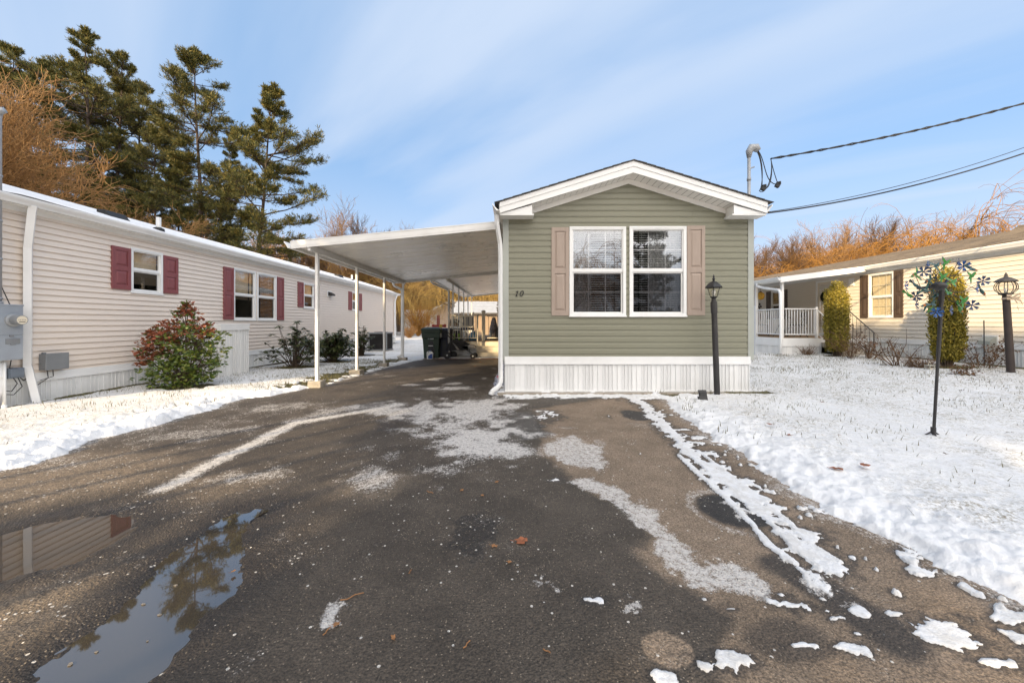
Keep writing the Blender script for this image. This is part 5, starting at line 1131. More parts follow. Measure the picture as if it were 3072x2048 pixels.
# bins, jug, stroller and odds and ends
def bin_(name, label, cx, cy, w, d, z0, z1, mat_, marks):
    t = thing(name, label, 'trash bin', (cx, cy, z0)); b = MB(); H = z1 - z0
    def rect(k, z, ins_=0): return [(cx + sx * w / 2 * k - sx * ins_, cy + sy * d / 2 * k - sy * ins_, z) for sx, sy in ((-1,-1),(1,-1),(1,1),(-1,1))]
    L = [rect(.78, z0 + .02), rect(.86, z0 + H * .45), rect(.90, z0 + H * .62), rect(.97, z0 + H * .66), rect(.985, z0 + H * .80), rect(1.03, z0 + H * .81), rect(1.03, z0 + H * .89)]
    vs = [p for l in L for p in l]; fs = [(0,3,2,1)] + [(i*4+j, i*4+(j+1)%4, i*4+4+(j+1)%4, i*4+4+j) for i in range(len(L)-1) for j in range(4)] + [tuple(len(vs)-4+j for j in range(4))]
    b.add(vs, fs); b.build('body', mat_, t, bevel=.02)
    b = MB(); yb_ = cy - d / 2
    b.prism([(cx - w * .20, yb_ * 1 + .03, z0 + H * .02), (cx + w * .22, yb_ + .03, z0 + H * .02), (cx + w * .12, yb_ + .03, z0 + H * .56), (cx - w * .12, yb_ + .03, z0 + H * .56)], (0, .07, 0)); b.build('front_recess', M['black'], t)
    b = MB(); lid = [(cx - w*.53, cy - d*.56), (cx + w*.53, cy - d*.56), (cx + w*.53, cy + d*.55), (cx - w*.53, cy + d*.55)]
    for z, k in ((H * .895, 1.0), (H * .93, .99), (H * .965, .86), (H * .975, .5)): b.add([], [])
    vs = [(cx + (x - cx) * k, cy + (y - cy) * k, z0 + z) for z, k in ((H * .893, 1.0), (H * .935, 1.0), (H * .975, .84), (H * .99, .5)) for x, y in lid]
    b.add(vs, [(0,3,2,1)] + [(i*4+j, i*4+(j+1)%4, i*4+4+(j+1)%4, i*4+4+j) for i in range(3) for j in range(4)] + [(12,13,14,15)]); b.tube([(cx - w*.3, cy + d*.57, z0 + H*.91), (cx + w*.3, cy + d*.57, z0 + H*.91)], .02, 8); b.build('lid', mat_, t, bevel=.008)
    if marks:
        b = MB(); b.box(cx - w*.13, cx + w*.12, yb_ + .02, yb_ + .03, z0 + H*.405, z0 + H*.42); b.build('handle_bar', M['white'], t)
        b = MB(); u = cx - w * .15; zc = z0 + H * .615; yf_ = yb_ + .018
        SEG = {'A':[(0,.5,1,.58)], }
        pat = {'E':'tmbLl','Z':'tbD','1':'Rr','0':'tbLlRr','2':'tRmlb','8':'tmbLlRr','5':'tLmrb',' ':''}
        for ch_ in 'EZ 102805':
            wd, hh, th = .020, .036, .0055
            for sg in pat[ch_]:
                if sg == 't': b.box(u, u+wd, yf_-.004, yf_, zc+hh-th, zc+hh)
                if sg == 'm': b.box(u, u+wd, yf_-.004, yf_, zc+hh/2-th/2, zc+hh/2+th/2)
                if sg == 'b': b.box(u, u+wd, yf_-.004, yf_, zc, zc+th)
                if sg == 'L': b.box(u, u+th, yf_-.0045, yf_, zc+hh/2, zc+hh)
                if sg == 'l': b.box(u, u+th, yf_-.0045, yf_, zc, zc+hh/2)
                if sg == 'R': b.box(u+wd-th, u+wd, yf_-.0045, yf_, zc+hh/2, zc+hh)
                if sg == 'r': b.box(u+wd-th, u+wd, yf_-.0045, yf_, zc, zc+hh/2)
                if sg == 'D': b.prism([(u, yf_, zc), (u+th, yf_, zc), (u+wd, yf_, zc+hh), (u+wd-th, yf_, zc+hh)], (0, -.004, 0))
            u += wd * (.5 if ch_ == ' ' else 1.32)
        b.build('bin_number', M['white'], t)
        b = MB(); xk = cx + w * .495; b.box(xk - .004, xk + .006, cy - d*.40, cy + d*.25, z0 + H*.665, z0 + H*.80); b.build('sticker', pm('worn white sticker', (.62,.66,.66), .5, .5, 40), t)
    for sx in (-1, 1):
        wh = MB(); wh.lathe([(.02, -.03), (.11, -.03), (.115, 0), (.11, .03), (.02, .03)], (cx + sx * w * .40, cy + d * .42, z0 + .115), 14, 0, Matrix.Rotation(R(90), 3, 'Y')); wh.build('wheel', M['rubber'], t)
    return t
bin_('trash_bin', 'dark green wheeled trash bin with white number on its front', -3.10, 14.30, .70, .66, GD, 1.13, pm('dark green plastic', (.022,.042,.026), .45, .15, 5), True)
bin_('trash_bin', 'dark navy wheeled bin half hidden behind the green trash bin', -2.66, 14.62, .50, .5, GD, 1.10, pm('navy plastic', (.012,.014,.035), .45, .15, 5), False)
jx, jy = -3.12, 13.90; jg = thing('plastic_jug', 'white plastic jug with a blue label in front of the green bin', 'jug', (jx, jy, GD)); b = MB()
b.prism([(jx - .11, jy, GD), (jx + .11, jy, GD), (jx + .12, jy, GD + .22), (jx + .08, jy, GD + .27), (jx + .02, jy, GD + .30), (jx - .03, jy, GD + .30), (jx - .035, jy, GD + .27), (jx - .06, jy, GD + .26), (jx - .07, jy, GD + .16), (jx - .085, jy, GD + .16), (jx - .085, jy, GD + .27), (jx - .045, jy, GD + .295), (jx - .05, jy, GD + .31), (jx - .10, jy, GD + .29), (jx - .12, jy, GD + .22)], (0, .12, 0)); b.build('bottle', M['white'], jg, bevel=.008)
b = MB(); b.prism([(jx - .06, jy - .003, GD + .02), (jx + .10, jy - .003, GD + .02), (jx + .10, jy - .003, GD + .21), (jx + .03, jy - .003, GD + .19), (jx - .06, jy - .003, GD + .12)], (0, .003, 0)); b.build('sticker', pm('blue label', (.03,.08,.28), .4, .3, 40), jg)
b = MB(); b.lathe([(.04, 0), (.04, .03), (.02, .035)], (jx - .0, jy + .06, GD + .30), 12); b.build('cap', pm('blue cap', (.03,.10,.30), .4), jg)
# red snow pusher standing behind the bins
sp_ = thing('snow_pusher', 'red plastic snow pusher blade with a yellow badge upright behind the bins', 'snow shovel', (-3.05, 15.2, GD)); yq = 15.2
b = MB(); b.prism([(up(1296, yq), yq, vp(981.5, yq)), (up(1338, yq), yq, vp(981.5, yq)), (up(1338, yq), yq, vp(972.5, yq)), (up(1333, yq), yq, vp(971.5, yq)), (up(1331, yq), yq, vp(973.5, yq)), (up(1302, yq), yq, vp(973.5, yq)), (up(1300, yq), yq, vp(971.5, yq)), (up(1296, yq), yq, vp(972.5, yq))], (0, .05, 0)); b.build('blade', pm('red plastic', (.33,.045,.03), .4, .2, 8), sp_, bevel=.01)
b = MB(); b.lathe([(.068, 0), (.068, .006)], (up(1322.5, yq), yq - .006, vp(977.5, yq)), 16, 0, Matrix.Rotation(R(90), 3, 'X')); b.build('badge', pm('yellow plastic', (.55,.36,.03), .4, .1, 8), sp_)
b = MB(); b.tube([(up(1317, yq), yq + .07, vp(975, yq)), (up(1317, yq), yq + .10, GD)], .018, 8); b.tube([(up(1317, yq) - .08, yq + .1, GD + .02), (up(1317, yq) + .08, yq + .1, GD + .02)], .018, 8); b.build('handle', M['wood'], sp_)
# stroller
SY = 13.95
def S(px, py, dy=0.0): return Vector((up(px, SY + dy), SY + dy, vp(py, SY + dy)))
def cs(x, y, dy=0.0): return S(1200 + x / 5.6, 850 + y / 5.6, dy)
st = thing('stroller', 'black and grey folded down stroller parked by the porch steps', 'stroller', (-2.0, SY, GD))
cl_ = pm('black stroller cloth', (.018,.017,.019), .85, .3, 10); cg_ = pm('grey stroller cloth', (.26,.25,.24), .85, .3, 10)
for (x, y, r, dy, wm) in ((792, 1197, 62, 0, 1), (905, 1180, 56, .42, 0), (1225, 1202, 48, .03, 1), (1262, 1188, 46, .38, 0)):
    c = cs(x, y, dy); c.z = GD + r / 5.6 * SY / FPX + .004; rr = r / 5.6 * (SY + dy) / FPX; MY = Matrix.Rotation(R(90), 3, 'X'); b = MB()
    b.lathe([(rr * .86, -.022), (rr, -.018), (rr, .018), (rr * .86, .022)], c, 22, 0, MY); w_ = b.build('wheel', M['rubber'], st)
    b = MB(); b.lathe([(rr * .80, -.012), (rr * .90, -.026), (rr * .90, -.020), (rr * .83, .02), (rr * .80, .012)], c, 22, 0, MY)
    for i in range(8): q = i * math.pi / 4; b.tube([c + Vector((.02 * math.cos(q), -.012, .02 * math.sin(q))), c + Vector((rr * .83 * math.cos(q), -.012, rr * .83 * math.sin(q)))], .008, 4)
    b.lathe([(.028, -.03), (.028, .03)], c, 10, 0, MY); b.build('rim', M['alu'] if wm else M['charcoal'], w_)
b = MB()
for dy in (.04, .40):
    b.tube([cs(690, 785, dy), cs(760, 830, dy), cs(850, 920, dy), cs(850, 1000, dy), cs(800, 1180, dy)], .016, 6); b.tube([cs(850, 960, dy), cs(960, 1050, dy), cs(1110, 1110, dy), cs(1230, 1190, dy)], .014, 6); b.tube([cs(930, 920, dy), cs(760, 790, dy)], .013, 6); b.tube([cs(820, 1120, dy), cs(1180, 1110, dy)], .013, 6)
b.tube([cs(690, 785, .04), cs(680, 778, .22), cs(690, 785, .40)], .020, 8); b.tube([cs(1160, 1110, .06), cs(1180, 1190, .06)], .012, 5); b.build('frame', M['black'], st)
def slab(name, pts, y0, y1, mat_):
    b = MB(); P0 = [cs(x, y, y0) for x, y in pts]; b.prism(P0, (0, y1 - y0, 0)); b.build(name, mat_, st, bevel=.015)
slab('seat', [(770,1120),(800,1020),(850,970),(930,950),(1040,1030),(1150,1050),(1150,1110),(1010,1130),(900,1120)], .05, .40, cl_)
slab('canopy', [(880,945),(960,955),(1080,985),(1160,1025),(1140,1045),(1020,1030),(930,1000),(890,975)], .03, .42, cl_)
slab('footmuff', [(1030,1060),(1110,1035),(1230,1030),(1265,1060),(1265,1100),(1230,1085),(1120,1110),(1040,1095)], .05, .40, cg_)
slab('basket', [(780,1115),(830,1040),(860,1060),(925,1120)], .10, .36, cg_); slab('harness', [(870,985),(905,1000),(1000,1110),(960,1112)], .035, .05, cg_)
# patterned cushion by the downspout
b = MB(); bx_, by_ = gp(1497, 1160); n = 9
for i in range(n + 1):
    z = .47 * i / n; wd = (.115 * (1 - (i / n) ** 2.6) + .025) * (1 + .12 * math.sin(i * 2.3)); th = .10 * (1 - (i / n) ** 2) + .02; cxx = bx_ + .03 + .10 * (i / n) ** 1.2 - .03 * (i / n) ** 3
    for k in range(10): q = 2 * math.pi * k / 10; b.v.append((cxx + wd * math.cos(q) + .012 * math.sin(k * 3 + i), by_ + .03 + th * math.sin(q), z + .004))
for i in range(n):
    for k in range(10): b.f.append([i*10+k, i*10+(k+1)%10, (i+1)*10+(k+1)%10, (i+1)*10+k]); b.m.append(0)
b.f.append([n*10+k for k in range(10)]); b.m.append(0); b.f.append([k for k in range(10)][::-1]); b.m.append(0)
pmx, nt, bs = new_mat('floral bag cloth'); v = coords(nt); n1 = noise(nt, 15, 5, .7, v, 1.2); n2 = noise(nt, 9, 3, .6, v, .8); cc = mixc(nt, rng(nt, n1, .42, .54), (.04, .05, .10), (.50, .52, .60)); cc = mixc(nt, rng(nt, n2, .60, .66), cc, (.50, .16, .17)); nt.links.new(cc, bs.inputs['Base Color']); bs.inputs['Roughness'].default_value = .8
tag(b.build('cloth_bag', pmx, smooth=True), 'crumpled blue floral cloth bag leaning on the green home downspout', 'bag')
# things stored on the porch
def D(x, y, Yd): return Vector((up(1200 + x / 5.6, Yd), Yd, vp(850 + y / 5.6, Yd)))
t = thing('planter_box', 'wooden planter of dark and red flowers on the porch behind the rail', 'planter', tuple(D(915, 712, 15.3))); b = MB(); c = D(912, 690, 15.3); b.obox(c, (.34, .28, .12)); b.build('box', M['wood'], t, bevel=.01)
rg = np.random.default_rng(5); b = MB()
for i in range(130):
    d_ = Vector(rg.normal(0, 1, 3)); d_.normalize(); p = c + Vector((d_.x * .20, d_.y * .14, .13 + d_.z * .10)); u = Vector(rg.normal(0, 1, 3)).normalized() * .035; v_ = u.cross(d_).normalized() * .025; b.add([p - u, p + v_, p + u, p - v_], [(0,1,2,3)], 0 if rg.random() < .8 else 1)
b.build('flowers', [M['spruce'], pm('red petals', (.35,.04,.03), .6)], t)
t = thing('side_table', 'small dark table under the planter on the porch', 'side table', (c.x, 15.3, .555)); b = MB(); b.box(c.x - .25, c.x + .30, 15.1, 15.5, c.z - .20, c.z - .17); b.build('table_top', M['charcoal'], t)
for sx in (-.22, .27):
    for sy in (15.13, 15.47): b = MB(); b.box(c.x + sx - .015, c.x + sx + .015, sy - .015, sy + .015, .555, c.z - .2); b.build('leg', M['charcoal'], t)
b = MB(); c2_ = Vector((c.x, 15.3, c.z - .12)); b.obox(c2_, (.30, .24, .10)); tag(b.build('storage_tub', M['white'], bevel=.03), 'white storage tub under the planter box on the porch', 'tub')
t = thing('folding_chair', 'cream slatted chair with a navy blue cushion behind the porch rail', 'chair', tuple(D(1140, 960, 15.7))); yk = 15.7
b = MB()
for x in (1040, 1080, 1110, 1140, 1170, 1200, 1235):
    p, q = D(x, 480 if x in (1040, 1235) else 555, yk), D(x, 780 if x in (1040, 1235) else 715, yk); b.box(p.x - .02, p.x + .02, yk, yk + .025, q.z, p.z)
for y in (545, 720): p, q = D(1030, y, yk), D(1245, y, yk); b.box(p.x, q.x, yk - .004, yk + .03, p.z - .03, p.z + .03)
b.build('backrest', M['almond'], t)
b = MB(); p, q = D(1050, 560, yk), D(1230, 712, yk); b.box(p.x, q.x, yk + .03, yk + .09, q.z, p.z); p, q = D(1045, 740, yk), D(1250, 780, yk); b.box(p.x, q.x, yk - .45, yk + .02, q.z, p.z); b.build('cushion', pm('navy cushion', (.015,.035,.11), .85, .2, 8), t, bevel=.01)
for x in (1045, 1235):
    for dy in (-.42, .0): p = D(x, 780, yk); b = MB(); b.box(p.x - .02, p.x + .02, yk + dy - .02, yk + dy + .02, .555, p.z); b.build('leg', M['almond'], t)
def sack(name, x0, x1, y0, y1, Yd, mat_, label, cat='bag', seed=1):
    rg = random.Random(seed); b = MB(); p, q = D(x0, y1, Yd), D(x1, y0, Yd); cx_ = (p.x + q.x) / 2; w_ = (q.x - p.x) / 2; z0 = .556; h_ = q.z - z0; n, m = 9, 14
    for i in range(n + 1):
        f = i / n; r = (1 - max(0, f - .25) ** 1.6 * 1.1) * (.85 + .15 * min(1, f * 5)) if f < 1 else .12
        for k in range(m): a = 2 * math.pi * k / m; j = 1 + rg.uniform(-.10, .10); b.v.append((cx_ + w_ * r * j * math.cos(a), Yd + .22 * r * j * math.sin(a), z0 + h_ * f))
    for i in range(n):
        for k in range(m): b.f.append([i*m+k, i*m+(k+1)%m, (i+1)*m+(k+1)%m, (i+1)*m+k]); b.m.append(0)
    b.f.append([n*m+k for k in range(m)]); b.m.append(0); b.f.append([k for k in range(m)][::-1]); b.m.append(0)
    return tag(b.build(name, mat_, smooth=True), label, cat)
sack('plastic_sack', 1150, 1320, 800, 960, 15.2, pm('blue plastic bag', (.08,.22,.36), .4, .5, 9), 'crumpled light blue plastic bag on the porch floor behind the rail', seed=2)
sack('plastic_sack', 1040, 1150, 810, 960, 15.25, pm('white plastic bag', (.66,.64,.60), .5, .15, 9), 'white plastic bag on the porch beside the blue one', seed=3)
sack('plastic_sack', 1480, 1560, 800, 920, 16.2, M['white'], 'white bag on the porch right of the tall rail post', seed=4)
sack('cloth_heap', 1500, 1650, 560, 920, 16.8, pm('pale mixed cloth', (.42,.36,.34), .9, .6, 8), 'tall heap of pale cloth behind the porch gate', 'heap', 5)
t = thing('toy_crate', 'black crate with lime green bars standing under the porch table', 'crate', tuple(D(925, 960, 15.15))); b = MB(); p, q = D(850, 950, 15.15), D(1010, 790, 15.15); b.box(p.x, q.x, 15.12, 15.4, .556, q.z); b.build('box', M['black'], t, bevel=.01)
lime = pm('lime plastic', (.30,.55,.03), .4, .1)
for x in (905, 990): b = MB(); p, q = D(x - 12, 955, 15.1), D(x + 12, 840, 15.1); b.box(p.x, q.x, 15.09, 15.118, .557, q.z); b.build('bar', lime, t, bevel=.008)
t = thing('parked_stroller', 'folded grey stroller cloth leaning on the wall at the porch gate', 'stroller', tuple(D(1670, 930, 15.9))); b = MB(); b.prism([D(1600, 905, 15.9), D(1690, 900, 15.9), D(1705, 660, 15.9), D(1690, 650, 15.9), D(1610, 830, 15.9)], (0, .12, 0)); b.build('seat', cg_, t, bevel=.02); b = MB(); b.tube([D(1590, 900, 15.88), D(1640, 750, 15.88), D(1700, 560, 15.88)], .014, 6); b.tube([D(1690, 905, 15.88), D(1650, 760, 15.88)], .012, 6); b.build('frame', M['black'], t)
# little wire lantern left in the lawn
mx_, my_ = gp(2789, 1117); mz_ = gzf(mx_, my_); t = thing('garden_lantern', 'small pale wire lantern standing on the snow near the columnar yew', 'lantern', (mx_, my_, mz_)); b = MB(); b.obox((mx_, my_, mz_ + .02), (.13, .13, .02)); b.obox((mx_, my_, mz_ + .16), (.12, .12, .02))
for sx in (-.05, .05):
    for sy_ in (-.05, .05): b.obox((mx_ + sx, my_ + sy_, mz_ + .09), (.012, .012, .14))
b.build('frame', pm('pale zinc', (.45,.44,.38), .5, .2, 9), t); b = MB(); b.lathe([(.04, .03), (.04, .10), (.01, .105)], (mx_, my_, mz_), 10); b.tube([(mx_ - .04, my_, mz_ + .17), (mx_, my_, mz_ + .25), (mx_ + .04, my_, mz_ + .17)], .005, 4); b.build('candle', M['almond'], t)
# ------------------------------------------------------------------ plants
def tubes_np(p0, p1, r0, r1, k=3):
    p0, p1, r0, r1 = map(np.asarray, (p0, p1, r0, r1)); n = len(p0); d = p1 - p0; d /= np.linalg.norm(d, axis=1, keepdims=True) + 1e-9
    ref = np.where(np.abs(d[:, 2:3]) < .9, np.array([[0, 0, 1.]]), np.array([[1., 0, 0]])); a = np.cross(d, ref); a /= np.linalg.norm(a, axis=1, keepdims=True) + 1e-9; c = np.cross(d, a)
    vs = np.empty((n, 2, k, 3))
    for j in range(k):
        q = 2 * math.pi * j / k; o = a * math.cos(q) + c * math.sin(q)
        vs[:, 0, j] = p0 + o * r0[:, None]; vs[:, 1, j] = p1 + o * r1[:, None]
    base = np.arange(n)[:, None] * (2 * k)
    fs = np.concatenate([np.concatenate([base + j, base + (j+1) % k, base + k + (j+1) % k, base + k + j], 1) for j in range(k)], 0)
    return vs.reshape(-1, 3), fs
def seg_mesh(name, segs, mat_, parent, k=3):
    A = np.array([s[0] for s in segs]); B = np.array([s[1] for s in segs]); r0 = np.array([s[2] for s in segs]); r1 = np.array([s[3] for s in segs])
    v, f = tubes_np(A, B, r0, r1, k); return np_mesh(name, v, f, mat_, parent, smooth=True)
def leaf_quads(c, ax, sd_, ln, wd, fold=.0):
    """diamond leaves: base, side, tip, side"""
    c, ax, sd_ = map(np.asarray, (c, ax, sd_)); ln = np.asarray(ln)[:, None]; wd = np.asarray(wd)[:, None]
    nm = np.cross(ax, sd_); v = np.stack([c, c + ax * ln * .5 + sd_ * wd + nm * wd * fold, c + ax * ln, c + ax * ln * .5 - sd_ * wd + nm * wd * fold], 1).reshape(-1, 3)
    return v, np.arange(len(v)).reshape(-1, 4)
def unit(a): return a / (np.linalg.norm(a, axis=-1, keepdims=True) + 1e-9)
def perp(ax, g): return unit(np.cross(ax, g.normal(0, 1, ax.shape)))
def grow(segs, g, p, d, ln, r, dep, P):
    n = P['n']; q = p
    for i in range(n):
        d = unit(d + g.normal(0, P['wob'], 3) + np.array([0, 0, P['lift'] * (1 if dep else .3)])); e = q + d * ln / n
        rr = r * (1 - (i + 1) / n * P['tap']); segs.append((q, e, r * (1 - i / n * P['tap']), rr, dep)); q = e
        if dep < P['max'] and (i >= P['first'] or dep > 0):
            for _ in range(P['kids'][min(dep, len(P['kids']) - 1)]):
                ax = unit(np.cross(d, g.normal(0, 1, 3))); a = g.uniform(*P['ang']); dd = unit(d * math.cos(a) + ax * math.sin(a))
                grow(segs, g, q, dd, ln * g.uniform(*P['lr']), max(rr * g.uniform(.45, .7), P['rmin']), dep + 1, P)
def bare_proto(name, label, cat, seed, h, P, mt, mc, group=None):
    g = np.random.default_rng(seed); segs = []
    for k in range(P.get('stems', 1)):
        d = unit(np.array([g.normal(0, P.get('spread', .05)), g.normal(0, P.get('spread', .05)), 1.])); grow(segs, g, np.array([g.normal(0, .1), g.normal(0, .1), -.3]), d, h * P['tl'], P['r'], 0, P)
    t = thing(name, label, cat, (0, 0, 0), group)
    seg_mesh('trunk', [s for s in segs if s[4] == 0], mt, t, 7); seg_mesh('crown', [s for s in segs if s[4] > 0], mc, t, 3)
    return t
FAR = dict(n=5, wob=.12, lift=.06, tap=.65, max=4, first=1, kids=(3, 2, 2, 1), ang=(.35, .95), lr=(.42, .62), rmin=.015, tl=.62, r=.16)
NEAR = dict(n=5, wob=.15, lift=.05, tap=.6, max=4, first=1, kids=(3, 2, 2, 1), ang=(.4, 1.0), lr=(.42, .62), rmin=.012, tl=.55, r=.16, stems=2, spread=.25)
def willow_proto(name, label, seed, h, mt, mc, nl=9, ns=40, spread=.42, hang=.55, fine=.014):
    g = np.random.default_rng(seed); limbs = []; st_ = []
    t = thing(name, label, 'willow tree', (0, 0, 0), 'golden weeping willows')
    q = np.array([0, 0, -.3]); top = np.array([g.normal(0, .3), g.normal(0, .3), h * .32]); limbs.append((q, top, .30, .22))
    for i in range(nl):
        a = 2 * math.pi * i / nl + g.normal(0, .3); p = q + (top - q) * g.uniform(.6, 1); d = unit(np.array([math.cos(a) * .7, math.sin(a) * .7, g.uniform(.7, 1.6)])); L = h * g.uniform(.45, .68); r = .13; pts = [p]
        for k in range(8):
            d = unit(d + np.array([math.cos(a) * .10, math.sin(a) * .10, -.055]) + g.normal(0, .09, 3)); e = p + d * L / 8; limbs.append((p, e, r * (1 - k / 8.3) ** 1.4, r * (1 - (k + 1) / 8.3) ** 1.4)); p = e
            if k >= 2:
                pts.append(p)
                for _ in range(2):
                    dd = unit(d + g.normal(0, .55, 3)); e2 = p + dd * L * g.uniform(.08, .22); m_2 = (p + e2) / 2 + g.normal(0, .06, 3); limbs += [(p, m_2, .024, .016), (m_2, e2, .016, .008)]; pts += [m_2, e2]
        pts = np.array(pts)
        for _ in range(ns):
            s = pts[g.integers(len(pts))] + g.normal(0, .12, 3); d = unit(np.array([math.cos(a) * .5, math.sin(a) * .5, .55]) + g.normal(0, .45, 3)); Ls = min(h * hang * g.uniform(.35, 1.1), max(.8, s[2] - .5)); m = 7; p = s
            for k in range(m):
                d = unit(d + np.array([0, 0, -.36]) + g.normal(0, .07, 3)); e = p + d * Ls / m; st_.append((p, e, fine * (1.1 - k / m * .6), fine * (1.2 - (k + 1) / m * .6)))
                if k in (1, 2, 3, 4) and g.random() < .75:
                    d2 = unit(d + g.normal(0, .4, 3)); p2 = e
                    for _k in range(3): d2 = unit(d2 + np.array([0, 0, -.4])); e2 = p2 + d2 * Ls * .11; st_.append((p2, e2, fine * .7, fine * .5)); p2 = e2
                p = e
    seg_mesh('trunk', limbs, mt, t, 6); seg_mesh('crown', st_, mc, t, 3)
    return t
def pine_proto(seed, h, base=.30, wid=.19, lean=0.0, skew=0.0, dens=1.0, mat_='pine', label='', tuft=.27, tr_=.0105, curve=1.0, deadwood=True):
    g = np.random.default_rng(seed); t = thing('pine_tree', label, 'pine tree', (0, 0, 0), 'tall pines behind the beige home'); tr = []; br = []; C = []; A = []; Ln = []
    n = 26; pt = []
    for i in range(n + 1): f = i / n; pt.append(np.array([lean * h * f ** curve + .12 * math.sin(f * 7 + seed), .12 * math.cos(f * 5 + seed), h * f - .3 * (1 - f)]))
    for i in range(n): tr.append((pt[i], pt[i+1], h * tr_ * (1 - i / n * .93), h * tr_ * (1 - (i + 1) / n * .93)))
    z = base * .6
    while z < .985:
        f = (z - base) / (1 - base); i = min(n - 1, int(z * n)); p0 = pt[i] + (pt[i+1] - pt[i]) * (z * n - i); dead = z < base
        for _ in range((2 if deadwood else 0) if dead else g.integers(3, 6)):
            a = g.uniform(0, 6.283); prof = min((1 - z) * h * .56 + .35, wid * h) * (.72 + .28 * math.sin(z * 31 + seed)) if not dead else wid * h * .5
            L = prof * g.uniform(.45 if f < .6 else .7, 1.2) * (1 + skew * math.cos(a)); el = g.uniform(-.15, .22) + .85 * max(0, f) ** 4
            d = unit(np.array([math.cos(a) * math.cos(el), math.sin(a) * math.cos(el), math.sin(el)])); p = p0; m = 5; r = .012 * L + .018
            for k in range(m):
                d = unit(d + np.array([0, 0, .055]) + g.normal(0, .07, 3)); e = p + d * L / m; br.append((p, e, r * (1 - k / m * .8), r * (1 - (k + 1) / m * .8)))
                if dead:
                    if g.random() < .4: br.append((e, e + unit(d + g.normal(0, .7, 3)) * L * .2, .014, .006))
                elif k >= (2 if L > 2.2 else 1):
                    nt_ = int(dens * (1 + k * 1.25) * min(1.6, .5 + L / 4) * g.uniform(.4, 1.3))
                    for _t in range(nt_):
                        sd2 = unit(d + g.normal(0, .8, 3) * np.array([1, 1, .22]) + np.array([0, 0, .12])); l2 = L * g.uniform(.06, .28) * (1.15 - k / m * .5); e2 = p + (e - p) * g.random() + sd2 * l2
                        br.append((e2 - sd2 * l2, e2, .010, .006)); C.append(e2); A.append(unit(sd2 + np.array([0, 0, .45]))); Ln.append(tuft * g.uniform(.7, 1.25))
                p = e
        z += g.uniform(.017, .034) if not dead else .05
    for k in range(14): C.append(pt[n] - np.array([0, 0, .09 * k])); A.append(unit(np.array([g.normal(0, .5), g.normal(0, .5), 1.]))); Ln.append(tuft * 1.3)
    C, A, Ln = np.array(C), np.array(A), np.array(Ln); nb = 11
    c = np.repeat(C, nb, 0) + g.normal(0, .06, (len(C) * nb, 3)); ax = unit(np.repeat(A, nb, 0) + g.normal(0, .52, (len(C) * nb, 3))); v, f = leaf_quads(c, ax, perp(ax, g), np.repeat(Ln, nb) * g.uniform(.7, 1.2, len(c)), np.full(len(c), .021 * tuft / .27))
    seg_mesh('trunk', tr, M['pinebark'], t, 8); seg_mesh('branches', br, M['pinebark'], t, 3); np_mesh('crown', v, f, M[mat_], t)
    return t
def place(proto, used, x, y, s=1.0, rz=0.0, label=None, sz=None):
    z = gfar(x, y); sz = sz or s
    if proto in used: return dup(proto, (x, y, z), rz, (s, s, sz), label)
    used.add(proto); proto.location = (x, y, z); proto.rotation_euler = (0, 0, rz); proto.scale = (s, s, sz)
    if label: proto['label'] = label
    return proto
used = set()
def top2h(px_y, Y): return vp(px_y, Y)
# tall pines behind the beige home
PA = pine_proto(3, 25, .30, .17, .005, .0, 5.2, label='x'); PB = pine_proto(11, 25, .29, .17, -.01, .15, 5.2, label='x'); PC = pine_proto(23, 20, .16, .22, .10, .25, 5.0, label='x', curve=1.5)
for (pr, px, py, Y, rz, wk, lab) in (
    (PA, 250, 90, 32, 0.4, 1.0, 'tallest pine, its pointed top highest above the beige home'), (PB, 600, 148, 31, 0.0, 1.0, 'tall dark pine with split double trunk left of the rightmost pine'),
    (PC, 752, 268, 29, 0.0, 1.0, 'leaning pine at the right end of the row, with long tiered boughs'), (PA, 40, 140, 35, 2.2, 1.0, 'pine at the left edge of the picture behind the orange bare tree'),
    (PB, 150, 185, 38, 1.1, 1.0, 'pine between the left edge pine and the tallest pine'), (PB, 350, 150, 36, 4.0, .9, 'pine just right of the tallest pine with a blunt top'),
    (PA, 470, 330, 33, 3.0, .75, 'slender lower pine in the gap between the two tallest pines'), (PC, 545, 440, 40, 2.5, .9, 'short broad pine low in the gap behind the double trunk pine'),
    (PA, 690, 400, 37, 5.0, .8, 'lower pine standing behind the rightmost leaning pine'), (PB, 420, 240, 39, 5.4, 1.0, 'pine filling the gap right of the blunt topped pine')):
    H = vp(py, Y) - gfar(up(px, Y), Y); h0 = 25 if pr is not PC else 20; place(pr, used, up(px, Y), Y, H / h0 * wk, rz, lab, H / h0)
# conifers left of and behind the camera (mostly unseen and added to shade the drive, a few show in the panes)
# bare trees
TA = bare_proto('bare_tree', 'x', 'bare tree', 5, 12, NEAR, M['bark'], M['twig'], 'bare trees around the homes')
place(TA, used, -26.5, 19, 1.34, .5, 'large bare orange lit tree at the left edge behind the beige home')
TA2 = bare_proto('bare_tree', 'x', 'bare tree', 15, 12, dict(NEAR, r=.15, stems=1), M['bark'], M['twig'], 'bare trees around the homes')
place(TA2, used, -22.0, 21.5, .74, 2.5, 'smaller bare tree with fine twigs beside the orange lit one')
TB = bare_proto('bare_tree', 'x', 'bare tree', 9, 12, FAR, M['bark'], M['twig'], 'bare trees around the homes')
TC = bare_proto('bare_tree', 'x', 'bare tree', 31, 12, dict(FAR, kids=(3, 2, 2, 1), ang=(.25, .7), wob=.10), M['bark'], M['twigbrown'], 'bare trees around the homes')
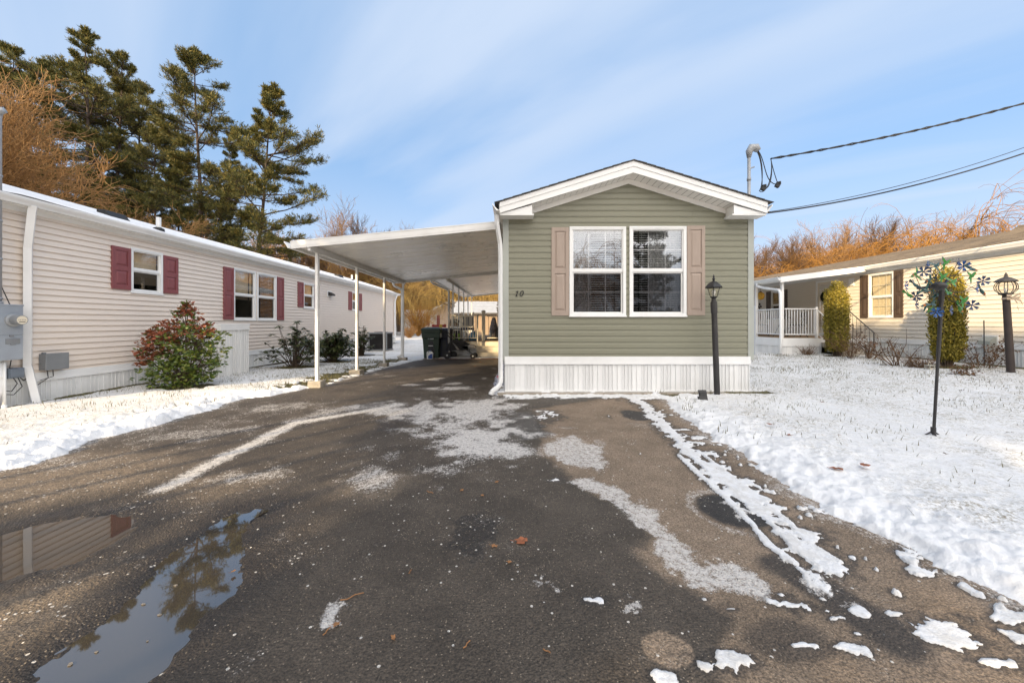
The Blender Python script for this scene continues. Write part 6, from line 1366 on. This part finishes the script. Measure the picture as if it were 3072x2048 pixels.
for (pr, px, py, Y, rz, lab) in ((TB, 1040, 622, 42, .3, 'pale bare tree rising above the left end of the carport roof'), (TC, 1130, 640, 44, 1.3, 'thin bare tree above the middle of the carport roof'), (TB, 1205, 660, 40, 2.9, 'spreading bare tree above the carport roof nearest the green home'),
    (TC, 960, 700, 40, .9, 'bare tree beside the pines behind the beige home roof'), (TC, 900, 735, 44, 4.4, 'low bare tree above the far end of the beige roof'),
    (TC, 2290, 690, 40, .2, 'bare brown tree right behind the corner of the green home'), (TC, 2370, 705, 42, 1.8, 'bare tree behind the porch roof of the cream home'), (TC, 2470, 690, 44, 3.1, 'twiggy bare tree left of the tallest brown trees'),
    (TB, 2555, 640, 40, 4.1, 'tall bare tree behind the cream home window'), (TC, 2640, 628, 42, 5.0, 'upright brown tree left of the orange willow'), (TB, 2720, 640, 45, .6, 'brown tree tucked behind the orange willow'), (TC, 2400, 700, 50, 2.2, 'distant bare tree low behind the porch'), (TC, 3020, 650, 46, 1.2, 'bare tree behind the right edge of the orange willow'), (TB, 2860, 640, 48, 3.3, 'bare tree hidden in the orange willow')):
    X_ = up(px, Y); H = vp(py, Y) - gfar(X_, Y); place(pr, used, X_, Y, H / (14.6 if pr is TB else 13.7), rz, lab)
WA = willow_proto('willow_tree', 'x', 3, 11, M['bark'], M['willow'], 11, 62); WB = willow_proto('willow_tree', 'x', 8, 11, M['bark'], M['willowgold'], 10, 62)
for (pr, px, py, Y, rz, lab) in ((WA, 2925, 612, 36, 0, 'big orange weeping willow behind the cream home roof on the right'), (WA, 2690, 690, 40, 2, 'orange willow among the brown trees left of the big right willow'), (WA, 2390, 750, 38, .4, 'low orange willow behind the cream home porch'), (WA, 2530, 700, 44, 3, 'orange willow behind the cream home window'), (WA, 2800, 622, 38, 5.1, 'orange willow overlapping the left side of the big right willow'), (WA, 3010, 690, 39, 1.2, 'orange willow at the right edge behind the cream home roof'),
    (WB, 1200, 745, 52, 1, 'golden weeping willow seen under the carport left of the porch'), (WB, 1090, 790, 40, 4, 'golden willow behind the far end of the beige home'), (WB, 1370, 780, 44, 2.2, 'golden willow behind the shed with the snowy roof'), (WB, 980, 815, 42, 5, 'golden willow seen above the beige roof left of the carport posts'), (WB, 1500, 800, 48, 3.6, 'golden willow farthest right under the porch canopy')):
    X_ = up(px, Y); H = vp(py, Y) - gfar(X_, Y); place(pr, used, X_, Y, H / (9.5 if pr is WA else 8.6), rz, lab)
# far wood on the hillside
g = np.random.default_rng(2); segs = []
for i in range(2100):
    y = g.uniform(54, 112); x = g.uniform(-1.25, 1.25) * y
    if x > .15 * y and g.random() < .3: continue
    z = gfar(x, y); H = g.uniform(4.5, 8.5); p = np.array([x, y, z - .3]); top = p + np.array([g.normal(0, .5), g.normal(0, .5), H]); segs.append((p, top, .10, .03))
    for k in range(11):
        f = g.uniform(.3, 1); q = p + (top - p) * f; L = H * g.uniform(.16, .42); d = unit(np.array([g.normal(), g.normal(), g.uniform(.3, 1.3)])); e = q + d * L; segs.append((q, e, .045, .018))
        for j in range(3): q2 = q + (e - q) * g.uniform(.3, 1); segs.append((q2, q2 + unit(d + g.normal(0, .6, 3)) * L * .5, .028, .014))
o = seg_mesh('far_wood', segs, M['twig'], None, 3); tag(o, 'bare winter wood covering the hillside behind the homes', 'wood', kind='stuff')
# ------ shrubs
def shrub_common(name, label, cat, x, y, group=None): return thing(name, label, cat, (x, y, gzf(x, y)), group)
def rhodo(x, y, h, w, seed, label, nst=46, lleaf=.15, droop=.5):
    g = np.random.default_rng(seed); t = shrub_common('rhododendron', label, 'shrub', x, y, 'rhododendrons beside the beige home'); segs = []; C = []; A = []; L = []
    for i in range(nst):
        a = g.uniform(0, 6.283); R_ = w / 2 * math.sqrt(g.random()); zt = h * (1 - .55 * (R_ / (w / 2)) ** 2) * g.uniform(.45, 1.0); tip = np.array([R_ * math.cos(a), R_ * math.sin(a), zt]); b0 = np.array([g.normal(0, .06), g.normal(0, .06), -.05]); p = b0
        mid = np.array([tip[0] * .45, tip[1] * .45, zt * .5]) + g.normal(0, .04, 3)
        for e in (mid, tip): segs.append((p, e, .014 if p is b0 else .009, .009 if p is b0 else .005)); p = e
        tips = [tip] + [mid + (tip - mid) * g.uniform(.3, .9) + g.normal(0, .09, 3) for _ in range(3)]
        for tp_ in tips:
            segs.append((mid + (tip - mid) * .4, tp_, .006, .004)); n = g.integers(7, 12)
            for k in range(n):
                q = g.uniform(0, 6.283); dz = g.uniform(-droop - .35, .25); C.append(tp_); A.append(unit(np.array([math.cos(q), math.sin(q), dz]))); L.append(lleaf * g.uniform(.7, 1.2))
    C, A, L = np.array(C), np.array(A), np.array(L); s_ = unit(np.cross(A, np.array([0, 0, 1.]) + g.normal(0, .25, A.shape))); v, f = leaf_quads(C, A, s_, L, L * .17, .25)
    seg_mesh('stems', segs, M['bark'], t, 5); np_mesh('leaves', v, f, M['rhodo'], t); return t
rhodo(-6.36, 10.75, 1.66, 1.62, 1, 'open leggy rhododendron behind the first carport post', 40)
rhodo(-6.07, 12.4, 1.36, 1.36, 2, 'dense rhododendron with long drooping leaves between the carport posts', 52, .19, 1.0)
rhodo(-6.19, 15.0, 1.28, 1.1, 3, 'small round rhododendron in front of the air conditioner', 44, .12, .3)
g = np.random.default_rng(12); bx, by = -6.42, 7.2; t = shrub_common('andromeda_shrub', 'leafy shrub with russet red tips and green base before the white cabinet', 'shrub', bx, by); segs = []; C = []; A = []; L = []; MI = []
lobes = [(.06, 0, .42, .52, .40, 0), (.30, .05, .60, .36, .46, 0), (-.15, -.1, .30, .50, .28, 0), (.22, 0, .95, .48, .38, 0), (-.48, 0, .86, .33, .24, 1), (-.80, .02, .62, .22, .17, 1), (-.25, .05, 1.08, .34, .26, 1), (.02, 0, 1.34, .22, .24, 1), (.05, 0, 1.56, .10, .12, 1), (.36, 0, 1.12, .18, .14, 1), (-.60, .1, 1.05, .20, .15, 1)]
for (lx, ly, lz, rx_, rz_, red) in lobes:
    segs.append((np.array([0, 0, 0.]), np.array([lx * .5, ly, lz * .5]), .022, .014)); segs.append((np.array([lx * .5, ly, lz * .5]), np.array([lx, ly, lz]), .014, .006)); n = int(78 * (rx_ / .4) ** 2) + 26
    for i in range(n):
        d = unit(g.normal(0, 1, 3)); r = g.uniform(.45, 1.06) ** .6; p = np.array([lx, ly, lz]) + d * np.array([rx_, rx_ * .8, rz_]) * r * (1 + .22 * math.sin(d[0] * 7 + d[2] * 9))
        if p[2] < .03: continue
        if i % 3 == 0: segs.append((np.array([lx, ly, lz]) * .9, p, .005, .003))
        rr = (red and g.random() < .85) or (p[2] > 1.0 and g.random() < .12)
        for k in range(7): q = g.uniform(0, 6.283); C.append(p + g.normal(0, .02, 3)); A.append(unit(np.array([math.cos(q), math.sin(q), g.uniform(-.5, .8)]) + d * .5)); L.append(g.uniform(.05, .09)); MI.append(1 if rr else 0)
C, A, L = map(np.array, (C, A, L)); v, f = leaf_quads(C, A, perp(A, g), L, L * .26, .2); seg_mesh('stems', segs, M['bark'], t, 5); np_mesh('leaves', v, f, [M['pieris'], M['pierisred']], t, MI)
def yew(x, y, h, w, seed, label):
    g = np.random.default_rng(seed); t = shrub_common('columnar_yew', label, 'shrub', x, y, 'clipped columnar yews'); segs = []; C = []; A = []
    sh = [(R_ * math.cos(a), R_ * math.sin(a), h * (1 - .16 * (R_ / (w / 2)) ** 2) * g.uniform(.80, 1.0), a, R_) for a, R_ in [(g.uniform(0, 6.283), w / 2 * math.sqrt(g.random())) for _ in range(58)]]
    for (sx, sy_, zt, a, R_) in sh:
        segs.append((np.array([sx * .25, sy_ * .25, -.05]), np.array([sx * .8, sy_ * .8, zt * .3]), .014, .010)); segs.append((np.array([sx * .8, sy_ * .8, zt * .3]), np.array([sx, sy_, zt]), .010, .004)); z = .22
        while z < zt:
            f = z / zt; k = (.62 + .38 * min(1, f / .3)) * (1.0 if f < .85 else 1.0 - (f - .85) * .5); c = np.array([sx * k, sy_ * k, z]); n = 5
            for _ in range(n): C.append(c + g.normal(0, .030, 3)); q = g.uniform(0, 6.283); A.append(unit(np.array([math.cos(q) * .6, math.sin(q) * .6, g.uniform(.3, 1.3)])))
            z += .028
    C, A = np.array(C), np.array(A); L = g.uniform(.045, .095, len(C)); v, f = leaf_quads(C, A, perp(A, g), L, L * .20); seg_mesh('stems', segs, M['bark'], t, 4); np_mesh('leaves', v, f, M['yew'], t); return t
yew(10.2, 11.5, 2.52, .54, 5, 'columnar yew with golden top in front of the cream home porch'); yew(10.28, 8.68, 2.50, .52, 6, 'columnar yew with golden top standing behind the wind spinner')
def twiggy(name, label, x, y, h, w, seed, mat_, n=26, kids=3, leaves=0, thick=.007, lm='dryleaf', group='leafless shrubs along the cream home', k0=None):
    g = np.random.default_rng(seed); t = shrub_common(name, label, 'shrub', x, y, group); segs = []; C = []
    for i in range(n):
        a = g.uniform(0, 6.283); d = unit(np.array([math.cos(a) * w / h * g.uniform(.1, .75), math.sin(a) * w / h * g.uniform(.1, .75), 1.])); p = np.array([g.normal(0, .04), g.normal(0, .04), -.03]); L = h * g.uniform(.6, 1.1); m = 5
        for k in range(m):
            d = unit(d + g.normal(0, .16, 3)); e = p + d * L / m; segs.append((p, e, thick * (1.1 - k / m * .6), thick * (1 - k / m * .6)))
            for _ in range(kids if k >= 1 else 0):
                if g.random() < .55:
                    d2 = unit(d + g.normal(0, .6, 3)); e2 = e + d2 * L * g.uniform(.08, .24); segs.append((e, e2, thick * .5, thick * .3)); C.append(e2)
                    e3 = e2 + unit(d2 + g.normal(0, .5, 3)) * L * .1; segs.append((e2, e3, thick * .35, thick * .2)); C.append(e3)
            p = e
        C.append(p)
    seg_mesh('stems', segs, mat_, t, 4)
    if leaves:
        C = np.array(C); c = C[g.integers(0, len(C), leaves)] + g.normal(0, .015, (leaves, 3)); ax = unit(g.normal(0, 1, (leaves, 3)) + np.array([0, 0, -.3])); L = g.uniform(.03, .06, leaves); v, f = leaf_quads(c, ax, perp(ax, g), L, L * .35, .3); np_mesh('leaves', v, f, M[lm], t)
    return t
for (px, py, h, w, sd_, n, lv, th, lab) in ((2420, 1070, .40, .55, 1, 60, 0, .005, 'low tan bundle of bare stems left of the porch side yew'), (2552, 1082, .9, .55, 2, 22, 220, .007, 'thin shrub with a few brown leaves right of the porch side yew'), (2608, 1082, .72, .95, 3, 15, 40, .011, 'thick twigged bare shrub under the cream home window'), (2690, 1104, .82, 1.0, 4, 12, 60, .011, 'tall crooked bare shrub left of the spinner side yew'), (2762, 1112, .42, .72, 5, 75, 50, .005, 'dense low bare shrub just left of the spinner pole'),
    (2955, 1112, .82, .85, 6, 14, 260, .007, 'leggy rose bush with brown leaves beside the right lamp post'), (2895, 1132, .30, .55, 7, 22, 160, .004, 'small leafless shrub with brown leaves at the foot of the spinner side yew'), (2655, 1102, .10, .5, 8, 40, 60, .004, 'flat brown dead clump in the snow between the bare shrubs'), (2930, 1105, .5, .5, 9, 14, 60, .005, 'wispy bare shrub between the yew and the rose bush'), (2395, 1063, .12, .5, 10, 30, 80, .003, 'flat dead clump below the porch skirting')):
    x, y = gp(px, py); twiggy('bare_shrub', lab, x, y, h, w, sd_, M['twigbrown'], n, 3, lv, th)
x, y = gp(2953, 1105); b = MB(); b.tube([(x, y, .1), (x - .01, y, 1.35)], .010, 6); tag(b.build('plant_stake', M['charcoal']), 'thin dark plant stake standing in the rose bush', 'stake')
x, y = gp(2555, 1075); b = MB(); b.tube([(x, y, .1), (x + .05, y, 1.25)], .010, 6); tag(b.build('plant_stake', M['charcoal']), 'thin dark plant stake right of the porch side yew', 'stake')
# fallen leaves and twigs
def leafmesh(seed, s):
    g = random.Random(seed); b = MB(); n = 11; pts = []
    for i in range(n): q = 2 * math.pi * i / n; r = s * (1 if i % 2 else .66) * g.uniform(.8, 1.15); pts.append((r * 1.15 * math.cos(q), r * .8 * math.sin(q), .004 + g.uniform(0, .35) * s))
    b.v = pts + [(0, 0, .004 + s * .05)]; b.f = [[i, (i+1) % n, n] for i in range(n)]; b.m = [0] * n; b.tube([(-s, 0, .006), (-s * 1.6, s * .2, .012)], s * .04, 4); return b
lm_ = [pm('rust leaf', (.26,.085,.032), .6, .35, 40), pm('orange leaf', (.30,.14,.05), .6, .3, 40), pm('brown leaf', (.10,.055,.032), .7, .35, 40)]
def put_leaf(px, py, s, k, lab, grp, lift=0.008):
    x, y = gp(px, py); o = leafmesh(int(px * 7 + py), s).build('fallen_leaf', lm_[k]); o.location = (x, y, gzf(x, y) + lift); o.rotation_euler = (rnd.uniform(-.1, .1), rnd.uniform(-.1, .1), rnd.uniform(0, 6.28)); tag(o, lab, 'leaf', grp)
put_leaf(1565, 1630, .042, 0, 'large curled rust brown leaf in the middle of the driveway', None)
for (px, py, s) in ((1484, 1643, .022), (1527, 1692, .016), (1447, 1490, .016), (1490, 1450, .02), (1386, 1474, .018), (1180, 1920, .015), (1470, 1375, .014), (700, 1720, .016), (1010, 1880, .02)): put_leaf(px, py, s, 1, 'small orange leaf scrap lying on the bare asphalt', 'leaf scraps on the asphalt')
for (px, py) in ((1478, 1098), (1440, 1088), (1425, 1100), (1503, 1108), (1457, 1092)): put_leaf(px, py, .05, 1, 'small orange leaf on the asphalt under the carport roof', 'leaves under the carport')
for k in range(46):
    px, py = rnd.uniform(2330, 3060), 1150 + 330 * rnd.random() ** 1.6
    if py > 1190 + (px - 2000) * .45: continue
    put_leaf(px, py, rnd.uniform(.018, .034), rnd.choice((0, 2, 2)), 'small brown leaf lying on the snow of the right lawn', 'leaves on the right lawn', .055)
for (px, py, s) in ((2515, 1441, .045), (2595, 1430, .05), (2310, 1296, .03)): put_leaf(px, py, s, 0, 'curled rust leaf on the ploughed snow right of the driveway', 'leaves on the ploughed snow', .09)
for (px, py, s) in ((510, 1252, .05), (758, 1150, .05), (380, 1230, .03)): put_leaf(px, py, s, 2, 'dark curled leaf on the snow strip along the beige home', 'leaves on the left snow strip', .06)
for i in range(60):
    px = rnd.uniform(2880, 3070); py = 1118 + rnd.random() * 40; put_leaf(px, py, rnd.uniform(.025, .05), 2, 'brown leaf in the litter at the foot of the right lamp post', 'leaf litter by the right lamp post', .05)
for (px, py, L, a) in ((1057, 1795, .10, .3), (1290, 1480, .07, 2.3), (1230, 1720, .03, 1.2), (1400, 1940, .04, .8), (980, 1900, .04, 1.1), (1640, 1960, .03, 2.4)):
    x, y = gp(px, py); b = MB(); d_ = Vector((math.cos(a), math.sin(a), 0)); b.tube([Vector((x, y, .012)) + d_ * L * t + Vector((-d_.y, d_.x, 0)) * L * .15 * math.sin(t * 5) for t in (-.5, -.2, .1, .5)], .0026, 5); tag(b.build('twig', lm_[1]), 'short bent orange twig lying on the bare asphalt', 'twig', 'twigs on the asphalt')
# ------------------------------------------------------------------ far buildings seen under the carport
fb = thing('mobile_home', 'peach sided home with red shutters far behind the carport', 'mobile home', (-7.5, 45, 0)); YB = 45.0; ffB = frame((0, YB, 0), (1, 0, 0), (0, -1, 0))
lap_wall(ffB, -10.8, -3.9, -.3, 4.0, .16, [(-10.05, -9.3, 1.0, 2.2)], [(2.42 + 10.8 * .46, .46), (2.42 - 3.9 * -.46, -.46)]).build('wall', pm('peach siding', (.60,.47,.36), .6, .05), fb)
b = MB(); b.box(-10.75, -3.95, YB + .02, YB + 12, -.3, 2.4); b.build('wall', M['cream'], fb); window(fb, ffB, -10.08, -9.26, .95, 2.25, grille=(2, 2), upper='glass_side', t=.07)
shutter(fb, ffB, -10.50, -10.10, .98, 2.2, M['maroon']); shutter(fb, ffB, -9.24, -8.84, .98, 2.2, M['maroon'])
b = MB(); zr = 2.45 + 3.45 * .46
for s in (-1, 1): b.prism([(-7.35, YB - .3, zr + .1), (-7.35 + s * 3.8, YB - .3, zr + .1 - 3.8 * .46), (-7.35 + s * 3.8, YB - .3, zr - .1 - 3.8 * .46), (-7.35, YB - .3, zr - .1)], (0, 12.6, 0))
b.build('roof', M['snowroof'], fb)
b = MB()
for s in (-1, 1): b.prism([(-7.35, YB - .34, zr + .06), (-7.35 + s * 3.8, YB - .34, zr + .06 - 3.8 * .46), (-7.35 + s * 3.8, YB - .34, zr - .14 - 3.8 * .46), (-7.35, YB - .34, zr - .14)], (0, .03, 0))
b.build('rake_board', M['white'], fb)
sh = thing('shed', 'shed with a snow dusted black shingle roof behind the porch', 'shed', (-3, 30, 0)); b = MB(); b.box(-4.85, -1.25, 30.1, 33.9, -.3, 2.15); b.build('wall', M['wood'], sh)
b = MB(); b.prism([(-5.05, 29.8, 2.08), (-5.05, 32, 3.12), (-5.05, 34.2, 2.08), (-5.05, 34.2, 1.98), (-5.05, 32, 3.02), (-5.05, 29.8, 1.98)], (4.0, 0, 0)); rf_ = b.build('roof', M['shingle'], sh)
b = MB()
for i in range(12):
    a, c = i / 12, (i + .80 + .1 * math.sin(i * 2)) / 12; P = lambda t, z: (29.83 + 2.15 * t, 2.10 + 1.02 * t + z)
    b.prism([(-4.85 + .06 * math.sin(i * 1.3), *P(a, 0)), (-4.85 + .06 * math.sin(i * 1.3), *P(a, .05)), (-4.85 + .06 * math.sin(i * 1.3), *P(c, .04)), (-4.85 + .06 * math.sin(i * 1.3), *P(c, 0))], (3.65 - .12 * abs(math.sin(i * 2.1)), 0, 0))
b.build('roof_snow', pm('thin roof snow', (.30,.32,.36), .8, .1, 4), sh)
nb = thing('mobile_home', 'pale far home with a flat snowy roof beyond the clipped bushes', 'mobile home', (-17, 52, 0)); b = MB(); b.box(-22, -12.6, 52, 57, -.3, 2.3); b.build('wall', M['white'], nb); b = MB(); b.prism([(-22.2, 51.7, 2.3), (-22.2, 54.5, 3.2), (-22.2, 57.3, 2.3)], (9.8, 0, 0)); b.build('roof', M['snowroof'], nb)
b = MB(); b.box(-20, -19, 51.96, 52, .8, 2.0); b.build('window', M['room'], nb)
twiggy('clipped_bush', 'round clipped tan bush on the far sunlit lawn', up(1229, 32), 32, 1.0, .9, 40, M['twig'], 120, 4, 300, .012, group=None); twiggy('clipped_bush', 'tall tan twiggy hedge bush before the peach sided home', up(1255, 38), 38, 3.2, 3.0, 41, M['willow'], 130, 4, 0, .014, group=None)
# ice chips and scraps afloat on the long puddle
for k in range(7):
    px, py = rnd.uniform(200, 640), 0; py = 2040 - (px - 200) * .95 + rnd.uniform(-60, 120)
    x, y = gp(px, py); b = MB(); n = 7; s = rnd.uniform(.004, .012); b.prism([(x + s * rnd.uniform(.6, 1.2) * math.cos(i * 6.283 / n), y + s * .7 * rnd.uniform(.6, 1.2) * math.sin(i * 6.283 / n), -.004) for i in range(n)], (0, 0, .002)); tag(b.build('ice_chip', pm('grey ice', (.20,.175,.145), .4, .3, 60) if k == 0 else bpy.data.materials['grey ice']), 'small pale ice chip afloat on the long tree reflecting puddle', 'ice chip', 'ice chips on the long puddle')
# ------------------------------------------------------------------ unseen trees behind the camera: spruces added and shaped to shade the drive, others show in the panes
SH = pine_proto(51, 12, .37, .20, 0, 0, 3.6, 'spruce', 'x', .62, deadwood=False, tr_=.005); SG = pine_proto(61, 12.4, .67, .27, 0, 0, 4.2, 'spruce', 'x', .60, deadwood=False, tr_=.005); SK = pine_proto(71, 12, .50, .22, 0, 0, 3.8, 'spruce', 'x', .62, deadwood=False, tr_=.005)
for t_ in (SH, SG, SK): t_['group'] = 'evergreens across the street'; t_['category'] = 'spruce tree'; t_.name = 'spruce_tree'
for k in range(6):
    for r_ in range(2):
        c_ = 8.6 - k * 1.35 - r_ * .6; x_ = -8.0 - r_ * 2.2; place((SH, SK)[r_], used, x_, c_ + 1.281 * x_, 1.10 if c_ < 4.8 else .95, k * 1.3 + r_, 'unseen dense spruce added in a double row behind the camera to shade the drive')
for k, (c_, s_) in enumerate(((1.15, .93), (.4, .92), (-.4, .90), (-1.3, .90), (-2.4, .945), (-3.9, .945), (-5.4, .945), (-6.9, .945), (-8.4, .945))): place(SK if k == 0 else SG, used, -8.0, c_ - 10.25, s_, k * 2.1, 'unseen high crowned spruce added to let low sun in under its crown')  # unseen, crowns raised so sun reaches the near asphalt
SA = pine_proto(41, 14, .06, .20, 0, 0, 1.5, 'spruce', 'x', .5); SA['group'] = 'evergreens across the street'; SA['category'] = 'spruce tree'; SA.name = 'spruce_tree'
for (x, y, s, lab) in ((10.3, -15, .68, 'spruce across the street reflected in the right pane'), (-13.5, 1.6, .9, 'unseen spruce added near the beige home to shade the carport front'), (-17, -1, 1.0, 'unseen spruce added farther left to shade the carport front'), (19, -14, .9, 'spruce at the far right across the street')): place(SA, used, x, y, s, x, lab)  # the middle pair is unseen, added to shade the carport front
place(WA, used, 5.5, -24, 1.0, 1.0, 'golden willow across the street reflected in the left pane')
place(TB, used, -6, -30, .9, 1, 'bare tree across the street behind the camera')
for k in range(8): place(SH, used, -45 - 3 * (k % 2), 3.5 + k * 3.6, 1.95, k * 1.7, 'unseen tall spruce added in a far row to shade the lower pines')  # unseen far row, added to keep sun off the lower pine boughs
